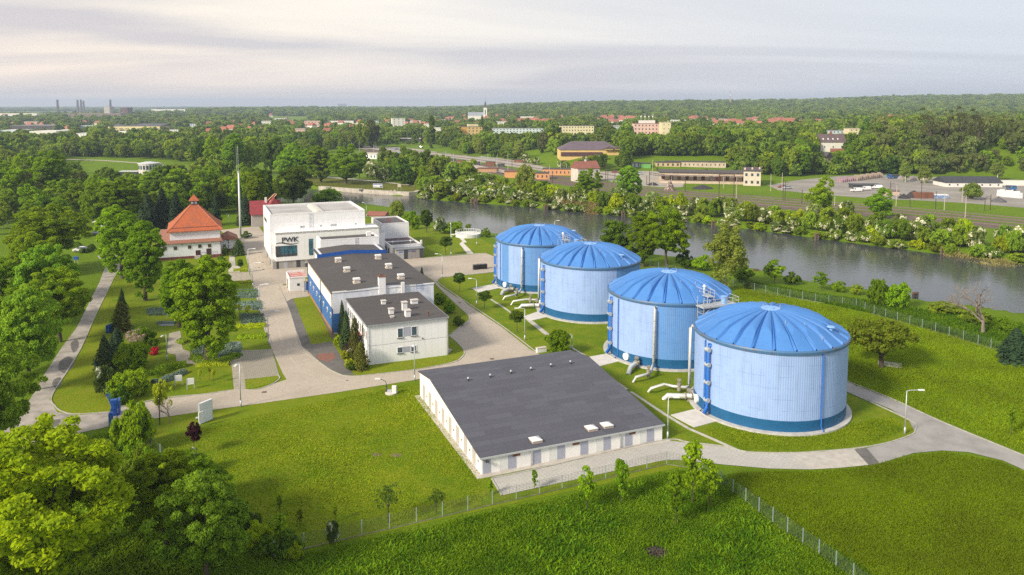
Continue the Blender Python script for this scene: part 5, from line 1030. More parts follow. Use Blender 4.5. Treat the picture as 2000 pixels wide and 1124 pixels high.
for a_ in ((1767, 848, 1772, 764, 1796, 762, 'grey street lamp on the grass tip between the two lanes at the right'), (1304, 857, 1306, 778, 1317, 777, 'street lamp by the right front corner of the grey roofed hall'),
           (1117, 684, 1117, 655, 1102, 652, 'street lamp behind the far right corner of the grey roofed hall'), (1025, 665, 1027, 604, 1014, 602, 'street lamp on the lawn between two ball trees, head pointing left'),
           (931, 596, 932, 547, 922, 544, 'street lamp by the ball tree in front of the farthest tank'), (864, 544, 864, 500, 855, 496, 'street lamp on the kerb corner by the paved yard'),
           (881, 499, 883, 436, 883, 435, 'tall straight lamp post in the lawn beyond the paved yard'), (931, 479, 931, 451, 931, 450, 'slim lamp post near the round white basin'),
           (524.5, 673, 523.5, 613, 539, 608, 'street lamp left of the road, nearest of the row along the garden beds'), (507, 611, 506, 560, 519, 555, 'street lamp left of the road opposite the small shed'),
           (494, 561, 493, 516, 505, 513, 'street lamp left of the road opposite the glass corner window'), (485.5, 532, 485, 488, 495, 486, 'street lamp left of the road by the little clipped tree'),
           (477, 484, 477, 462, 487, 459, 'farthest street lamp of the row, near the foot of the mast'), (470.5, 795, 467, 709, 467, 708, 'street lamp on the lawn edge beside the parking bay'),
           (326.5, 704, 326, 653, 326, 652, 'short lamp post beside the gravel garden path'), (810, 744, 811, 672, 811, 670, 'street lamp in front of the two storey white block'),
           (446.5, 436, 446, 419, 446, 418, 'small lamp post behind the tiled hall'), (716, 424, 716, 402, 711, 395, 'dark curved lamp behind the white office roof'), (1083, 490, 1083, 434, 1088, 431, 'rusty lamp sticking up behind the farthest tank')): lamp(*a_[:6], a_[6])
def fence(name, label, px, hgt, sp, wires=9, m_=None, world=False, base=True, r=.04):
    P = [Vector((q[0], q[1])) for q in (px if world else G(px))]; o0 = P[0]
    root = thing(name, label, 'fence', (o0.x, o0.y, 0)); pts = []
    for i in range(len(P) - 1):
        n_ = max(1, round((P[i + 1] - P[i]).length / sp))
        for k in range(n_): pts.append(P[i].lerp(P[i + 1], k / n_))
    pts.append(P[-1])
    post = None
    for q in pts:
        if post is None: post = MB().box(-r, r, -r, r, -.1, hgt).build('post', m_ or MATS['fence_metal'], root); 
        else: c_ = post.copy(); COL.objects.link(c_); c_.location = (q.x - o0.x, q.y - o0.y, float(hz(q.x, q.y)))
    for i in range(len(pts) - 1):
        a, b = pts[i] - o0, pts[i + 1] - o0; za, zb_ = float(hz(pts[i].x, pts[i].y)), float(hz(pts[i + 1].x, pts[i + 1].y)); mb = MB(); d = (b - a).normalized(); nn = Vector((-d.y, d.x)) * .006; 
        for k in range(wires):
            z = .12 + (hgt - .22) * k / (wires - 1); w_ = .010
            mb.add([(a.x + nn.x, a.y + nn.y, za + z), (b.x + nn.x, b.y + nn.y, zb_ + z), (b.x + nn.x, b.y + nn.y, zb_ + z + w_ * 2), (a.x + nn.x, a.y + nn.y, za + z + w_ * 2)], [(0, 1, 2, 3)])
        nv = int((b - a).length / .35)
        for k in range(1, nv):
            q = a.lerp(b, k / nv); z = za + (zb_ - za) * k / nv; e = d * .008; mb.add([(q.x - e.x, q.y - e.y, z + .1), (q.x + e.x, q.y + e.y, z + .1), (q.x + e.x, q.y + e.y, z + hgt - .08), (q.x - e.x, q.y - e.y, z + hgt - .08)], [(0, 1, 2, 3)])
        mb.build('mesh_panel', m_ or MATS['wire_green'], root)
    if base:
        mb = MB(); strip_mesh(mb, [(q.x - o0.x, q.y - o0.y) for q in pts], .10, -.1, .10); mb.build('plinth', pm('mossy_plinth', (.20, .20, .12), (.10, .13, .04), .9, 1.5), root)
    return root
pm('fence_metal', (.30, .38, .40), (.24, .31, .33), .5, 3, metal=.2); pm('wire_green', (.10, .14, .11), (.08, .11, .09), .6, 3)
fence('mesh_fence', 'thin grey wire mesh fence crossing the foreground below the lawn and lane', [(594, 1073), (1302, 908), (1372, 918), (1408, 948)], 1.6, 2.75)
fence('mesh_fence', 'green grey mesh fence running down to the lower right corner', [(1408, 949), (1632.4, 1111), (1740, 1190)], 1.65, 2.05, 12)
fence('mesh_fence', 'mesh fence half hidden in shrubs from the blue gate to the foreground corner', [(213, 834), (295, 879), (497, 1035), (536, 1090), (594, 1074)], 1.6, 2.7)
fence('mesh_fence', 'long mesh fence along the canal bank right of the tanks', [(1432, 560), (1495, 574), (1592, 590), (1672, 601), (1707, 614.5), (1801, 642), (1910, 674), (1961, 690), (2090, 735)], 1.8, 2.9, 10)
fence('mesh_fence', 'wire fence on the bank behind the tanks', [(934, 458), (980, 469), (1140, 497), (1270, 521), (1431, 560)], 1.6, 3.0, 8)
# blue gate
gr = thing('sliding_gate', 'bright blue steel gate posts with open leaf at the plant entrance', 'gate', (*at(217, 832), 0), 0); o_ = at(217, 832)
def lg(px, py, z=0): x, y = at(px, py, z); return (x - o_[0], y - o_[1])
a_ = lg(213, 832); MB().cbox((a_[0] + .3, a_[1], 0), (.5, .5, 1.75), .4).build('gate_post', blue_dk, gr)
b_ = lg(224, 812); MB().cbox((b_[0], b_[1], 0), (.7, .7, 2.2), .4).cbox((b_[0] + .35, b_[1] + .6, 0), (.25, 1.4, 2.0), .4).build('gate_post', blue_dk, gr)
p0, p1 = Vector(lg(217, 826)), Vector(lg(226, 808)); mb = MB()
for z in (.3, 1.0, 1.7): mb.tube([(p0.x, p0.y, z), (p1.x, p1.y, z)], .06, 6)
for k in range(9): q = p0.lerp(p1, k / 8); mb.tube([(q.x, q.y, .3), (q.x, q.y, 1.7)], .03, 5)
mb.build('leaf', blue_dk, gr)
bf = fence('blue_fence', 'blue railing fence by the white flowering shrub left of the gate', [(222, 806), (208, 775), (192, 750), (186, 720)], 1.4, 1.2, 4, blue_dk)
bf2 = thing('blue_hoarding', 'blue board half hidden behind the broad brown thuja', 'board', (*at(219, 648), 0), 0); MB().cbox((0, 0, 0), (.12, 2.6, 1.5), -.35).build('board', blue_dk, bf2); MB().cbox((0, -1.2, 0), (.16, .16, 1.7), -.35).build('post', blue_dk, bf2)
# sign boards
def sign(name, label, bx, by, ty, wd, yaw, legs=2, m_=white, clear=.45, th=.06, lines=5, cat='sign', ink=None):
    x, y = at(bx, by); h = zat(bx, ty, x, y); r = thing(name, label, cat, (x, y, 0), yaw)
    MB().box(-wd / 2, wd / 2, -th / 2, th / 2, h * clear, h).build('board', m_, r)
    if legs: 
        for s_ in (-1, 1): MB().box(s_ * wd / 2 - .05, s_ * wd / 2 + .05, -.05, .05, -.05, h * clear + .01 if legs == 1 else h).build('leg', steel, r)
    if lines:
        mb = MB(); rnd = random.Random(by)
        for k in range(lines):
            z = h - (h - h * clear) * (k + 1) / (lines + 1.2); x0 = -wd * .4
            while x0 < wd * .32: l_ = rnd.uniform(.05, .16); mb.box(x0, min(x0 + l_, wd * .4), -th / 2 - .008, -th / 2 - .002, z, z + .035); x0 += l_ + .05
        mb.build('small_print', ink or pm('ink_grey', (.25, .27, .32), (.2, .22, .26), .7, 4), r)
    return r
sign('notice_board', 'left of the two white notice boards on legs by the entrance garden', 349, 754, 733, .95, .35); sign('notice_board', 'right of the two white notice boards on legs by the entrance garden', 372.5, 761, 739, .95, .35)
x, y = at(402, 824); r = thing('entrance_sign', 'tall white double sided company sign standing on the lawn edge', 'sign', (x, y, 0), 1.05); MB().box(-.95, .95, -.16, .16, .05, 2.75).build('board', pm('sign_white', (.70, .72, .75), (.62, .64, .68), .5, 1), r); MB().box(-.98, -.952, -.18, .18, 0, 2.8).box(.952, .98, -.18, .18, 0, 2.8).build('frame', steel, r)
mb = MB()
for k in range(1, 6): mb.box(-.9, .9, -.168, -.162, .05 + k * .45, .065 + k * .45)
mb.build('joint', steel, r); MB().box(-1.7, -1.0, -.9, -.8, .7, 2.0).build('side_board', white, r)
for px, py, lb in ((385, 820, 'small white ground spotlight left of the tall company sign'), (414, 818, 'small white ground spotlight right of the tall company sign')):
    x, y = at(px, py); q = thing('spotlight', lb, 'spotlight', (x, y, 0)); MB().cbox((0, 0, .12), (.32, .22, .2), .5).build('lamp_head', white, q); MB().cyl((0, 0, 0), .05, .13, 6).build('stem', dmetal, q)
# pump hatch with cabinet by the lawn
x, y = at(764, 769); q = thing('pump_hatch', 'low round concrete hatch with white cabinet on the lawn by the road', 'hatch', (x, y, 0)); MB().cyl((0, 0, -.05), .85, .25, 24).build('ring', pm('pale_concrete', (.58, .56, .53), (.50, .48, .45), .9, 1.0), q); MB().box(.15, .75, -.35, .15, .202, 1.15).build('cabinet', white, q); MB().box(-.55, .05, -.15, .3, .202, .5).build('cover', steel, q); MB().tube([(.85, 0, 0), (.85, 0, .95)], .04, 5).build('pipe', steel, q)
lamp(755, 768, 755, 750, 742, 740, 'short thin dark lamp with slanting arm beside the pump hatch', dmetal)
x, y = at(1057, 688); q = thing('cabinet', 'small white electrical cabinet at the kerb beside the big round bush', 'cabinet', (x, y, 0), .4); MB().box(-.85, .85, -.3, .3, 0, .75).build('body', white, q); MB().box(-.9, .9, -.35, .35, .752, .82).build('lid', pm('lid_grey', (.55, .5, .46), (.5, .46, .42), .7, 2), q)
for k, (px, py) in enumerate(((929, 527), (937, 526), (946, 525.5))):
    x, y = at(px, py); q = thing('black_bin', ['left', 'middle', 'right'][k] + ' one of three square black bins on the paved yard', 'bin', (x, y, 0), R0, 'black bins on the paved yard'); MB().box(-.6, .6, -.5, .5, 0, 1.15).build('body', pm('black_plastic', (.018, .018, .02), (.012, .012, .014), .5, 2), q); MB().box(-.63, .63, -.53, .53, 1.152, 1.25).build('lid', pm('grey_plastic', (.06, .06, .065), (.05, .05, .055), .5, 2), q)
x, y = at(598, 522); q = thing('litter_bin', 'dark round litter bin against the grey panel base of the office', 'bin', (x, y, 0)); MB().cyl((0, 0, 0), .3, 1.05, 14).build('body', dmetal, q); MB().cyl((0, 0, 1.052), .32, .06, 14).build('lid', steel, q)
# round white basin by the canal
x, y = at(914, 462); q = thing('round_basin', 'low round white concrete basin with railing near the canal', 'basin', (x, y, 0)); n_ = 32; MB().cyl((0, 0, 0), 4.0, 1.0, n_).build('wall', pm('basin_white', (.66, .68, .68), (.55, .57, .57), .8, 1), q); mb = MB()
for i in range(n_): a = 6.283 * i / n_; mb.tube([(3.9 * math.cos(a), 3.9 * math.sin(a), 1.0), (3.9 * math.cos(a), 3.9 * math.sin(a), 1.8)], .04, 4)
mb.tube([(3.9 * math.cos(6.283 * i / n_), 3.9 * math.sin(6.283 * i / n_), 1.8) for i in range(n_ + 1)], .04, 4); mb.build('railing', white, q); MB().box(-5.4, -3.9, -1, 0, 0, .8).build('step', white, q)
for P in ([(893, 461), (901, 461), (912, 474), (905, 475), (917, 487), (925, 496), (912, 496), (903, 484), (897, 477), (903, 472)],): sheet('stepping_path', P, .05, pm('pale_concrete', (.58, .56, .53), (.50, .48, .45), .9, 1.0))
# stone slab under the spreading tree
x, y = at(1738, 713); o = MB().box(-1.7, 1.7, -1.2, 1.2, 0, .12).build('stone_slab', conc, None, (x, y, 0), -.45); tag(o, 'flat concrete slab lying in the grass under the spreading tree', 'slab')
x, y = at(1280, 1081); o = MB(); rnd = random.Random(3)
for k in range(60): a, r_ = rnd.uniform(0, 6.28), rnd.uniform(0, 1.15); t = rnd.uniform(0, 6.28); l_ = rnd.uniform(.15, .5); o.tube([(r_ * math.cos(a), r_ * math.sin(a) * .8, rnd.uniform(.02, .15)), (r_ * math.cos(a) + l_ * math.cos(t), r_ * math.sin(a) * .8 + l_ * math.sin(t), rnd.uniform(.02, .2))], rnd.uniform(.02, .06), 4)
tag(o.build('burnt_branches', pm('charred', (.022, .019, .016), (.09, .07, .045), .95, 4), None, (x, y, 0)), 'pile of charred branches and ash in the foreground meadow', 'debris')
for k, (px, py) in enumerate(((1008, 519), (1075, 519),)): pass
# rubble by the white block's right corner
x, y = at(877, 688); o = MB(); rnd = random.Random(9)
for k in range(9): o.cbox((rnd.uniform(-.4, .4), rnd.uniform(-.9, .9), rnd.uniform(0, .35)), (.6, .35, .22), rnd.uniform(0, 3))
tag(o.build('stone_pile', conc, None, (x, y, 0)), 'small pile of grey stone blocks at the right corner of the white block', 'stone pile')
# ---------------------------------------------------------------- near trees and shrubs
for a_ in (
 ('maple', 60, 1215, 845, 510, 'huge yellow green maple filling the bottom left corner'),
 ('maple_g', 325, 1070, 878, 175, 'dark green tree behind the mid green one, bottom left'),
 ('maple_y', 405, 1150, 922, 230, 'mid green young maple right of the huge maple, at the lower left'),
 ('maple_y', -20, 905, 668, 205, 'bright green tree cut by the left edge above the corner maple'),
 ('maple_y', 58, 765, 565, 160, 'dense green tree at the left edge beside the old road, nearer one'),
 ('maple_g', 118, 668, 522, 140, 'dark green tree leaning over the old road'),
 ('maple_y', 85, 640, 480, 150, 'yellow green tree behind the dense one at the left edge'),
 ('linden2', 25, 640, 505, 110, 'green tree filling the left edge above the nearer maples'), ('maple_y', 15, 735, 600, 105, 'light tree at the left edge between two darker crowns'), ('maple_g', 60, 590, 455, 110, 'tree behind the small red roofed shed at the left edge'),
 ('maple_g', 92, 535, 405, 165, 'wide round tree beyond the verge at the left, near the parked car'),
 ('linden', 240, 545, 403, 88, 'tall tree by the old road, left of the linden with the visible trunk'),
 ('linden', 284, 588, 435, 88, 'tall linden with a visible dark trunk on the garden lawn'),
 ('linden2', 350, 640, 508, 84, 'linden partly hidden behind the big central linden'),
 ('linden', 405, 708, 502, 130, 'big dark linden rising from the garden beds in the middle left'),
 ('spruce', 239, 606, 562, 20, 'small blue grey spruce on top of the thuja hedge'),
 ('thuja', 238, 646, 588, 38, 'broad rusty green thuja column beside the blue board'),
 ('pine', 229, 690, 640, 38, 'dark yew like bush left of the pink blossoming tree'),
 ('spruce', 206, 722, 652, 46, 'small dark spruce on the verge corner of the entrance garden'),
 ('pink', 264, 690, 645, 48, 'small tree with pale pink blossom in the entrance garden'),
 ('bigbush', 262, 722, 667, 74, 'bright yellow green shrub in front of the pink tree'),
 ('bigbush', 280, 672, 640, 50, 'low spreading green shrub behind the pink tree'),
 ('globe', 300, 683, 662, 26, 'clipped round shrub right of the pink tree'),
 ('red', 303, 693, 678, 24, 'bright red flowering azalea in the entrance garden'),
 ('whitebush', 204, 772, 716, 52, 'white flowering shrub by the blue railing'),
 ('bigbush', 256, 772, 722, 84, 'broad dark green shrub behind the blue gate'),
 ('bush1', 235, 790, 755, 40, 'dark shrub at the foot of the blue gate'),
 ('yellow', 312, 830, 742, 48, 'small crooked tree with lime yellow leaves by the entrance lane'),
 ('bare', 332, 828, 772, 34, 'leafless twiggy shrub right of the lime yellow tree'),
 ('purple', 378, 890, 826, 34, 'small round purple leaved tree on the lawn'),
 ('bigbush', 262, 880, 792, 84, 'light green bush in front of the entrance lane by the gate'),
 ('bush1', 236, 880, 840, 60, 'dark bush on the fence line below the gate'),
 ('bush0', 300, 925, 872, 60, 'bush on the fence line between gate and foreground'),
 ('whitebush', 368, 930, 880, 62, 'white flowering shrub behind the dark foreground tree'),
 ('linden2', 385, 1000, 890, 130, 'dark tree between the two green foreground maples'),
 ('bush1', 470, 1050, 985, 90, 'dark shrub on the fence line at the foreground corner'),
 ('young', 545, 1075, 1005, 42, 'small bushy tree by the foreground fence corner'),
 ('bush1', 560, 1085, 1040, 70, 'low dark shrub under the little tree at the fence corner'),
 ('young', 546, 1000, 968, 14, 'tiny sapling at the left of the lawn'), ('young', 585, 1028, 994, 17, 'small bright sapling near the fence, left'),
 ('young', 655, 1020, 983, 12, 'thin sapling on the lawn above the white flowering twig'), ('whitebush', 649, 1062, 1018, 34, 'white flowering twiggy shrub at the foreground fence'),
 ('thin', 758, 1022, 948, 60, 'thin airy tree on the lawn just inside the fence'), ('thin', 853, 1005, 957, 40, 'smaller airy tree on the lawn near the fence'),
 ('young', 957, 968, 938, 14, 'small bright sapling at the corner of the white lane'), ('young', 1044, 956, 918, 15, 'bright little sapling in front of the white lane'),
 ('young2', 1147, 998, 912, 42, 'young tree with brownish green crown below the white lane'), ('young', 1213, 985, 898, 36, 'dark green young tree below the white lane, second of the group'),
 ('young', 1352, 985, 862, 46, 'tallest bright young tree overlapping the white lane'), ('young2', 1386, 992, 900, 56, 'bushy young tree right of the tallest one below the lane'),
 ('young', 1320, 1028, 920, 42, 'nearest young tree with a pale trunk in the foreground meadow'),
 ('ball', 897, 570, 534, 26, 'clipped ball tree by the paved lane, farthest of the three'), ('ball', 946, 604, 569, 31, 'clipped ball tree by the paved lane, middle of the three'), ('ball', 1010, 649, 607, 33, 'clipped ball tree by the paved lane, nearest of the three'),
 ('globe', 1089, 693, 645, 54, 'big round clipped bush behind the corner of the grey roofed hall'),
 ('cypress', 669, 657, 586, 20, 'slim dark cypress, tallest by the blue hall corner'), ('cypress', 677, 680, 606, 30, 'middle dark green cypress left of the entrance stairs'), ('thuja', 694, 702, 620, 26, 'yellow green thuja in front of the stairs'), ('thuja', 705, 722, 668, 32, 'shorter stout thuja at the corner of the white block'),
 ('lime', 675, 701, 686, 20, 'upper of two bright lime globe bushes by the stairs'), ('lime', 682, 717, 702, 20, 'lower of two bright lime globe bushes by the stairs'), ('bush1', 686, 724, 708, 22, 'dark low bush under the lime globes'), ('bush3', 660, 678, 656, 18, 'light shrub left of the cypresses'),
 ('globe', 860, 594, 573, 26, 'round dark bush at the right side of the white block'), ('bush0', 878, 612, 588, 30, 'second bush right of the white block'), ('bush1', 896, 636, 618, 26, 'dark trailing shrub in the lawn tip right of the white block'), ('cypress', 824, 541, 521, 9, 'tiny cypress at the edge of the paved yard'),
 ('willow', 774, 432, 393, 38, 'small light green willow by the water behind the office'), ('bush0', 800, 440, 412, 34, 'round shrub between the willow and the dark pine'), ('globe', 811, 448, 424, 18, 'little clipped round tree on the garden lawn by the canal'), ('broad_d', 833, 454, 410, 27, 'dark pine on the canal side lawn'), ('whitebush', 860, 457, 424, 28, 'yellow green flowering shrub right of the dark pine'), ('bigbush', 887, 456, 433, 42, 'bluish shrub in front of the canal'), ('ball', 871, 499, 462, 28, 'small dark tree on the lawn by the stepping path'), ('bush0', 950, 464, 446, 20, 'round bush by the white basin'), ('bush0', 914, 447, 437, 14, 'low bush at the water behind the basin'), ('bush3', 887, 463, 458, 10, 'yellow ground shrub by the lawn path'),
 ('broad_d', 1203, 512, 432, 62, 'dark tree on the bank left of the big bright one'), ('linden2', 1256, 522, 418, 66, 'left stem of the big bright bank trees'), ('maple_g', 1302, 525, 402, 96, 'biggest bright green tree on the canal bank behind the tanks'), ('bush1', 1338, 524, 490, 40, 'dark bush on the bank right of the biggest tree'), ('bush0', 1368, 528, 498, 46, 'bush on the bank left of the birch'),
 ('birch', 1416, 566, 428, 84, 'tall weeping birch with white trunk on the canal bank'), ('bush0', 1448, 548, 520, 44, 'bush at the foot of the birch'), ('young2', 1512, 556, 507, 50, 'small light green tree on the bank right of the birch'), ('bush1', 1548, 556, 532, 34, 'dark bush on the bank right of the small tree'), ('young2', 1605, 568, 532, 36, 'light green bush tree at the water edge'), ('bush0', 1636, 570, 548, 30, 'small bush at the water edge left of gap'), ('bush2', 1672, 576, 556, 26, 'tiny bush at the water edge'), ('bigbush', 1715, 598, 545, 44, 'light green round shrub by the rusty pile'), ('bigbush', 1752, 602, 553, 52, 'yellow green shrub right beside the rusty pile'),
 ('bare', 1920, 654, 550, 100, 'leafless tree on the canal bank at the right'), ('pine', 1982, 708, 640, 66, 'dark spruce at the right edge in the meadow'), ('spread', 1722, 718, 630, 150, 'low spreading old tree with dark trunk in the meadow'), ('bush2', 1845, 612, 592, 70, 'low scrub on the bank at the water'), ('bush2', 1900, 632, 606, 60, 'low scrub on the bank by the leafless tree'), ('bush0', 1965, 648, 622, 50, 'scrub on the bank at the right edge'), ('bush1', 1463, 565, 550, 26, 'small dark bush at the start of the canal fence'),
 ('ball', 470, 534, 507, 12, 'little clipped standard tree by the road'), ('spruce', 465, 499, 466, 30, 'small dark spruce beside the tiled hall'), ('bush1', 440, 500, 478, 14, 'dark shrub at the right corner of the tiled hall'), ('bush1', 482, 466, 452, 22, 'shrub at the foot of the mast'),
 ('stick', 391, 749, 722, 11, 'left of three lime green lollipop trees by the notice boards'), ('stick', 409, 742, 716, 11, 'rear of three lime green lollipop trees by the notice boards'), ('stick', 417, 750, 722, 12, 'right of three lime green lollipop trees by the notice boards'),
 ('stick', 485, 626, 596, 16, 'lime standard tree in the slate bed by the road'), ('stick', 468, 622, 594, 14, 'lime standard tree half behind the big linden'),
 ('globe', 640, 404, 370, 60, 'round bright tree between the office roof and the canal'), ('broad_d', 575, 412, 326, 68, 'big dark tree behind the office building'),
 ('young', 1975, 850, 790, 20, 'thin sapling in the meadow near the right edge'), ('young', 1460, 470, 455, 4, 'x')):
    if a_[5] == 'x': continue
    k_ = a_[0]; cat = 'tree'
    if 'bush' in a_[5] or 'shrub' in a_[5] or 'azalea' in a_[5] or 'scrub' in a_[5]: cat = 'shrub'
    pt(k_, a_[1], a_[2], a_[3], a_[4], a_[5], cat)
for k_, (bx, by, ty, wp_) in enumerate(((232, 868, 822, 46), (262, 896, 850, 50), (284, 915, 866, 44), (330, 948, 900, 54), (352, 965, 925, 44), (420, 1012, 962, 56), (446, 1034, 990, 50), (500, 1068, 1020, 56), (520, 1088, 1048, 50), (300, 985, 940, 60), (250, 950, 900, 60), (575, 1098, 1066, 44))): pt(['bush1', 'bush0', 'bush2', 'bush3'][k_ % 4], bx, by, ty, wp_, 'tangled bush along the mesh fence between gate and foreground corner', 'shrub', 'bushes along the left fence')
# clipped hedges and planted rows: each row one hedge
def hedge(px, wd, hgt, m_, label, n_=260, size=.16, name='hedge'):
    P = smooth_line(G(px), 5); rng = np.random.default_rng(int(px[0][0])); L_ = sum(math.dist(P[i], P[i + 1]) for i in range(len(P) - 1)); n_ = int(n_ * L_)
    A = np.array(P); seg = rng.integers(0, len(A) - 1, n_); t = rng.random((n_, 1)); c = A[seg] * (1 - t) + A[seg + 1] * t; d = A[seg + 1] - A[seg]; d /= np.linalg.norm(d, axis=1, keepdims=True); q = np.stack([-d[:, 1], d[:, 0]], 1)
    th = rng.uniform(0, math.pi, n_); r = np.sqrt(rng.uniform(.6, 1, n_)); lump = 1 + .22 * np.array([noise.noise((x * .9, y * .9, 3)) for x, y in c]) * 2
    off = np.cos(th) * r * wd / 2 * lump; z = np.sin(th) * r * hgt * lump
    pos = np.column_stack([c + q * off[:, None], z + .03]); nr = np.column_stack([q * np.cos(th)[:, None], np.sin(th)]) + rng.normal(size=(n_, 3)) * .45
    o0 = P[0]; pos[:, 0] -= o0[0]; pos[:, 1] -= o0[1]; me = quad_mesh(name, pos, nr, size * rng.uniform(.7, 1.3, n_), m_, rng=rng); o = bpy.data.objects.new(name, me); COL.objects.link(o); o.location = (o0[0], o0[1], 0); return tag(o, label, 'hedge')
hedge([(295, 738), (330, 722), (363, 715)], 2.0, 1.0, L_green, 'dark green curved hedge behind the notice boards')
hedge([(300, 752), (330, 742), (362, 728)], 1.6, .7, L_blue, 'low blue green juniper bank behind the notice boards')
hedge([(384, 716), (415, 714), (448, 712)], 1.7, .55, L_lime, 'bright lime ground hedge behind the lollipop trees')
hedge([(456, 530), (486, 528)], 1.5, .6, L_lime, 'lime green low hedge beside the second road lamp'); hedge([(457, 555), (490, 552)], 1.5, .6, L_lime, 'lime green low hedge crossing the garden near the lamp row')
hedge([(462, 640), (519, 638)], 2.2, .6, L_bright, 'bright green planted strip nearest the lamp row end'); hedge([(465, 660), (520, 657)], 2.6, .5, L_green, 'green planted strip above the parking bay'); hedge([(455, 600), (510, 597)], 1.8, .4, L_blue, 'blue grey lavender strip by the road'); hedge([(452, 572), (500, 570)], 1.3, .4, L_green, 'green edging of the lavender bed')
hedge([(381, 700), (405, 712), (440, 705), (468, 694)], 2.0, .7, L_green, 'low shrubs around the foot of the big linden'); hedge([(350, 668), (365, 672)], 1.6, .6, L_mid, 'low hedge beside the gravel path')
hedge([(288, 610), (328, 608)], 1.8, .25, L_blue, 'lavender bed in the middle of the garden lawn'); hedge([(308, 632), (342, 632)], 1.2, .25, L_blue, 'lavender bed beside the central lindens')
hedge([(150, 480), (165, 495), (180, 485)], 2.0, 1.2, L_dark, 'dark hedge behind the wide round tree'); hedge([(430, 505), (440, 522)], 1.5, .8, L_dark, 'dark hedge at the right end of the tiled hall')

# ---------------------------------------------------------------- trees behind the plant and along the far bank
SEEN = {}
def many(kinds, pts, cat, label, group, jit=.12, parts=True):
    """pts: (px, base y, top y, crown width px)"""
    for i, (bx, by, ty, wp_) in enumerate(pts):
        k_ = kinds[i % len(kinds)]; x, y, z = gat(bx, by); h = zat(bx, ty, x, y) - z
        plant(k_, x, y, max(h, 1.0), wp_ * y / F, label, cat, group, z=z - .1, parts=parts)
R4 = ['round0', 'round1', 'round2', 'round3']; M4 = ['mid0', 'mid1', 'mid2', 'mid3']
many(['round0', 'linden', 'round2', 'linden2'], [(182, 440, 352, 50), (236, 442, 347, 84), (30, 420, 330, 90), (100, 400, 296, 78), (62, 398, 300, 66), (8, 396, 310, 60), (340, 400, 330, 60), (300, 395, 335, 56), (390, 392, 328, 62), (430, 398, 340, 50), (465, 415, 345, 48), (500, 430, 335, 52), (520, 395, 335, 50), (478, 392, 320, 40)], 'tree', 'dense green tree in the wood behind the tiled hall and mast', 'trees behind the tiled hall')
many(['deadish', 'deadish'], [(45, 420, 325, 70), (160, 392, 328, 60)], 'tree', 'thin olive tree with sparse brownish crown at the left', 'sparse olive trees at the left')
many(['pine'], [(290, 452, 378, 44), (318, 448, 365, 40), (345, 450, 372, 34), (422, 440, 380, 22), (480, 440, 378, 34)], 'tree', 'dark pine rising close behind the tiled hall', 'dark pines behind the tiled hall')
many(['round3', 'round0', 'linden2', 'round1'], [(395, 340, 272, 48), (425, 342, 266, 50), (455, 344, 262, 46), (490, 340, 268, 52), (530, 344, 270, 56), (565, 350, 280, 50), (600, 350, 292, 40), (415, 330, 270, 50)], 'tree', 'tall dark tree of the row along the harbour dyke', 'tall trees of the dyke row')
pt('linden2', 627, 357, 286, 56, 'yellow green tree at the left end of the quay lawn'); pt('round0', 676, 360, 284, 78, 'large round tree on the quay lawn'); pt('haw1', 728, 350, 312, 36, 'grey green flowering bush right of the large round tree', 'shrub'); pt('round3', 702, 348, 300, 40, 'dark tree behind the large round tree')
many(['haw0', 'bush1', 'round1', 'haw3', 'haw2', 'round2'], [(757, 352, 322, 26), (775, 352, 310, 36), (795, 356, 325, 26), (810, 360, 330, 30), (745, 356, 328, 26), (826, 372, 325, 22), (843, 356, 317, 30), (848, 380, 350, 30), (862, 388, 352, 38), (828, 378, 346, 28)], 'tree', 'mixed shrub or small tree on the slope beyond the quay', 'shrubs beyond the quay')
many(['willow'], [(1027, 388, 322, 50)], 'tree', 'light willow on the far bank near the orange sheds', None); many(['maple_g'], [(1147, 396, 330, 60)], 'tree', 'bright green tree in front of the signal house', None); many(['maple_y'], [(1229, 398, 324, 66)], 'tree', 'tallest bright tree on the far bank right of the signal house', None)
many(['round0'], [(1603, 424, 343, 58)], 'tree', 'bright tree on the far bank left of the parked white vans', None); many(['round0'], [(1718, 428, 366, 60)], 'tree', 'round bright tree on the far bank in front of the coal yard', None); many(['haw1'], [(1655, 445, 392, 44)], 'shrub', 'tall cream flowering hawthorn in front of the railway', None)
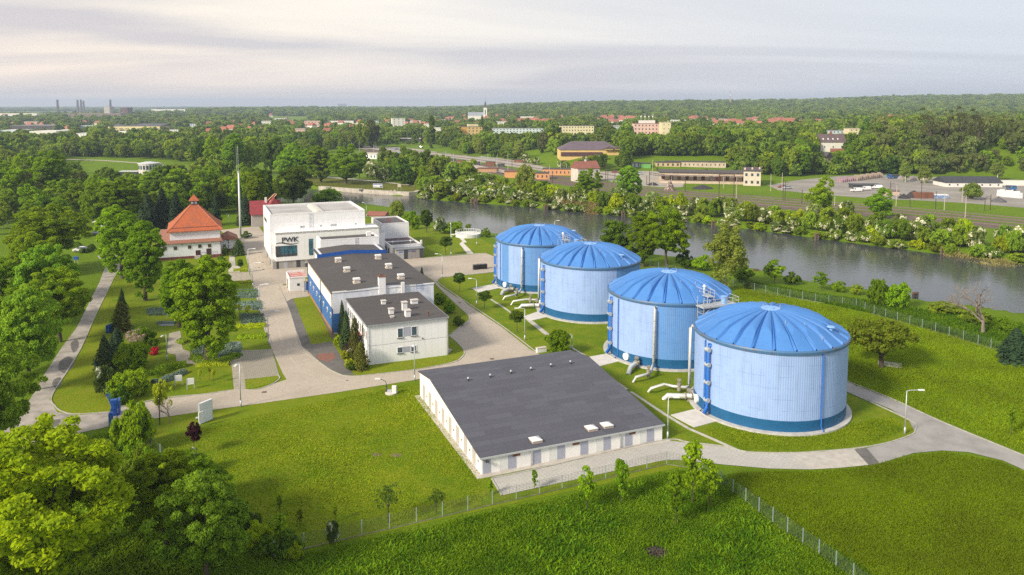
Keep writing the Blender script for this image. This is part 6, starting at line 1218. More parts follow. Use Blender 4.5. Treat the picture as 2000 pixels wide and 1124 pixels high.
# the bank itself: a thick band of bushes following the waterline
rng = np.random.default_rng(77); FB = smooth_line(FARS[5:], 6); L_ = np.cumsum([0] + [math.dist(FB[i], FB[i + 1]) for i in range(len(FB) - 1)])
def on_line(s_):
    i = int(np.searchsorted(L_, s_) - 1); i = max(0, min(i, len(FB) - 2)); t = (s_ - L_[i]) / (L_[i + 1] - L_[i] + 1e-9); a, b = Vector(FB[i]), Vector(FB[i + 1]); d = (b - a).normalized(); return a.lerp(b, t), Vector((-d.y, d.x)) * (1 if (-d.y * -1 + d.x) else 1)
s_ = 14.0; nb = 0
while s_ < 470:
    for row, (off, hh_, ww_) in enumerate(((.3, 3.2, 5.2), (4.2, 5.4, 6.2), (8.6, 6.4, 6.6), (13.2, 6.2, 7.0))):
        q, nrm = on_line(s_ + rng.uniform(-1.2, 1.2)); nrm = nrm if nrm.y > 0 or nrm.x > 0 else -nrm
        if row == 3 and rng.random() < .25 + .5 * (s_ < 190): continue
        x, y = q.x + nrm.x * (off + rng.uniform(-.8, .8)), q.y + nrm.y * (off + rng.uniform(-.8, .8))
        pxx = XP + F * x / y
        if -60 < pxx < 2080 and not (1848 < pxx < 1866 and row < 2):
            k_ = ['haw0', 'haw1', 'haw2', 'haw3', 'haw3', 'haw3', 'haw1', 'bush3'][rng.integers(8)]
            lab = {'haw0': 'green bush with cream blossom on the far bank', 'haw1': 'bush thick with cream hawthorn blossom on the far bank', 'haw2': 'green bush dotted with cream blossom on the far bank', 'haw3': 'plain green bush on the far bank', 'bush3': 'bright yellow green bush on the far bank'}[k_]
            plant(k_, x, y, hh_ * rng.uniform(.7, 1.3), ww_ * rng.uniform(.8, 1.2), lab, 'shrub', 'bushes lining the far canal bank', z=float(hz(x, y)) - .1); nb += 1
    s_ += 5.0
# mooring piles
pile = None
pw = pm('pile_timber', (.16, .12, .10), (.09, .07, .06), .9, 3)
def dolphin(px, py, ty, label, big=False):
    x, y = at(px, py, -1.8); h = zat(px, ty, x, y) + 1.8; r = thing('mooring_pile', label, 'mooring pile', (x, y, -1.8), .3, 'steel and timber mooring piles in the canal')
    for sx_ in (-.45, .45): MB().box(sx_ - .22, sx_ + .22, -.25, .25, -1, h).build('pile', pw if not big else dmetal, r)
    MB().box(-.2, .2, -.15, .15, h * .45, h * .65).box(-.7, .7, -.3, .3, h - .35, h - .1).build('fender', rust, r)
for a_ in ((824, 386, 377, 'mooring pile at the right end of the quay'), (923, 400, 389, 'pair of mooring piles below the cream flowering bushes'), (929.5, 401, 388, 'mooring piles right beside the pair under the flowering bushes'), (1066, 411, 400, 'mooring pile in front of the straw coloured reeds'), (1217, 424, 414, 'mooring pile below the tallest bright tree of the far bank'), (1393, 446, 432, 'mooring pile between the big bank tree and the birch'), (1595, 470, 456, 'mooring pile left of the blossoming bushes in mid canal'), (1841, 498, 483, 'mooring pile at the reedy gap of the far bank'), (1476, 543, 526, 'mooring pile at the near bank behind the birch', True), (1787, 588, 571, 'thick rusty steel pile at the near bank', True)): dolphin(*a_)
# quay edge, boards
P = G([(625, 371), (700, 377), (760, 381), (800, 383), (812, 382), (816, 379)], -1.8); tag(strip_mesh(MB(), P, 2.0, -3, .05).build('quay_wall', pm('quay_concrete', (.50, .47, .42), (.34, .31, .27), .9, .6, grime=.3)), 'pale concrete quay edge along the lawn of the far bank', 'quay')
sheet('quay_lawn', [(600, 358), (625, 364), (700, 370.5), (760, 374), (812, 375), (835, 372), (835, 364), (720, 354), (660, 348), (600, 345)], .03, grass_mat('quay_grass', (.14, .15, .018), (.09, .12, .012), (.20, .17, .05)))
sheet('path', [(608, 343), (660, 347), (740, 354), (832, 365), (832, 367), (740, 356), (660, 349), (608, 345)], .05, conc)
sign('billboard', 'white billboard with a blue and dark picture band on the quay lawn', 738, 369, 359, 5.2 * .9, 0, 2, white, .25, .1, 0)
x, y = at(738, 369); h = zat(738, 359, x, y); o = MB().box(-2.2, 2.2, -.07, -.052, h * .80, h * .95).box(-2.2, -.3, -.07, -.052, h * .35, h * .42).box(1.0, 2.2, -.07, -.052, h * .35, h * .60).build('printed_band', blue_dk, bpy.data.objects['billboard']); 
sign('info_sign', 'small brown and white sign standing on the quay lawn', 780, 373, 360, 1.6, 0, 1, pm('sign_tan', (.55, .5, .42), (.48, .44, .38), .7, 2), .55, .06, 3)
for k, (px, py) in enumerate(((702, 371), (768, 374), (640, 368))):
    x, y = at(px, py); o = MB(); rnd = random.Random(k)
    for j in range(7): o.cbox((rnd.uniform(-1.5, 1.5), rnd.uniform(-.6, .6), -.05), (rnd.uniform(.5, 1.1), rnd.uniform(.4, .8), rnd.uniform(.3, .7)), rnd.uniform(0, 3))
    tag(o.build('rock_pile', pm('pale_rock', (.45, .42, .37), (.3, .28, .24), .9, 1.5), None, (x, y, 0)), ['heap of pale rocks on the quay lawn left of the billboard', 'heap of pale rocks by the small sign on the quay lawn', 'low stones at the left end of the quay lawn'][k], 'rocks')

# ---------------------------------------------------------------- railway beyond the canal
ballast = pm('ballast', (.13, .095, .075), (.085, .065, .055), .95, .4, bp=.03); pale_g = pm('dusty_yard', (.36, .33, .29), (.26, .24, .21), .95, .12, lo=.4, hi=.65); yard_m = pm('yard_ground', (.22, .205, .19), (.30, .28, .25), .95, .08, lo=.42, hi=.62); railm = pm('rail_steel', (.22, .18, .16), (.15, .12, .11), .5, 3, metal=.5); plat = pm('platform_paving', (.42, .37, .33), (.36, .32, .28), .9, .5)
sheet('rail_bed', [(700, 298), (800, 312), (900, 330), (1000, 346), (1100, 362), (1200, 378), (1350, 393), (1500, 407), (1650, 420), (1800, 434), (2000, 452), (2300, 480), (2300, 450), (2000, 426), (1800, 408), (1650, 396), (1500, 384), (1350, 372), (1200, 358), (1100, 345), (1000, 330), (900, 314), (800, 301), (720, 291)], .02, ballast)
sheet('platform', [(780, 303), (860, 313), (940, 326), (1000, 337), (1060, 348), (1060, 351), (940, 333), (800, 313)], .45, plat)
sheet('dirt_yard', [(700, 284), (800, 290), (900, 300), (1000, 309), (1100, 322), (1200, 330), (1290, 336), (1340, 350), (1330, 372), (1240, 362), (1100, 340), (1000, 326), (900, 311), (800, 300), (700, 291)], .015, pale_g)
sheet('coal_yard', [(1520, 372), (1600, 380), (1700, 388), (1800, 392), (1900, 398), (2020, 408), (2150, 420), (2150, 356), (2000, 352), (1900, 350), (1800, 345), (1720, 342), (1640, 344), (1560, 352), (1500, 362)], .02, yard_m)
for P_ in ([(1120, 363), (1300, 381.5), (1500, 398.5), (1750, 418.5), (2000, 441), (2300, 468), (2300, 464), (2000, 438.5), (1750, 416.8), (1500, 397), (1300, 380), (1120, 361.5)], [(1000, 341), (1300, 376.5), (1500, 393.6), (1750, 412.8), (2000, 435), (2300, 461), (2300, 459), (2000, 433.6), (1750, 411.6), (1500, 392.4), (1300, 375.4), (1000, 340)], [(1230, 365), (1500, 389.2), (1750, 407.8), (2000, 429.4), (2300, 453), (2300, 449), (2000, 424), (1750, 404), (1500, 385), (1230, 361)]): sheet('grass_strip', P_, .03, meadow)
sheet('grass_strip', [(1230, 366), (1350, 378), (1500, 388), (1500, 370), (1330, 366)], .018, meadow)
def offs(P, d):
    out = []; n = len(P)
    for i in range(n): t = (Vector(P[min(i + 1, n - 1)]) - Vector(P[max(i - 1, 0)])).normalized(); out.append((P[i][0] - t.y * d, P[i][1] + t.x * d))
    return out
lines = [[(705, 293), (850, 311), (1000, 334.5), (1150, 357), (1300, 374), (1500, 391), (1750, 410), (2000, 432), (2200, 450)], [(702, 295), (850, 315), (1000, 339), (1150, 362), (1300, 379), (1500, 396), (1750, 416), (2000, 438), (2200, 458)], [(700, 297), (850, 320), (1000, 344), (1150, 367), (1300, 384), (1500, 401), (1750, 422), (2000, 445), (2200, 466)], [(750, 289), (900, 304), (1000, 316), (1120, 332), (1240, 350)], [(770, 295), (900, 308.5), (1000, 322), (1120, 341)], [(1100, 350), (1300, 370), (1500, 387), (1750, 405), (2000, 427), (2200, 444)]]
for L0 in lines:
    P = smooth_line(G(L0), 5); mb = MB(); 
    for s_ in (-.72, .72): strip_mesh(mb, offs(P, s_), .12, .02, .22)
    mb.build('railway', railm); tag(bpy.data.objects[-1] if False else [o for o in (bpy.data.objects.get('railway'),) if o][0], kind='structure')
for o in list(bpy.data.objects):
    if o.name.startswith('railway'): o['kind'] = 'structure'
    
def pole(px, by, ty, label, m_=None, arm=0, r_=.16, grp='catenary and lamp poles along the railway'):
    x, y = at(px, by); h = zat(px, ty, x, y); q = thing('railway_pole', label, 'pole', (x, y, 0), 0, grp); MB().cyl((0, 0, 0), r_, h, 6, r2=r_ * .75).build('pole', m_ or lampm, q)
    if arm: MB().tube([(0, 0, h * .86), (arm, arm * .6, h * .90)], .06, 4).tube([(0, 0, h * .70), (arm, arm * .6, h * .86)], .05, 4).build('bracket', m_ or lampm, q)
rsm = pm('dark_rust_pole', (.07, .045, .04), (.05, .035, .03), .8, 3); con_p = pm('concrete_pole', (.45, .40, .34), (.38, .34, .29), .9, 3)
for k, (px, by, ty, mm_, ar) in enumerate(((687, 300, 278, 0, 2), (702, 298, 276, 0, 0), (730, 302, 283, 0, 2), (748, 310, 290, 0, 2), (791, 314, 286, 0, 2), (826, 320, 295, 0, 2.5), (839, 322, 300, 1, 0), (871, 320, 295, 0, -2.5), (804, 323, 312, 1, 0), (886, 327, 300, 0, 0), (908, 330, 315, 0, 0), (926, 333, 307, 0, 2.5), (936, 322, 306, 0, 0), (971, 328, 304, 0, -2.5), (992, 332, 302, 0, 0), (1000, 338, 290, 1, 0), (953, 318, 300, 0, 0), (1010, 323, 315, 2, 0), (1073, 353, 322, 2, 0), (1079, 358, 340, 1, 0), (1095, 342, 318, 2, 0), (1183, 354, 318, 1, 0), (1187, 357, 325, 1, 2), (1201, 352, 326, 1, 0), (1263, 362, 343, 1, 0), (1268, 364, 334, 1, 2), (1274, 366, 312, 2, 0), (1311, 369, 345, 2, 0), (1338, 375, 347, 1, 2.5), (1404, 386, 342, 1, -3), (1413, 368, 344, 2, 0), (1433, 384, 346, 0, 0), (1438, 388, 344, 2, 0), (1505, 374, 340, 2, 0), (1529, 392, 348, 1, 0), (1533, 393, 352, 1, 2), (1527, 372, 338, 2, 0), (1566, 398, 371, 1, 0), (1630, 402, 384, 2, 0), (1738, 392, 355, 1, 2.5), (1750, 403, 363, 2, 0), (1777, 405, 377, 1, 0), (1827, 410, 374, 1, 0), (1844, 411, 377, 2, 0), (1885, 425, 382, 2, 0), (1879, 395, 360, 2, 0), (1799, 390, 350, 1, 0), (1923, 412, 386, 1, -3), (1934, 410, 380, 1, -3))):
    pole(px, by, ty, ['grey steel railway mast', 'dark rusty railway mast', 'pale concrete railway pole'][mm_] + ' among the tracks beyond the canal', [lampm, rsm, con_p][mm_], ar)
# gantries
for k, (x0, x1, y0, y1, ty) in enumerate(((939, 971, 322, 327, 306), (1404, 1433, 386, 385, 341), (1268, 1338, 364, 374, 338))):
    a, b = at(x0, y0), at(x1, y1); h = zat(x0, ty, *a); q = thing('gantry', ['light steel', 'rusty tall', 'long rusty'][k] + ' gantry beam spanning the railway tracks', 'gantry', (a[0], a[1], 0)); mb = MB(); d = (b[0] - a[0], b[1] - a[1]); mb.tube([(0, 0, h), (d[0], d[1], h)], .12, 4).tube([(0, 0, h - .9), (d[0], d[1], h - .9)], .1, 4)
    for j in range(12): mb.tube([(d[0] * j / 12, d[1] * j / 12, h), (d[0] * (j + .5) / 12, d[1] * (j + .5) / 12, h - .9)], .05, 3)
    mb.build('beam', [lampm, rsm, rsm][k], q)
    for e in ((0, 0), d): MB().cyl((e[0], e[1], 0), .16, h, 6).build('leg', [lampm, rsm, rsm][k], q)

# ---------------------------------------------------------------- buildings beyond
VIEWS = []
def fbox(name, label, x0, x1, yb, yt, depth, wm, rm, roof='flat', yaw=0.0, rise=2.0, win=None, cat='building', group=None, ground=None, hip=0.0, wname='window', gm=None, axis='x', over=.3, sills=False):
    """building whose front foot runs from pixel x0 to x1 on row yb, eaves at row yt"""
    xc = (x0 + x1) / 2; X_, Y_, z = gat(xc, yb); h = zat(xc, yt, X_, Y_) - z; wd = (x1 - x0) * Y_ / F / max(.3, math.cos(yaw + math.atan2(X_, Y_) * 1.0) if False else math.cos(yaw))
    VIEWS.append(((X_ - wd / 2) / Y_ - .004, (X_ + wd / 2) / Y_ + .004, Y_, z + min(.15 * h, 2)))
    r = thing(name, label, cat, (X_, Y_, z), yaw, group); MB().box(-wd / 2, wd / 2, 0, depth, -3, h).build('wall', wm, r)
    if roof == 'flat': MB().box(-wd / 2 - over, wd / 2 + over, -over, depth + over, h + .003, h + .3).build('roof', rm, r)
    elif roof == 'gable': MB().gable(-wd / 2, wd / 2, 0, depth, h, h + rise, axis, over, .2, hip=hip).build('roof', rm, r)
    elif roof == 'mono': MB().add([(-wd / 2 - over, -over, h), (wd / 2 + over, -over, h), (wd / 2 + over, depth + over, h + rise), (-wd / 2 - over, depth + over, h + rise), (-wd / 2, -.1, h - .3), (wd / 2, -.1, h - .3), (wd / 2, depth, h - .3), (-wd / 2, depth, h - .3)], [(0, 1, 2, 3), (4, 5, 1, 0), (5, 6, 2, 1), (6, 7, 3, 2), (7, 4, 0, 3)]).build('roof', rm, r)
    if win:
        nx_, nz_, fw, fh = win
        for i in range(nx_):
            for j in range(nz_):
                cx_ = -wd / 2 + wd * (i + .5) / nx_; z0 = h * (j + .5) / nz_ - h / nz_ * fh / 2; ww_ = wd / nx_ * fw; MB().box(cx_ - ww_ / 2, cx_ + ww_ / 2, -.06, -.003, z0, z0 + h / nz_ * fh).build(wname, gm or glz, r)
    return r, wd, h
red_t = pm('red_tile_roof', (.26, .10, .075), (.20, .08, .06), .85, .3); orange_t = pm('orange_tile_roof', (.34, .125, .08), (.27, .10, .07), .85, .3); yel = pm('yellow_wall', (.68, .48, .20), (.60, .42, .18), .85, .3); yel2 = pm('pale_yellow_wall', (.70, .62, .40), (.62, .55, .36), .85, .3); pinkw = pm('pink_wall', (.66, .45, .40), (.60, .41, .37), .85, .3); bluew = pm('pale_blue_wall', (.50, .58, .62), (.45, .53, .57), .85, .3); orw = pm('orange_wall', (.62, .31, .14), (.52, .26, .13), .9, .5); beige = pm('beige_wall', (.58, .50, .40), (.44, .36, .28), .9, .4, grime=.35); darkr = pm('dark_slate_roof', (.085, .075, .08), (.06, .055, .06), .85, .4); fwhite = pm('far_white', (.72, .70, .67), (.64, .62, .60), .8, .3)
mb_r, wd_, h_ = fbox('signal_house', 'signal house with red brown gabled roof beside the railway', 1128, 1172, 356, 329, 9, pm('signal_wall', (.60, .56, .50), (.45, .42, .40), .9, .4), red_t, 'gable', .35, 3.6, (4, 2, .3, .35)); MB().box(-.4, .4, 4, 4.7, h_ + 2.5, h_ + 4.4).build('chimney', fwhite, mb_r)
r_, _, _ = fbox('orange_shed', 'long low orange railway shed left of the signal house', 1060, 1130, 343, 331, 7, orw, bitumen, 'flat', -.16, 0, (9, 1, .25, .4)); fbox('orange_shed', 'small orange shed with black flat roof near the willow', 1046, 1072, 351, 339, 7, orw, bitumen, 'flat', -.1, 0, (3, 1, .3, .4)); fbox('orange_shed', 'orange shed half hidden by bushes left of the willow', 985, 1012, 348, 336, 7, orw, rust, 'flat', -.1); fbox('brick_shed', 'low brick shed between bushes and tracks', 932, 970, 337, 330, 6, pm('brick_wall', (.46, .28, .18), (.38, .23, .15), .9, .6), rust, 'flat', -.2)
fbox('platform_hut', 'cream hut with pale roof at the left end of the platform', 714, 736, 311, 301, 6, cream, pm('pale_roof', (.5, .47, .42), (.42, .4, .36), .85, .6), 'gable', -.3, .8, (3, 1, .3, .5))
# platform canopy
a, b = at(795, 308), at(854, 315.5); q = thing('platform_canopy', 'long pale blue roofed canopy on the station platform', 'canopy', (a[0], a[1], .45)); d = (b[0] - a[0], b[1] - a[1]); ya = math.atan2(d[1], d[0]); q.rotation_euler = (0, 0, ya); l_ = math.hypot(*d); MB().box(0, l_, -1.8, 1.8, 2.9, 3.15).build('roof', pm('canopy_blue', (.42, .50, .66), (.36, .44, .6), .5, 1), q); MB().box(2, l_ - 2, .2, .35, 0, 2.8).build('wall', cream, q)
for k in range(10): MB().box(k * l_ / 9.5 + .3, k * l_ / 9.5 + .5, -1.2, -1.0, 0, 2.9).build('post', blue_dk, q)
# purple roofed hall
fbox('market_hall', 'long hall with dusky purple hipped roof and yellow gables above the railway', 1094, 1212, 305, 293, 26, yel, pm('purple_roof', (.130, .100, .125), (.10, .08, .10), .85, .3), 'gable', .02, 5.2, None, hip=9); r_ = bpy.data.objects['market_hall']
for k in range(3):
    r2 = MB().gable(9 + k * 7, 15.5 + k * 7, -2.2, 6, 5.2, 6.9, 'y', .4); r2.build('dormer', MATS['purple_roof'], r_); MB().add([(9.2 + k * 7, -2.1, 4.2), (15.3 + k * 7, -2.1, 4.2), (15.3 + k * 7, -2.1, 5.2), (12.25 + k * 7, -2.1, 6.7), (9.2 + k * 7, -2.1, 5.2)], [(0, 1, 2, 3, 4)]).build('gable', yel, r_)
MB().box(-20, 8, -.5, -.1, .0, 2.6).build('hedge_screen', pm('purple_hedge', (.10, .045, .05), (.07, .035, .04), .9, 2), r_)
# goods warehouse with dock
wr, wd_, h_ = fbox('goods_warehouse', 'long derelict beige goods warehouse with dark roof and loading dock', 1290, 1456, 357, 338, 16, beige, darkr, 'flat', -.19, 0, (11, 1, .42, .5), gm=pm('dark_opening', (.06, .04, .035), (.16, .08, .05), .9, .5, lo=.48, hi=.55), over=.8)
MB().box(-wd_ / 2, wd_ / 2, -6.5, -.2, -.5, 1.0).build('loading_dock', pm('dock_concrete', (.55, .46, .36), (.42, .34, .26), .9, .6), wr); MB().box(-wd_ / 2, wd_ / 2, -5.2, -.9, h_ * .72, h_ * .72 + .18).build('dock_canopy', pm('canopy_rust', (.16, .12, .11), (.28, .24, .22), .9, .5), wr)
MB().box(wd_ * .06, wd_ * .13, -.1, -.061, 1.1, 3.1).build('graffiti', pm('graffiti_white', (.62, .58, .55), (.3, .25, .25), .8, 1.2, lo=.45, hi=.5), wr); MB().box(wd_ * .14, wd_ * .2, -.1, -.061, 1.1, 3.3).build('graffiti', pm('graffiti_red', (.32, .08, .06), (.5, .3, .26), .8, 1.4, lo=.5, hi=.58), wr)
o_, wd_, h_ = fbox('warehouse_office', 'two storey beige office block at the right end of the warehouse', 1453, 1484, 363.5, 334.5, 22, pm('office_beige', (.62, .55, .46), (.52, .46, .39), .9, .4, grime=.3), darkr, 'flat', -.30, 0, (3, 2, .4, .38), over=.5)
for k in range(3):
    for j in range(2): MB().box(wd_ / 2 + .003, wd_ / 2 + .07, 4 + k * 7, 6.2 + k * 7, .9 + j * 3.2, 2.3 + j * 3.2).build('window', glz, o_)
for k in range(3): MB().box(-4 + k * 3.6, -3.2 + k * 3.6, 3 + k * 3, 3.8 + k * 3, h_ + .3, h_ + 1.3).build('chimney', pinkw, o_)
fbox('ruined_barrack', 'long roofless beige barrack with empty windows at the wood edge', 1302, 1416, 327, 317, 8, beige, darkr, 'flat', -.12, 0, (14, 1, .22, .35), gm=dmetal); fbox('yellow_outbuilding', 'small ochre outbuilding behind the warehouse', 1281, 1328, 326, 318, 9, pm('ochre_wall', (.55, .42, .26), (.45, .34, .2), .9, .6), darkr, 'flat', -.1, 0, (5, 1, .35, .6))
fbox('green_container', 'light green container garage beyond the tracks', 1252, 1271, 329, 320, 6, pm('green_panel', (.16, .42, .10), (.13, .36, .09), .7, 1), darkr, 'flat', 0); fbox('grey_container', 'pale grey garage beside the light green container', 1236, 1251, 327, 319, 6, bluew, darkr, 'flat', 0, 0, (2, 1, .3, .8)); 
x, y = at(1416, 312); MB().cyl((0, 0, 0), .9, 9, 10, r2=.7).build('chimney', beige, None, (x, y, 0)); tag(bpy.data.objects['chimney.%03d' % 0] if False else [o for o in bpy.data.objects if o.name.startswith('chimney') and o.parent is None][0], 'short pale chimney at the edge of the birches behind the barrack', 'chimney')
# coal yard
fbox('yard_house', 'low white yard building with black hipped roof in the coal yard', 1848, 1956, 366, 357, 13, fwhite, pm('black_sheet_roof', (.045, .05, .06), (.035, .04, .05), .7, .4), 'gable', -.06, 2.6, (7, 1, .18, .35), hip=0, gm=dmetal); 
fbox('yard_wall', 'white concrete slab wall at the back of the coal yard', 1955, 2010, 363, 354, .3, fwhite, fwhite, 'flat', -.12, over=.02, cat='wall'); fbox('rusty_container', 'long rust red container beside the tracks', 1787, 1823, 388, 378, 2.5, rust, rust, 'flat', -.05, over=0, cat='container'); fbox('blue_container', 'blue and white tarpaulin covered container right of the rusty one', 1823, 1852, 388, 382, 2.5, pm('blue_tarp', (.10, .20, .42), (.5, .52, .55), .7, 1.5, lo=.5, hi=.6), white, 'flat', -.1, over=0, cat='container'); fbox('small_shed', 'small pink walled shed with rusty roof in the coal yard', 1728, 1756, 382, 374, 5, pm('pink_shed', (.55, .42, .36), (.46, .35, .3), .9, 1), pm('mauve_roof', (.18, .12, .13), (.14, .10, .11), .9, 1), 'flat', -.1); fbox('open_shelter', 'open dark shelter with green end beside the stacked pallets', 1667, 1722, 369, 362, 6, dmetal, dmetal, 'flat', -.05)
def heap(px, py, ty, wpx, m_, label, cat='heap', grp=None):
    x, y = at(px, py); h = zat(px, ty, x, y); w_ = wpx * y / F / 2; V = [(0, 0, h)]; n_ = 18; rnd = random.Random(int(px)); Fc = []
    for j, (rr, zz) in enumerate(((.4, .62), (.75, .28), (1.0, -.05))):
        for i in range(n_): a = 6.283 * i / n_; q = rr * rnd.uniform(.85, 1.12); V.append((w_ * q * math.cos(a), w_ * .8 * q * math.sin(a), h * zz * rnd.uniform(.85, 1.1)))
    Fc += [(0, 1 + i, 1 + (i + 1) % n_) for i in range(n_)]
    for j in range(2): Fc += [(1 + j * n_ + i, 1 + (j + 1) * n_ + i, 1 + (j + 1) * n_ + (i + 1) % n_, 1 + j * n_ + (i + 1) % n_) for i in range(n_)]
    tag(MB().add(V, Fc).build('heap', m_, None, (x, y, 0)), label, cat, grp)
coal = pm('coal', (.028, .028, .032), (.05, .05, .055), .9, 2, bp=.1); heap(1785, 386, 372, 40, coal, 'black coal heap in the yard behind the rusty container'); heap(1765, 388, 378, 24, coal, 'smaller black coal heap left of the main one'); heap(1783, 352, 343, 20, pm('gravel_heap', (.30, .27, .26), (.24, .22, .2), .95, 1), 'grey gravel heap at the back of the yard'); heap(1757, 349, 342, 16, MATS['gravel_heap'], 'small grey gravel heap at the back left of the yard'); heap(1800, 351, 344, 18, pm('sand_heap', (.58, .50, .38), (.5, .43, .33), .95, 1), 'pale sand heap at the back of the yard'); heap(1812, 350, 343.5, 16, MATS['sand_heap'], 'second pale sand heap right beside the first'); heap(1950, 395, 384, 34, pm('slag', (.12, .12, .13), (.08, .08, .09), .95, 1), 'dark slag heap at the right of the yard'); heap(1308, 372, 350, 22, pm('scrap', (.14, .09, .08), (.4, .36, .33), .95, 1.2, lo=.5, hi=.6), 'heap of brown sleepers and scrap before the warehouse'); heap(1372, 369, 361, 46, coal, 'long dark heap of old sleepers on the grass before the warehouse'); heap(1275, 362, 356, 26, coal, 'dark heap of sleepers left of the scrap pile'); heap(1938, 322, 322, 1, coal, 'x') if False else None
pal = pm('pallet_load', (.42, .34, .28), (.28, .22, .19), .9, 1.6, lo=.45, hi=.55); pal2 = pm('pallet_pink', (.42, .28, .32), (.30, .2, .24), .9, 1.6, lo=.45, hi=.55); whp = pm('wrapped_load', (.72, .74, .78), (.62, .64, .68), .5, 1.2)
def stacks(x0, x1, y0, y1, n_, m_, label, grp, h_=1.4, rows=2, w_=1.6):
    for r__ in range(rows):
        for k in range(n_):
            px = x0 + (x1 - x0) * (k + .5) / n_; py = y0 + (y1 - y0) * (k + .5) / n_; x, y = at(px, py); y += r__ * 2.4
            o = MB(); o.box(-w_ / 2, w_ / 2, -.6, .6, 0, h_ * .5).box(-w_ / 2 + .05, w_ / 2 - .05, -.55, .55, h_ * .52, h_ * (1 + .15 * ((k * 7 + r__) % 3))); tag(o.build('pallet_stack', m_, None, (x, y, .02)), label, 'pallet', grp)
stacks(1640, 1668, 357, 354, 7, pal2, 'pinkish stacked pallet load in the row left of the yard', 'pinkish pallet stacks', 1.8); stacks(1670, 1722, 354, 347, 14, pal, 'brown stacked pallet load in the row at the back of the yard', 'brown pallet stacks', 2.2); stacks(1955, 1995, 384, 388, 7, whp, 'white wrapped pallet load at the right edge of the yard', 'white wrapped pallet loads', 2.4)
# the white house on the slope and other nearer houses
r_, wd_, h_ = fbox('white_house', 'tall white house with dark brown roof and red chimney among trees on the slope', 1602, 1652, 297, 278, 10, fwhite, pm('brown_roof', (.12, .085, .09), (.10, .075, .08), .85, .5), 'gable', 0, 5.2, (3, 1, .12, .2)); MB().box(-.6, .6, 4, 5, h_ + 4, h_ + 7).build('chimney', red_t, r_); MB().box(-2, wd_ / 2 + .1, -.15, -.06, -.2, 2.2).build('brick_base', pm('red_brick', (.34, .13, .10), (.28, .11, .09), .9, 1), r_)
for k in range(4): MB().add([(-6.5 + k * 3.2, 1.3, h_ + 1.6), (-5.7 + k * 3.2, 1.3, h_ + 1.6), (-5.7 + k * 3.2, 2.1, h_ + 2.45), (-6.5 + k * 3.2, 2.1, h_ + 2.45)], [(0, 1, 2, 3)]).build('skylight', white, r_)
fbox('grey_gable_house', 'small grey house with steep dark roof below the white house', 1609, 1630, 317, 308, 9, beige, darkr, 'gable', .5, 3.4, (1, 1, .25, .3), axis='y'); fbox('flat_block', 'flat grey block with red chimneys behind the white house', 1611, 1655, 268, 255, 12, bluew, darkr, 'flat', 0, 0, (6, 2, .3, .4)); fbox('yellow_block', 'pale yellow block half hidden right of the white house', 1658, 1686, 268, 252, 12, yel2, beige, 'flat', 0, 0, (3, 3, .3, .35))
for k_, (x0, x1, yb, yt, m_) in enumerate(((893, 905, 319, 313.5, rust), (908, 922, 320.5, 314.5, beige), (926, 936, 322, 317, dmetal), (948, 966, 324, 317, rust), (972, 984, 326, 321, dmetal), (1004, 1022, 318, 313, rust), (872, 888, 315, 311, dmetal))): fbox('freight_wagon', ['rusty', 'tan', 'dark', 'long rusty', 'small dark', 'far rusty', 'low dark'][k_] + ' freight wagon or shed standing on the dusty sidings left of centre', x0, x1, yb, yt, 2.8, m_, dmetal, 'flat', -.2, 0, None, 'wagon', over=0)
# town
for k_, (px, yb, hp, wp_) in enumerate(((520, 246, 9, 18), (548, 238, 7, 22), (585, 262, 10, 20), (702, 250, 8, 24), (730, 244, 8, 18), (812, 244, 8, 22), (838, 252, 9, 18), (868, 240, 7, 20), (1075, 240, 7, 22), (1110, 236, 7, 26), (1205, 240, 7, 24), (1360, 242, 8, 22), (1420, 240, 7, 30), (1465, 236, 6, 26), (1210, 256, 10, 20), (980, 246, 8, 20), (340, 262, 9, 20), (60, 246, 8, 24), (130, 262, 8, 20), (380, 250, 8, 24))): fbox('town_block', 'pale flat roofed block half hidden in the trees of the distant town', px - wp_ / 2, px + wp_ / 2, yb, yb - hp, 12, [fwhite, cream, pinkw, yel2, bluew][k_ % 5], [fwhite, darkr, beige][k_ % 3], 'flat', .1, 0, (6, 3, .35, .4), group='pale blocks of the distant town')
r_, wd_, h_ = fbox('apartment_block', 'yellow and ochre apartment block above the railway trees', 899, 942, 270, 248, 14, yel, darkr, 'flat', .25, 0, (6, 4, .35, .4)); MB().box(-3, 9, 3, 9, h_ + .3, h_ + 2.8).build('roof_room', yel2, r_); MB().box(-wd_ / 2 - .01, -wd_ / 2 + wd_ * .28, -.12, -.061, 0, h_).build('ochre_panel', pm('deep_ochre', (.66, .36, .08), (.6, .33, .08), .9, 1), r_)
fbox('apartment_block', 'pink and pale blue apartment block right of the yellow one', 962, 1065, 264, 251, 12, bluew, darkr, 'flat', -.05, 0, (16, 3, .35, .4)); fbox('gable_wall', 'pink end block of the pale blue apartments', 960, 972, 266, 250.5, 12, pinkw, darkr, 'flat', -.05, 0, (1, 3, .3, .3)); fbox('apartment_block', 'long cream apartment block behind trees with pale roof', 1093, 1160, 264, 246, 12, yel2, darkr, 'flat', .05, 0, (12, 3, .35, .4))
r_, wd_, h_ = fbox('apartment_block', 'pink apartment block with roof aerials in the middle distance', 1238, 1292, 270, 242, 14, pinkw, red_t, 'flat', .0, 0, (8, 4, .35, .4)); fbox('gable_block', 'cream stair tower at the right end of the pink apartment block', 1292, 1310, 272, 240, 14, yel2, beige, 'flat', .0, 0, (2, 4, .2, .2)); MB().box(-8, 8, 4, 9, h_ + .3, h_ + 3.2).build('roof_room', fwhite, r_)
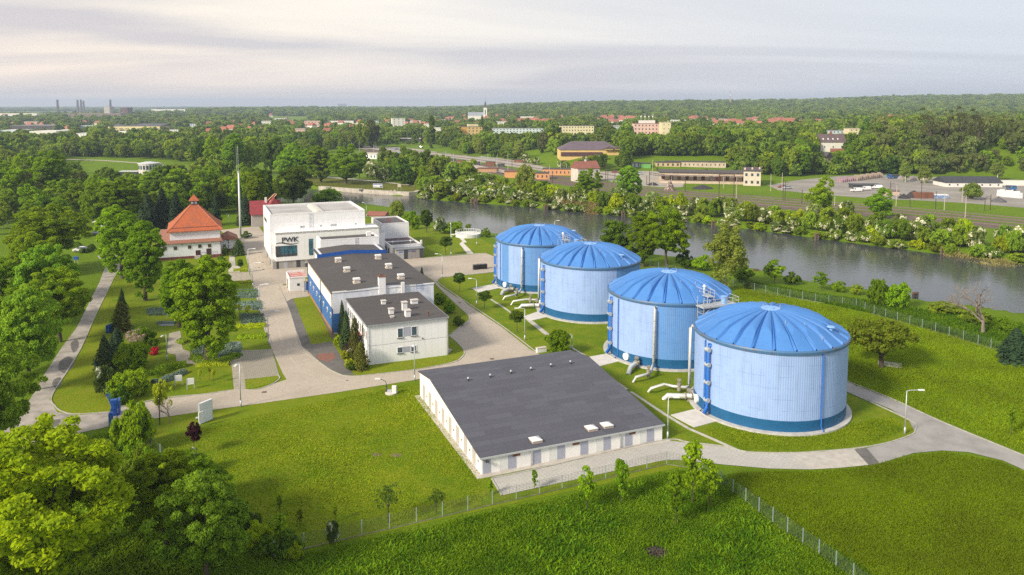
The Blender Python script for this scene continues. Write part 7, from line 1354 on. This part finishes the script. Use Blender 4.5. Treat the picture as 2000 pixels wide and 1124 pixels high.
for k in range(4): MB().cyl((-6 + k * 4, 6, h_ + 3.2), .12, 4 + k % 2 * 3, 5).cyl((-6 + k * 4, 6, h_ + 6.5), .7, 1.3, 8).build('aerial', fwhite, r_)
fbox('white_block', 'white flat roofed block right of the pink apartments', 1300, 1340, 246, 235, 12, fwhite, fwhite, 'flat', 0, 0, (8, 2, .4, .4)); fbox('white_tower_block', 'white apartment tower left of the church', 767, 791, 250, 232, 14, fwhite, fwhite, 'flat', .3, 0, (3, 5, .25, .3)); fbox('pink_block', 'pink flat block left of centre in the distance', 595, 625, 252, 237, 14, pinkw, pinkw, 'flat', .1, 0, (5, 3, .3, .3)); fbox('white_hall', 'low white hall behind trees left of centre', 645, 690, 245, 236, 16, fwhite, darkr, 'flat', .1); fbox('white_block', 'small white block left of the yellow apartments', 845, 864, 262, 250, 10, fwhite, fwhite, 'flat', .1); fbox('white_block', 'small white block left of the dark wood edge', 1014, 1045, 234, 228, 12, fwhite, bluew, 'flat', .0)
fbox('market_roofs', 'row of white roofed stalls under trees by the station square', 780, 822, 277, 271, 8, dmetal, fwhite, 'flat', -.05); fbox('toilet_cabin', 'bright blue cabin on the station square', 776, 783, 304, 298, 2.4, blue_paint, white, 'flat', 0, over=0)
# church
cx_, wd_, h_ = fbox('church', 'white church tower with pointed dark spire and grey nave roof on the skyline', 914, 944, 236, 226, 16, fwhite, pm('nave_roof', (.26, .29, .34), (.22, .25, .3), .8, .3), 'gable', 0, 7.5); 
z0 = 0; MB().box(wd_ / 2 + .5, wd_ / 2 + 8.5, -2, 6, -3, 30).build('tower', pm('tower_white', (.78, .76, .72), (.7, .68, .64), .8, .3), cx_); c_ = wd_ / 2 + 4.5; MB().add([(c_ - 4.3, -2.3, 30), (c_ + 4.3, -2.3, 30), (c_ + 4.3, 6.3, 30), (c_ - 4.3, 6.3, 30), (c_, 2, 47)], [(0, 1, 4), (1, 2, 4), (2, 3, 4), (3, 0, 4)]).build('spire', darkr, cx_); MB().box(c_ - 1.2, c_ + 1.2, -2.1, -2.003, 14, 25).build('window', dmetal, cx_); MB().cyl((c_, 2, 46), .2, 6, 5).build('cross', dmetal, cx_)
# red roofed houses of the town and estate
rng = np.random.default_rng(5); nh = 0
for (x0, x1, y0, y1, n_) in ((1385, 1450, 243, 250, 9), (1450, 1560, 238, 250, 20), (1165, 1200, 232, 240, 5), (1180, 1240, 236, 246, 9), (870, 1000, 230, 248, 18), (560, 720, 244, 258, 12), (1000, 1080, 236, 246, 9), (1720, 1800, 238, 243, 10), (1890, 1995, 240, 246, 9), (400, 520, 236, 268, 9), (750, 860, 238, 256, 10), (1340, 1400, 232, 240, 6), (640, 700, 262, 272, 4), (1560, 1600, 243, 248, 3), (0, 200, 236, 262, 12), (300, 560, 228, 250, 14), (1080, 1380, 228, 240, 14)):
    for k in range(n_):
        px = x0 + (x1 - x0) * (k + rng.uniform(.1, .9)) / n_; py = rng.uniform(y0, y1); X_, Y_, z = gat(px, py); VIEWS.append(((X_ - 5) / Y_, (X_ + 5) / Y_, Y_, z + 3.6))
        wh = rng.uniform(9, 17); dp = 10; hh_ = rng.uniform(4, 7); r_ = thing('red_roofed_house', 'small house with red tiled roof among the trees of the distant town', 'house', (X_, Y_, z), rng.uniform(-.6, .6), 'red roofed houses of the distant town')
        MB().box(-wh / 2, wh / 2, 0, dp, -2, hh_).build('wall', [fwhite, yel2, beige, pinkw, bluew][nh % 5], r_); q_ = nh % 4 == 3; MB().gable(-wh / 2, wh / 2, 0, dp, hh_, hh_ + (1.0 if q_ else rng.uniform(3.5, 6)), 'x', .5, .2, hip=2).build('roof', [orange_t, red_t, orange_t, darkr][nh % 4], r_)
        if q_: r_.name = 'grey_roofed_house'; r_['label'] = 'pale house with low grey roof among the trees of the distant town'; r_['group'] = 'grey roofed houses of the distant town'; nh += 1
# industry on the left skyline
chm = pm('chimney_dark', (.10, .07, .07), (.08, .06, .06), .9, .2)
for k, (px, by, ty) in enumerate(((113.5, 224, 195), (152.5, 222, 195), (159, 221, 195), (164, 221, 197), (216.5, 222, 195))):
    x, y, z = gat(px, by); VIEWS.append(((x - 8) / y, (x + 8) / y, y, z + 8))
    h = zat(px, ty, x, y) - z; tag(MB().cyl((0, 0, -5), 6.0, h + 5, 12, r2=4.2).build('factory_chimney', chm, None, (x, y, z)), ['tall dark factory chimney standing alone at far left', 'left of three factory chimneys close together', 'middle of three factory chimneys close together', 'right and shortest of three factory chimneys close together', 'factory chimney beside the pale silo'][k], 'chimney')
fbox('silo', 'pale concrete silo tower next to a factory chimney', 204, 215, 232, 209, 24, pm('silo_grey', (.42, .42, .38), (.36, .36, .33), .9, .1), darkr, 'flat', 0, over=0); fbox('boiler_house', 'dark square boiler house on the left skyline', 236, 250, 230, 211, 30, pm('brick_dark', (.12, .07, .07), (.1, .06, .06), .9, .1), darkr, 'flat', 0, over=0)
eh, wd_, h_ = fbox('emblem_hall', 'long white factory hall with red and black emblem at the left edge', -30, 72, 233, 222, 60, fwhite, pm('pink_grey_roof', (.45, .36, .34), (.4, .32, .3), .9, .1), 'flat', 0, over=0)
mb = MB(); mb2 = MB(); ex = wd_ * (.5 - (72 - 10) / 102); ez = h_ * .55; s_ = h_ * .30
def arc(mb, cx_, cz_, r0, r1, a0, a1, n_=14):
    V = []
    for i in range(n_ + 1): a = a0 + (a1 - a0) * i / n_; V += [(cx_ + r0 * math.cos(a), -.3, cz_ + r0 * math.sin(a)), (cx_ + r1 * math.cos(a), -.3, cz_ + r1 * math.sin(a))]
    mb.add(V, [(2 * i, 2 * i + 2, 2 * i + 3, 2 * i + 1) for i in range(n_)])
arc(mb, ex - s_ * .7, ez, s_ * .55, s_ * 1.15, .8, 5.2); arc(mb2, ex + s_ * .8, ez, s_ * .55, s_ * 1.15, -2.4, 2.4); mb.build('emblem_left', pm('emblem_red', (.45, .04, .04), (.4, .04, .04), .6, .5), eh); mb2.build('emblem_right', pm('emblem_black', (.04, .03, .04), (.05, .04, .05), .6, .5), eh)
fbox('dark_hall', 'long dark factory hall with grey roof at the left', 20, 106, 256, 246, 60, pm('dark_wall_far', (.09, .08, .09), (.07, .065, .07), .9, .1), pm('grey_roof_far', (.20, .21, .24), (.16, .17, .2), .9, .1), 'flat', 0, over=0); fbox('white_shed', 'white flat shed left of the yellow hall', 58, 110, 266, 257, 40, fwhite, fwhite, 'flat', 0, over=0); fbox('white_shed', 'small white warehouse below the dark factory hall', 0, 30, 262, 255, 40, bluew, fwhite, 'flat', 0, over=0); fbox('brown_sheds', 'low brown workshops behind the yellow hall', 118, 236, 233, 222, 60, pm('brown_wall_far', (.20, .15, .15), (.16, .12, .12), .9, .1), pm('brown_roof_far', (.28, .20, .19), (.24, .18, .17), .9, .1), 'flat', 0, over=0)
fbox('yellow_hall', 'long yellow factory hall with black roof in the left distance', 208, 312, 256, 247, 40, pm('yellow_far', (.72, .60, .32), (.66, .55, .3), .9, .1), dmetal, 'mono', 0, 3.5, (9, 1, .7, .12), over=0, gm=dmetal); fbox('white_office', 'small pale blue office row left of the yellow hall', 155, 188, 253, 246, 20, bluew, bluew, 'flat', 0, 0, (8, 2, .5, .4)); fbox('cream_office', 'cream low block before the green belt at left', 150, 172, 272, 261, 18, cream, fwhite, 'flat', 0, 0, (4, 2, .3, .3))
fbox('long_white_hall', 'very long thin white hall on the left skyline', 296, 390, 219, 214, 60, fwhite, fwhite, 'flat', 0, over=0); fbox('white_hall', 'white low sheds beside the yellow hall', 232, 250, 264, 257, 20, fwhite, fwhite, 'flat', 0, over=0)
fbox('dark_tower_block', 'dark block of trees like building on the skyline left of centre', 660, 676, 210, 203, 60, chm, chm, 'flat', 0, over=0)
# weir building, lock
sheet('dyke_path', [(130, 311), (200, 313), (270, 318), (330, 324), (400, 336), (400, 338.5), (330, 326), (270, 319.5), (200, 314.5), (130, 312.5)], .04, pm('path_dust', (.42, .38, .30), (.34, .31, .25), .95, 1)); VIEWS.append((-.485, -.46, 430, 3.5)); VIEWS.append((-.58, -.41, 445, 4.5))
x, y = at(290, 346); q = thing('weir_house', 'round fronted white weir house with pale roof among trees at left', 'building', (x, y, 0)); MB().cyl((0, 0, 0), 5.0, 7.6, 18).box(-5.2, 5.2, 0, 7, 0, 7.4).build('wall', pm('weir_white', (.62, .60, .58), (.5, .48, .46), .85, .5, grime=.3), q); MB().cyl((0, 1, 7.61), 6.0, .3, 18).cyl((0, 1, 7.91), 5.7, .8, 18, r2=1.5).build('roof', pm('weir_roof', (.55, .58, .62), (.48, .5, .54), .6, .5), q)
for k in range(9): a = -math.pi * (k + .5) / 9; MB().cbox((5.0 * math.cos(a), 5.0 * math.sin(a), 4.6), (.12, 1.0, 2.2), a).build('window', glz, q)
fbox('weir_bridge', 'grey weir bridge left of the white weir house', 232, 268, 346, 336, 5, dmetal, MATS['weir_roof'], 'flat', 0, 0, (9, 1, .5, .5), over=.3)
# masts on the skyline
for px, by, ty, lb in ((1424, 204, 178, 'red and white lattice mast on the wooded skyline'), (1139, 215, 201, 'thin grey mast on the wooded skyline near the centre')):
    y = 2600.; x = (px - XP) / F * y; z = float(hz(x, y))
    h = zat(px, ty, x, y) - z; r_ = thing('lattice_mast', lb, 'mast', (x, y, z)); n_ = 6
    for j in range(n_): MB().cyl((0, 0, h * j / n_), 1.3 - .12 * j, h / n_, 5, r2=1.2 - .12 * j).build('section', pm('mast_red', (.45, .10, .08), (.4, .1, .08), .6, .2) if j % 2 else fwhite, r_)

# ---------------------------------------------------------------- vehicles
tyre = pm('tyre_rubber', (.02, .02, .022), (.015, .015, .016), .85, 5); rimm = pm('wheel_rim', (.45, .46, .48), (.35, .36, .38), .35, 5, metal=.6)
def carpaint(n_, c): return pm('paint_' + n_, c, tuple(x * .93 for x in c), .28, 2, spec=.6)
def car(px, py, yaw, col, label, kind='car', z=0.0, grp='cars parked or driving beyond the plant'):
    x, y = at(px, py, z); r = thing({'car': 'parked_car', 'van': 'delivery_van', 'truck': 'truck'}[kind], label, kind, (x, y, z), yaw, grp)
    if kind == 'car': prof = [(-2.15, .35), (-2.2, .75), (-1.9, .92), (-.95, .98), (-.95, .98), (.8, .98), (1.75, .98), (2.1, .85), (2.15, .35)]; cab = [(-1.25, .96), (-.55, 1.42), (.85, 1.44), (1.65, .98)]; L_, hw = 2.2, .88
    elif kind == 'van': prof = [(-2.5, .4), (-2.55, .95), (-1.75, 1.15), (-1.1, 1.15), (2.4, 1.15), (2.45, .4)]; cab = [(-1.75, 1.14), (-1.05, 1.95), (2.35, 2.0), (2.42, 1.14)]; L_, hw = 2.5, .95
    else: prof = [(-3.2, .6), (-3.25, 1.2), (-1.8, 1.2), (3.2, 1.2), (3.2, .6)]; cab = [(-3.22, 1.18), (-3.1, 2.5), (-1.8, 2.55), (-1.7, 1.18)]; L_, hw = 3.2, 1.15
    def ext(P, w0, w1=None):
        w1 = w1 or w0; n_ = len(P); ym = max(p[1] for p in P); y_ = min(p[1] for p in P)
        ww_ = [w0 + (w1 - w0) * (p[1] - y_) / (ym - y_ + 1e-6) for p in P]; V = [(p[0], -w_, p[1]) for p, w_ in zip(P, ww_)] + [(p[0], w_, p[1]) for p, w_ in zip(P, ww_)]
        return MB().add(V, [tuple(range(n_)), tuple(range(2 * n_ - 1, n_ - 1, -1))] + [(i, n_ + i, n_ + (i + 1) % n_, (i + 1) % n_) for i in range(n_)])
    ext(prof, hw).build('body', col, r)
    ext(cab, hw - .04, hw - .2).build('cabin' if kind != 'car' else 'window', col if kind != 'car' else glz, r)
    if kind == 'car': ext([(-.5, 1.425), (-.52, 1.46), (.85, 1.48), (.9, 1.43)], hw - .22).build('roof', col, r)
    if kind == 'van': MB().add([(-1.74, -.80, 1.24), (-1.74, .80, 1.24), (-1.14, .72, 1.88), (-1.14, -.72, 1.88)], [(0, 3, 2, 1)]).add([(-1.35, -hw - .0, 1.3), (-.55, -hw - .0, 1.3), (-.55, -hw + .14, 1.8), (-1.05, -hw + .14, 1.8)], [(0, 1, 2, 3)]).build('window', glz, r)
    if kind == 'truck': MB().box(-1.6, 3.3, -1.2, 1.2, 1.2, 2.1).build('cargo_bed', dmetal, r); MB().box(-3.26, -3.2, -.95, .95, 1.7, 2.35).build('window', glz, r)
    for sx_ in (-L_ * .62, L_ * .62):
        for sy_ in (-1, 1):
            w_ = MB().tube([(sx_, sy_ * (hw - .18), .33), (sx_, sy_ * (hw + .02), .33)], .33 if kind != 'truck' else .48, 14).build('wheel', tyre, r); MB().tube([(sx_, sy_ * (hw + .021), .33), (sx_, sy_ * (hw + .04), .33)], .19, 10).build('rim', rimm, w_)
    for sy_ in (-1, 1): MB().box(-L_ - .03, -L_ + .1, sy_ * hw * .72 - .16, sy_ * hw * .72 + .16, .62, .78).build('headlight', pm('headlight_glass', (.7, .72, .75), (.6, .62, .66), .2, 4), r)
cb, cw, cr, cs, cbl = carpaint('black', (.012, .014, .02)), carpaint('white', (.75, .75, .76)), carpaint('red', (.30, .04, .04)), carpaint('silver', (.42, .45, .50)), carpaint('blue', (.03, .12, .34))
car(187, 461, .1, cb, 'black saloon car parked on the grass at the left', grp=None); car(1672, 375, .05, cw, 'white panel van parked in the coal yard, nearer one', 'van'); car(1690, 372, .1, cw, 'second white van behind the nearer white van', 'van'); car(1712, 369, -.2, cw, 'third white van beside the open shelter', 'van'); car(1538, 369, .2, cs, 'silver car on the yard lane right of the warehouse office'); car(1527, 367, .2, cr, 'dark red car left of the silver one by the warehouse office'); car(1201, 338, .1, cr, 'red car on the lane right of the signal house'); car(1020, 292, 0, cw, 'white car on the embankment road left of the purple hall'); car(1249, 341, .1, cs, 'dark grey car on the lane behind the tallest bright tree')
car(765, 294, 0, cs, 'silver car on the station square, leftmost'); car(775, 293, .2, cbl, 'blue car on the station square'); car(787, 292, 0, cs, 'grey car on the station square right of the blue one'); car(822, 289, -.3, cb, 'dark car at the right of the station square'); car(1744, 349, .2, cbl, 'blue truck parked beside the coal yard pallets', 'truck'); car(1975, 372, 1.4, cbl, 'blue truck facing the camera at the right of the yard', 'truck'); car(1392, 356, .05, cs, 'pale blue grey car under the warehouse dock canopy'); car(501, 393, .3, cr, 'dark red car in the shade behind the office, by the red house', grp=None); car(443, 344, .0, cbl, 'blue car half hidden behind trees at the harbour', grp=None)
car(42, 505, .2, cw, 'white car half hidden behind the wide round tree', grp=None); car(160, 492, .1, cw, 'white car behind the yellow green tree at left', grp=None)
# kiosk by the black car and the little board
x, y = at(203, 449); q = thing('kiosk', 'small white open kiosk with flat roof at the left behind the black car', 'kiosk', (x, y, 0), .2); MB().box(-.9, .9, 0, 1.6, 0, 2.3).build('wall', white, q); MB().box(-3.2, 1.4, -1.0, 1.8, 2.6, 2.75).build('roof', fwhite, q); MB().box(.3, .8, -.04, -.003, .3, 2.0).build('door', bluew, q)
x, y = at(149, 515); q = thing('blue_kiosk', 'small blue sign box at the verge of the old road', 'sign', (x, y, 0)); MB().box(-.6, .6, -.2, .2, 1.0, 1.8).build('board', blue_dk, q); MB().box(-.5, -.4, -.05, .05, 0, 1.0).box(.4, .5, -.05, .05, 0, 1.0).build('leg', steel, q)
x, y = at(22, 560); q = thing('red_roof_shed', 'small shed with red roof at the left edge among trees', 'shed', (x, y, 0), .3); MB().box(-2.5, 2.5, 0, 4, 0, 2.4).build('wall', beige, q); MB().gable(-2.5, 2.5, 0, 4, 2.4, 3.6, 'x').build('roof', red_r, q)
x, y = at(6, 446); q = thing('utility_pole', 'pale A shaped utility pole at the left edge', 'pole', (x, y, 0)); h = zat(6, 408, x, y); MB().cyl((0, 0, 0), .14, h, 6).build('pole', con_p, q); MB().tube([(0, 0, h), (2.0, 0, 0)], .12, 6).build('strut', con_p, q)
x, y = at(446, 358); q = thing('half_timber_gable', 'small white pavilion between the trees left of the mast', 'pavilion', (x, y, 0)); MB().box(-3, 3, 0, 5, 0, 3).build('wall', white, q); MB().box(-3.4, 3.4, -.4, 5.4, 3.003, 3.2).build('roof', fwhite, q)
fbox('half_timbered_house', 'small dark and white gabled house beyond the office roof', 595, 612, 400, 394, 7, white, darkr, 'gable', .1, 2.6, (3, 1, .3, .8), axis='y', gm=dmetal)
fbox('low_red_roof', 'low faded red roofs by the water right of the office building', 716, 752, 424, 421, 5, beige, red_t, 'gable', -.2, 1.2)

# ---------------------------------------------------------------- tree belts of the middle distance: each tree its own while they can be told apart
def region(pts, z=0): return [at(p[0], p[1], z) for p in pts]
AVOID = [np.array(G(P)) for P in ([(690, 284), (830, 294), (900, 302), (1000, 311), (1060, 326), (1130, 337), (1200, 335), (1300, 334), (1420, 334), (1520, 346), (1640, 342), (1720, 340), (2100, 349), (2100, 470), (1500, 412), (1100, 372), (800, 326)], [(740, 283), (850, 283), (900, 300), (760, 303)], [(1230, 333), (1430, 334), (1430, 325), (1230, 325)], [(560, 440), (480, 440), (420, 470), (300, 470), (300, 520), (560, 520)], [(180, 330), (420, 330), (420, 348), (300, 352), (180, 350)], [(120, 306), (300, 312), (400, 322), (400, 345), (330, 345), (120, 338)])]
AVOID += [np.array(G(P, 7)) for P in ([(1085, 308), (1215, 308), (1205, 285), (1105, 285)], [(1015, 300), (1075, 303), (1075, 290), (1015, 290)])]
def scatter(poly, step, seed, jit=.42):
    rng = np.random.default_rng(seed); P = np.array(poly); lo, hi = P.min(0), P.max(0); gx_, gy_ = np.meshgrid(np.arange(lo[0], hi[0], step), np.arange(lo[1], hi[1], step)); q = np.stack([gx_.ravel(), gy_.ravel()], 1) + rng.uniform(-jit, jit, (gx_.size, 2)) * step
    q = q[sdist(q[:, 0], q[:, 1], P) > 0]
    for A in AVOID: q = q[sdist(q[:, 0], q[:, 1], A) < 0] if len(q) else q
    d = sdist(q[:, 0], q[:, 1], CANAL) if len(q) else []; return q[d < -6] if len(q) else q
allb = []
for o in list(COL.objects):
    if o.type == 'EMPTY' and o.get('category') in ('building', 'house', 'church', 'hall', 'container', 'wall') or (o.name.startswith(('church', 'factory'))): allb.append((o.location.x, o.location.y))
allb = np.array(allb)
REST = []
def caps(q):
    """how tall a tree may stand at q: the photograph shows the foot of these buildings over the crowns"""
    c = np.full(len(q), 99.0)
    if not len(q): return c
    r = q[:, 0] / q[:, 1]; z = hz(q[:, 0], q[:, 1])
    for a, b, Y_, zv in VIEWS:
        m_ = (r > a) & (r < b) & (q[:, 1] < Y_ + 2) & (q[:, 1] > max(Y_ - 330, Y_ * .62)); c[m_] = np.minimum(c[m_], H - (H - zv) * q[m_, 1] / Y_ - z[m_])
    return c
def belt(poly, step, seed, kinds, hgt, wd, label, group, cap=999, clear=9.0, hide=1.0):
    q = scatter(poly, step, seed); rng = np.random.default_rng(seed + 1)
    if len(q): dm = np.sqrt(((q[:, None, :] - (allb[None] + np.array([0, 5.0]))) ** 2).sum(-1)).min(1); q = q[dm > clear]
    q = q[np.argsort(q[:, 1])]; REST.append((q[cap:], 'robinia' in kinds)); q = q[:cap]; cp_ = caps(q)
    for (x, y), c__ in zip(q, cp_):
        z = float(hz(x, y)); k_ = kinds[rng.integers(len(kinds))]; s_ = min(rng.uniform(.68, 1.25), c__ / hgt)
        if s_ < .22: continue
        plant(k_, x, y, hgt * s_ * rng.uniform(.88, 1.15), wd * s_, label, 'tree', group, z=z - .3, parts=False)
    return len(q)
nt_ = 0
nt_ += belt(region([(-60, 470), (170, 420), (170, 385), (90, 350), (-60, 345)]), 9.5, 1, R4, 10, 9, 'green tree in the dense group at the left edge', 'trees at the left edge', 40)
nt_ += belt(region([(170, 425), (300, 440), (420, 420), (500, 415), (560, 392), (600, 378), (600, 362), (520, 360), (400, 352), (250, 360), (180, 372)]), 9, 2, R4, 12, 10, 'green tree of the wood between the tiled hall and the harbour', 'trees behind the tiled hall', 50)
nt_ += belt(region([(160, 330), (380, 325), (480, 318), (600, 312), (640, 300), (480, 292), (300, 290), (140, 292), (120, 300)]), 12, 3, R4, 10, 11, 'tree of the green belt beyond the harbour, left of centre', 'trees beyond the harbour', 45)
nt_ += belt(region([(-80, 345), (160, 345), (160, 300), (480, 292), (620, 292), (620, 268), (-80, 268)]), 14, 9, M4, 10, 12, 'tree of the wide belt left of the harbour', 'trees left of the harbour', 0)
nt_ += belt(region([(1215, 333), (1420, 333), (1520, 343), (1640, 339), (1700, 338), (1700, 306), (1560, 304), (1215, 302)], 1), 8, 4, R4, 12, 9, 'tree at the foot of the wood behind the goods warehouse', 'trees behind the warehouse', 50, clear=7)
nt_ += belt(region([(1215, 318), (1560, 322), (1700, 322), (1800, 322), (1800, 262), (1560, 262), (1215, 270)], 7), 9, 10, R4 + M4, 12, 10, 'tree higher up in the wood behind the goods warehouse', 'upper trees behind the warehouse', 0, clear=7)
nt_ += belt(region([(1770, 345), (2100, 350), (2140, 300), (2140, 262), (1900, 255), (1720, 262), (1700, 300)], 10), 9, 5, ['robinia', 'robinia', 'round2'], 10, 9.5, 'pale green robinia on the slope above the coal yard', 'robinias on the slope', 45, clear=14)
nt_ += belt(region([(830, 292), (1000, 305), (1090, 303), (1090, 262), (1215, 262), (1215, 258), (830, 262)], 5), 10, 6, R4 + ['willow', 'birch'], 12, 8.5, 'tree between the station and the apartment blocks', 'trees by the station', 40, clear=8)
nt_ += belt(region([(1210, 300), (1240, 333), (1215, 335), (1160, 325), (1200, 300)], 3), 8, 12, R4, 13, 10, 'tall tree between the purple roofed hall and the goods warehouse', 'trees right of the purple hall', 20, clear=8)
nt_ += belt(region([(830, 384), (950, 392), (1090, 402), (1090, 384), (1000, 370), (900, 356), (830, 342), (748, 330), (760, 345)]), 6.5, 15, ['haw0', 'haw3', 'mid0', 'round2', 'haw2'], 6, 6.5, 'mixed tree or bush on the far bank between quay and orange sheds', 'trees between the quay and the tracks', 55, clear=6)
nt_ += belt(region([(640, 300), (740, 284), (830, 286), (830, 268), (640, 268)]), 13, 8, R4 + ['willow'], 12, 10, 'tree left of the station square', 'trees left of the station', 25)
many(['poplar'], [(843, 290, 226, 17), (942, 268, 226, 8), (628, 265, 232, 12)], 'tree', 'dark slim poplar standing above the other trees', 'dark poplars in the middle distance', parts=False)
many(['haw1', 'haw0', 'haw1', 'bush3', 'haw0'], [(1095, 328, 314, 16), (1106, 330, 316, 16), (1142, 318, 305, 18), (1154, 316, 304, 20), (1135, 325, 312, 16), (1166, 314, 303, 16), (1045, 322, 305, 22), (1028, 318, 300, 20), (1180, 312, 300, 14)], 'shrub', 'flowering bush on the green slope below the purple roofed hall', 'bushes below the purple roofed hall')
many(['birch', 'birch', 'birch', 'birch', 'willow'], [(1768, 356, 312, 24), (1801, 358, 322, 18), (1806, 358, 322, 26), (1948, 352, 312, 30), (1898, 390, 358, 44)], 'tree', 'slender birch or willow standing in the coal yard', 'birches of the coal yard')
many(['deadish'], [(1815, 300, 210, 48), (1848, 298, 214, 36), (1878, 298, 207, 44), (1910, 298, 212, 40)], 'tree', 'tall gnarled tree with sparse crown and nests above the robinia slope', 'sparse tall trees on the ridge at right')
many(['round1', 'mid1'], [(710, 290, 236, 34), (728, 288, 234, 34), (683, 275, 240, 30), (1060, 300, 258, 26)], 'tree', 'large dark round tree in the middle distance left of the station', 'large dark trees left of the station', parts=False)
# town trees and the woods beyond: no one could count these
def gn_wood(name, pts, srcs, hgt, wd, label, seed):
    """a wood nobody could count: tree crowns instanced on points"""
    rng = np.random.default_rng(seed); cc = caps(pts); pts = pts[cc > 2.0]; cc = cc[cc > 2.0]; n = len(pts)
    for ki, k_ in enumerate(srcs):
        sel = np.arange(n) % len(srcs) == ki; q = pts[sel]; m_ = len(q); c, t, hh_, ww_, nm = KIND[k_]
        z = hz(q[:, 0], q[:, 1]) - .4; me = bpy.data.meshes.new(name); me.vertices.add(m_); me.vertices.foreach_set('co', np.column_stack([q, z]).astype(np.float32).ravel())
        s_ = np.minimum(rng.uniform(.7, 1.3, m_), cc[sel] / hgt); sc = np.stack([wd / ww_ * s_, wd / ww_ * s_, hgt / hh_ * s_ * rng.uniform(.8, 1.3, m_)], 1).astype(np.float32)
        a = me.attributes.new('sc', 'FLOAT_VECTOR', 'POINT'); a.data.foreach_set('vector', sc.ravel())
        a = me.attributes.new('rt', 'FLOAT_VECTOR', 'POINT'); rt = np.zeros((m_, 3), np.float32); rt[:, 2] = rng.uniform(0, 6.28, m_); a.data.foreach_set('vector', rt.ravel())
        o = bpy.data.objects.new(name, me); COL.objects.link(o); tag(o, label, 'wood', kind='stuff')
        ng = bpy.data.node_groups.new('wood_nodes', 'GeometryNodeTree'); ng.interface.new_socket('Geometry', in_out='INPUT', socket_type='NodeSocketGeometry'); ng.interface.new_socket('Geometry', in_out='OUTPUT', socket_type='NodeSocketGeometry')
        gi, go = ng.nodes.new('NodeGroupInput'), ng.nodes.new('NodeGroupOutput'); ip = ng.nodes.new('GeometryNodeInstanceOnPoints'); oi = ng.nodes.new('GeometryNodeObjectInfo'); oi.transform_space = 'ORIGINAL'; oi.inputs['As Instance'].default_value = True
        src = next(ob for ob in COL.objects if ob.type == 'MESH' and ob.data == c); oi.inputs['Object'].default_value = src
        a1 = ng.nodes.new('GeometryNodeInputNamedAttribute'); a1.data_type = 'FLOAT_VECTOR'; a1.inputs[0].default_value = 'sc'; a2 = ng.nodes.new('GeometryNodeInputNamedAttribute'); a2.data_type = 'FLOAT_VECTOR'; a2.inputs[0].default_value = 'rt'
        L = ng.links.new; L(gi.outputs[0], ip.inputs['Points']); L(oi.outputs['Geometry'], ip.inputs['Instance']); L(a1.outputs[0], ip.inputs['Scale']); L(a2.outputs[0], ip.inputs['Rotation']); L(ip.outputs[0], go.inputs[0])
        md = o.modifiers.new('wood', 'NODES'); md.node_group = ng
# one real tree of each far kind so that the woods have a source
for i, k_ in enumerate(['far0', 'far1', 'far2', 'far3']):
    x, y = at(420 + i * 130, 283); plant(k_, x, y, 11, 10, ['round tree at the head of the distant belt, left of the pink block', 'second round tree at the head of the distant belt', 'third round tree at the head of the distant belt', 'fourth dark tree at the head of the distant belt'][i], 'tree', 'trees heading the distant belt', z=float(hz(x, y)) - .3, parts=False)
F4 = ['far0', 'far1', 'far2', 'far3']
def wedge(r0, r1, d0, d1, step, seed, clear=10, holes=()):
    rng = np.random.default_rng(seed); P = [(r0 * d0, d0), (r1 * d0, d0), (r1 * d1, d1), (r0 * d1, d1)]; q = scatter(P, step, seed)
    if len(q) and clear: 
        bb = allb + np.array([0, 4.0]); keep = np.ones(len(q), bool)
        for b_ in bb: keep &= ((q - b_) ** 2).sum(1) > clear ** 2
        q = q[keep]
    return q
TOWN = wedge(-.75, .75, 560, 1500, 15, 11, 17); r_ = TOWN[:, 0] / TOWN[:, 1]; nzv = np.array([noise.noise((x * .006, y * .004, 2)) for x, y in TOWN]); TOWN = TOWN[(nzv > -.28) | (r_ > .15)]
R_ = [q for q, k_ in REST if len(q) and not k_]; Q_ = [q for q, k_ in REST if len(q) and k_]
if Q_: gn_wood('robinia_wood', np.concatenate(Q_), ['robinia'], 11, 10, 'pale green robinia wood covering the slope at the right', 29)
if R_: gn_wood('belt_wood', np.concatenate(R_), ['far2', 'far0', 'far3', 'far1'], 11, 10.5, 'unbroken belts of green trees across the middle distance', 20)
gn_wood('town_trees', TOWN, F4, 11, 13, 'mass of green trees between the canal district and the distant woods', 21)
W2 = wedge(-.75, .75, 1500, 2500, 17, 12, 20); r_ = W2[:, 0] / W2[:, 1]; nzv = np.array([noise.noise((x * .004, y * .002, 5)) for x, y in W2]); W2 = W2[(nzv > -.12) | (r_ > -.15)]
gn_wood('distant_wood', W2, F4, 13, 17, 'continuous blue green wood on the distant plain', 22)
W3 = wedge(-.42, .75, 2500, 4300, 26, 13, 0)
gn_wood('ridge_wood', W3, F4, 14, 27, 'dark wooded ridge along the skyline', 23)
W4 = wedge(-.75, .45, 4300, 9000, 70, 14, 0); gn_wood('far_plain_wood', W4[np.random.default_rng(1).random(len(W4)) < .6], F4[:2], 14, 90, 'hazy blue woods at the far end of the plain', 24)

# ---------------------------------------------------------------- haze
m = bpy.data.materials.new('haze_air'); m.use_nodes = True; nt = m.node_tree; nt.nodes.clear(); out = N(nt, 'ShaderNodeOutputMaterial'); pv = N(nt, 'ShaderNodeVolumePrincipled'); pv.inputs['Color'].default_value = (.64, .78, 1.0, 1); pv.inputs['Density'].default_value = 1.35e-4; pv.inputs['Anisotropy'].default_value = 0.1; nt.links.new(pv.outputs[0], out.inputs['Volume'])
hz_o = MB().box(-9600, 9600, -400, 16200, -6, 150).build('haze', m); tag(hz_o, 'pale blue air haze over the whole plain', 'haze', kind='stuff')
print('trees', nt_, 'bank', nb, 'woods', len(TOWN), len(W2), len(W3), len(W4), 'objs', len(bpy.data.objects))
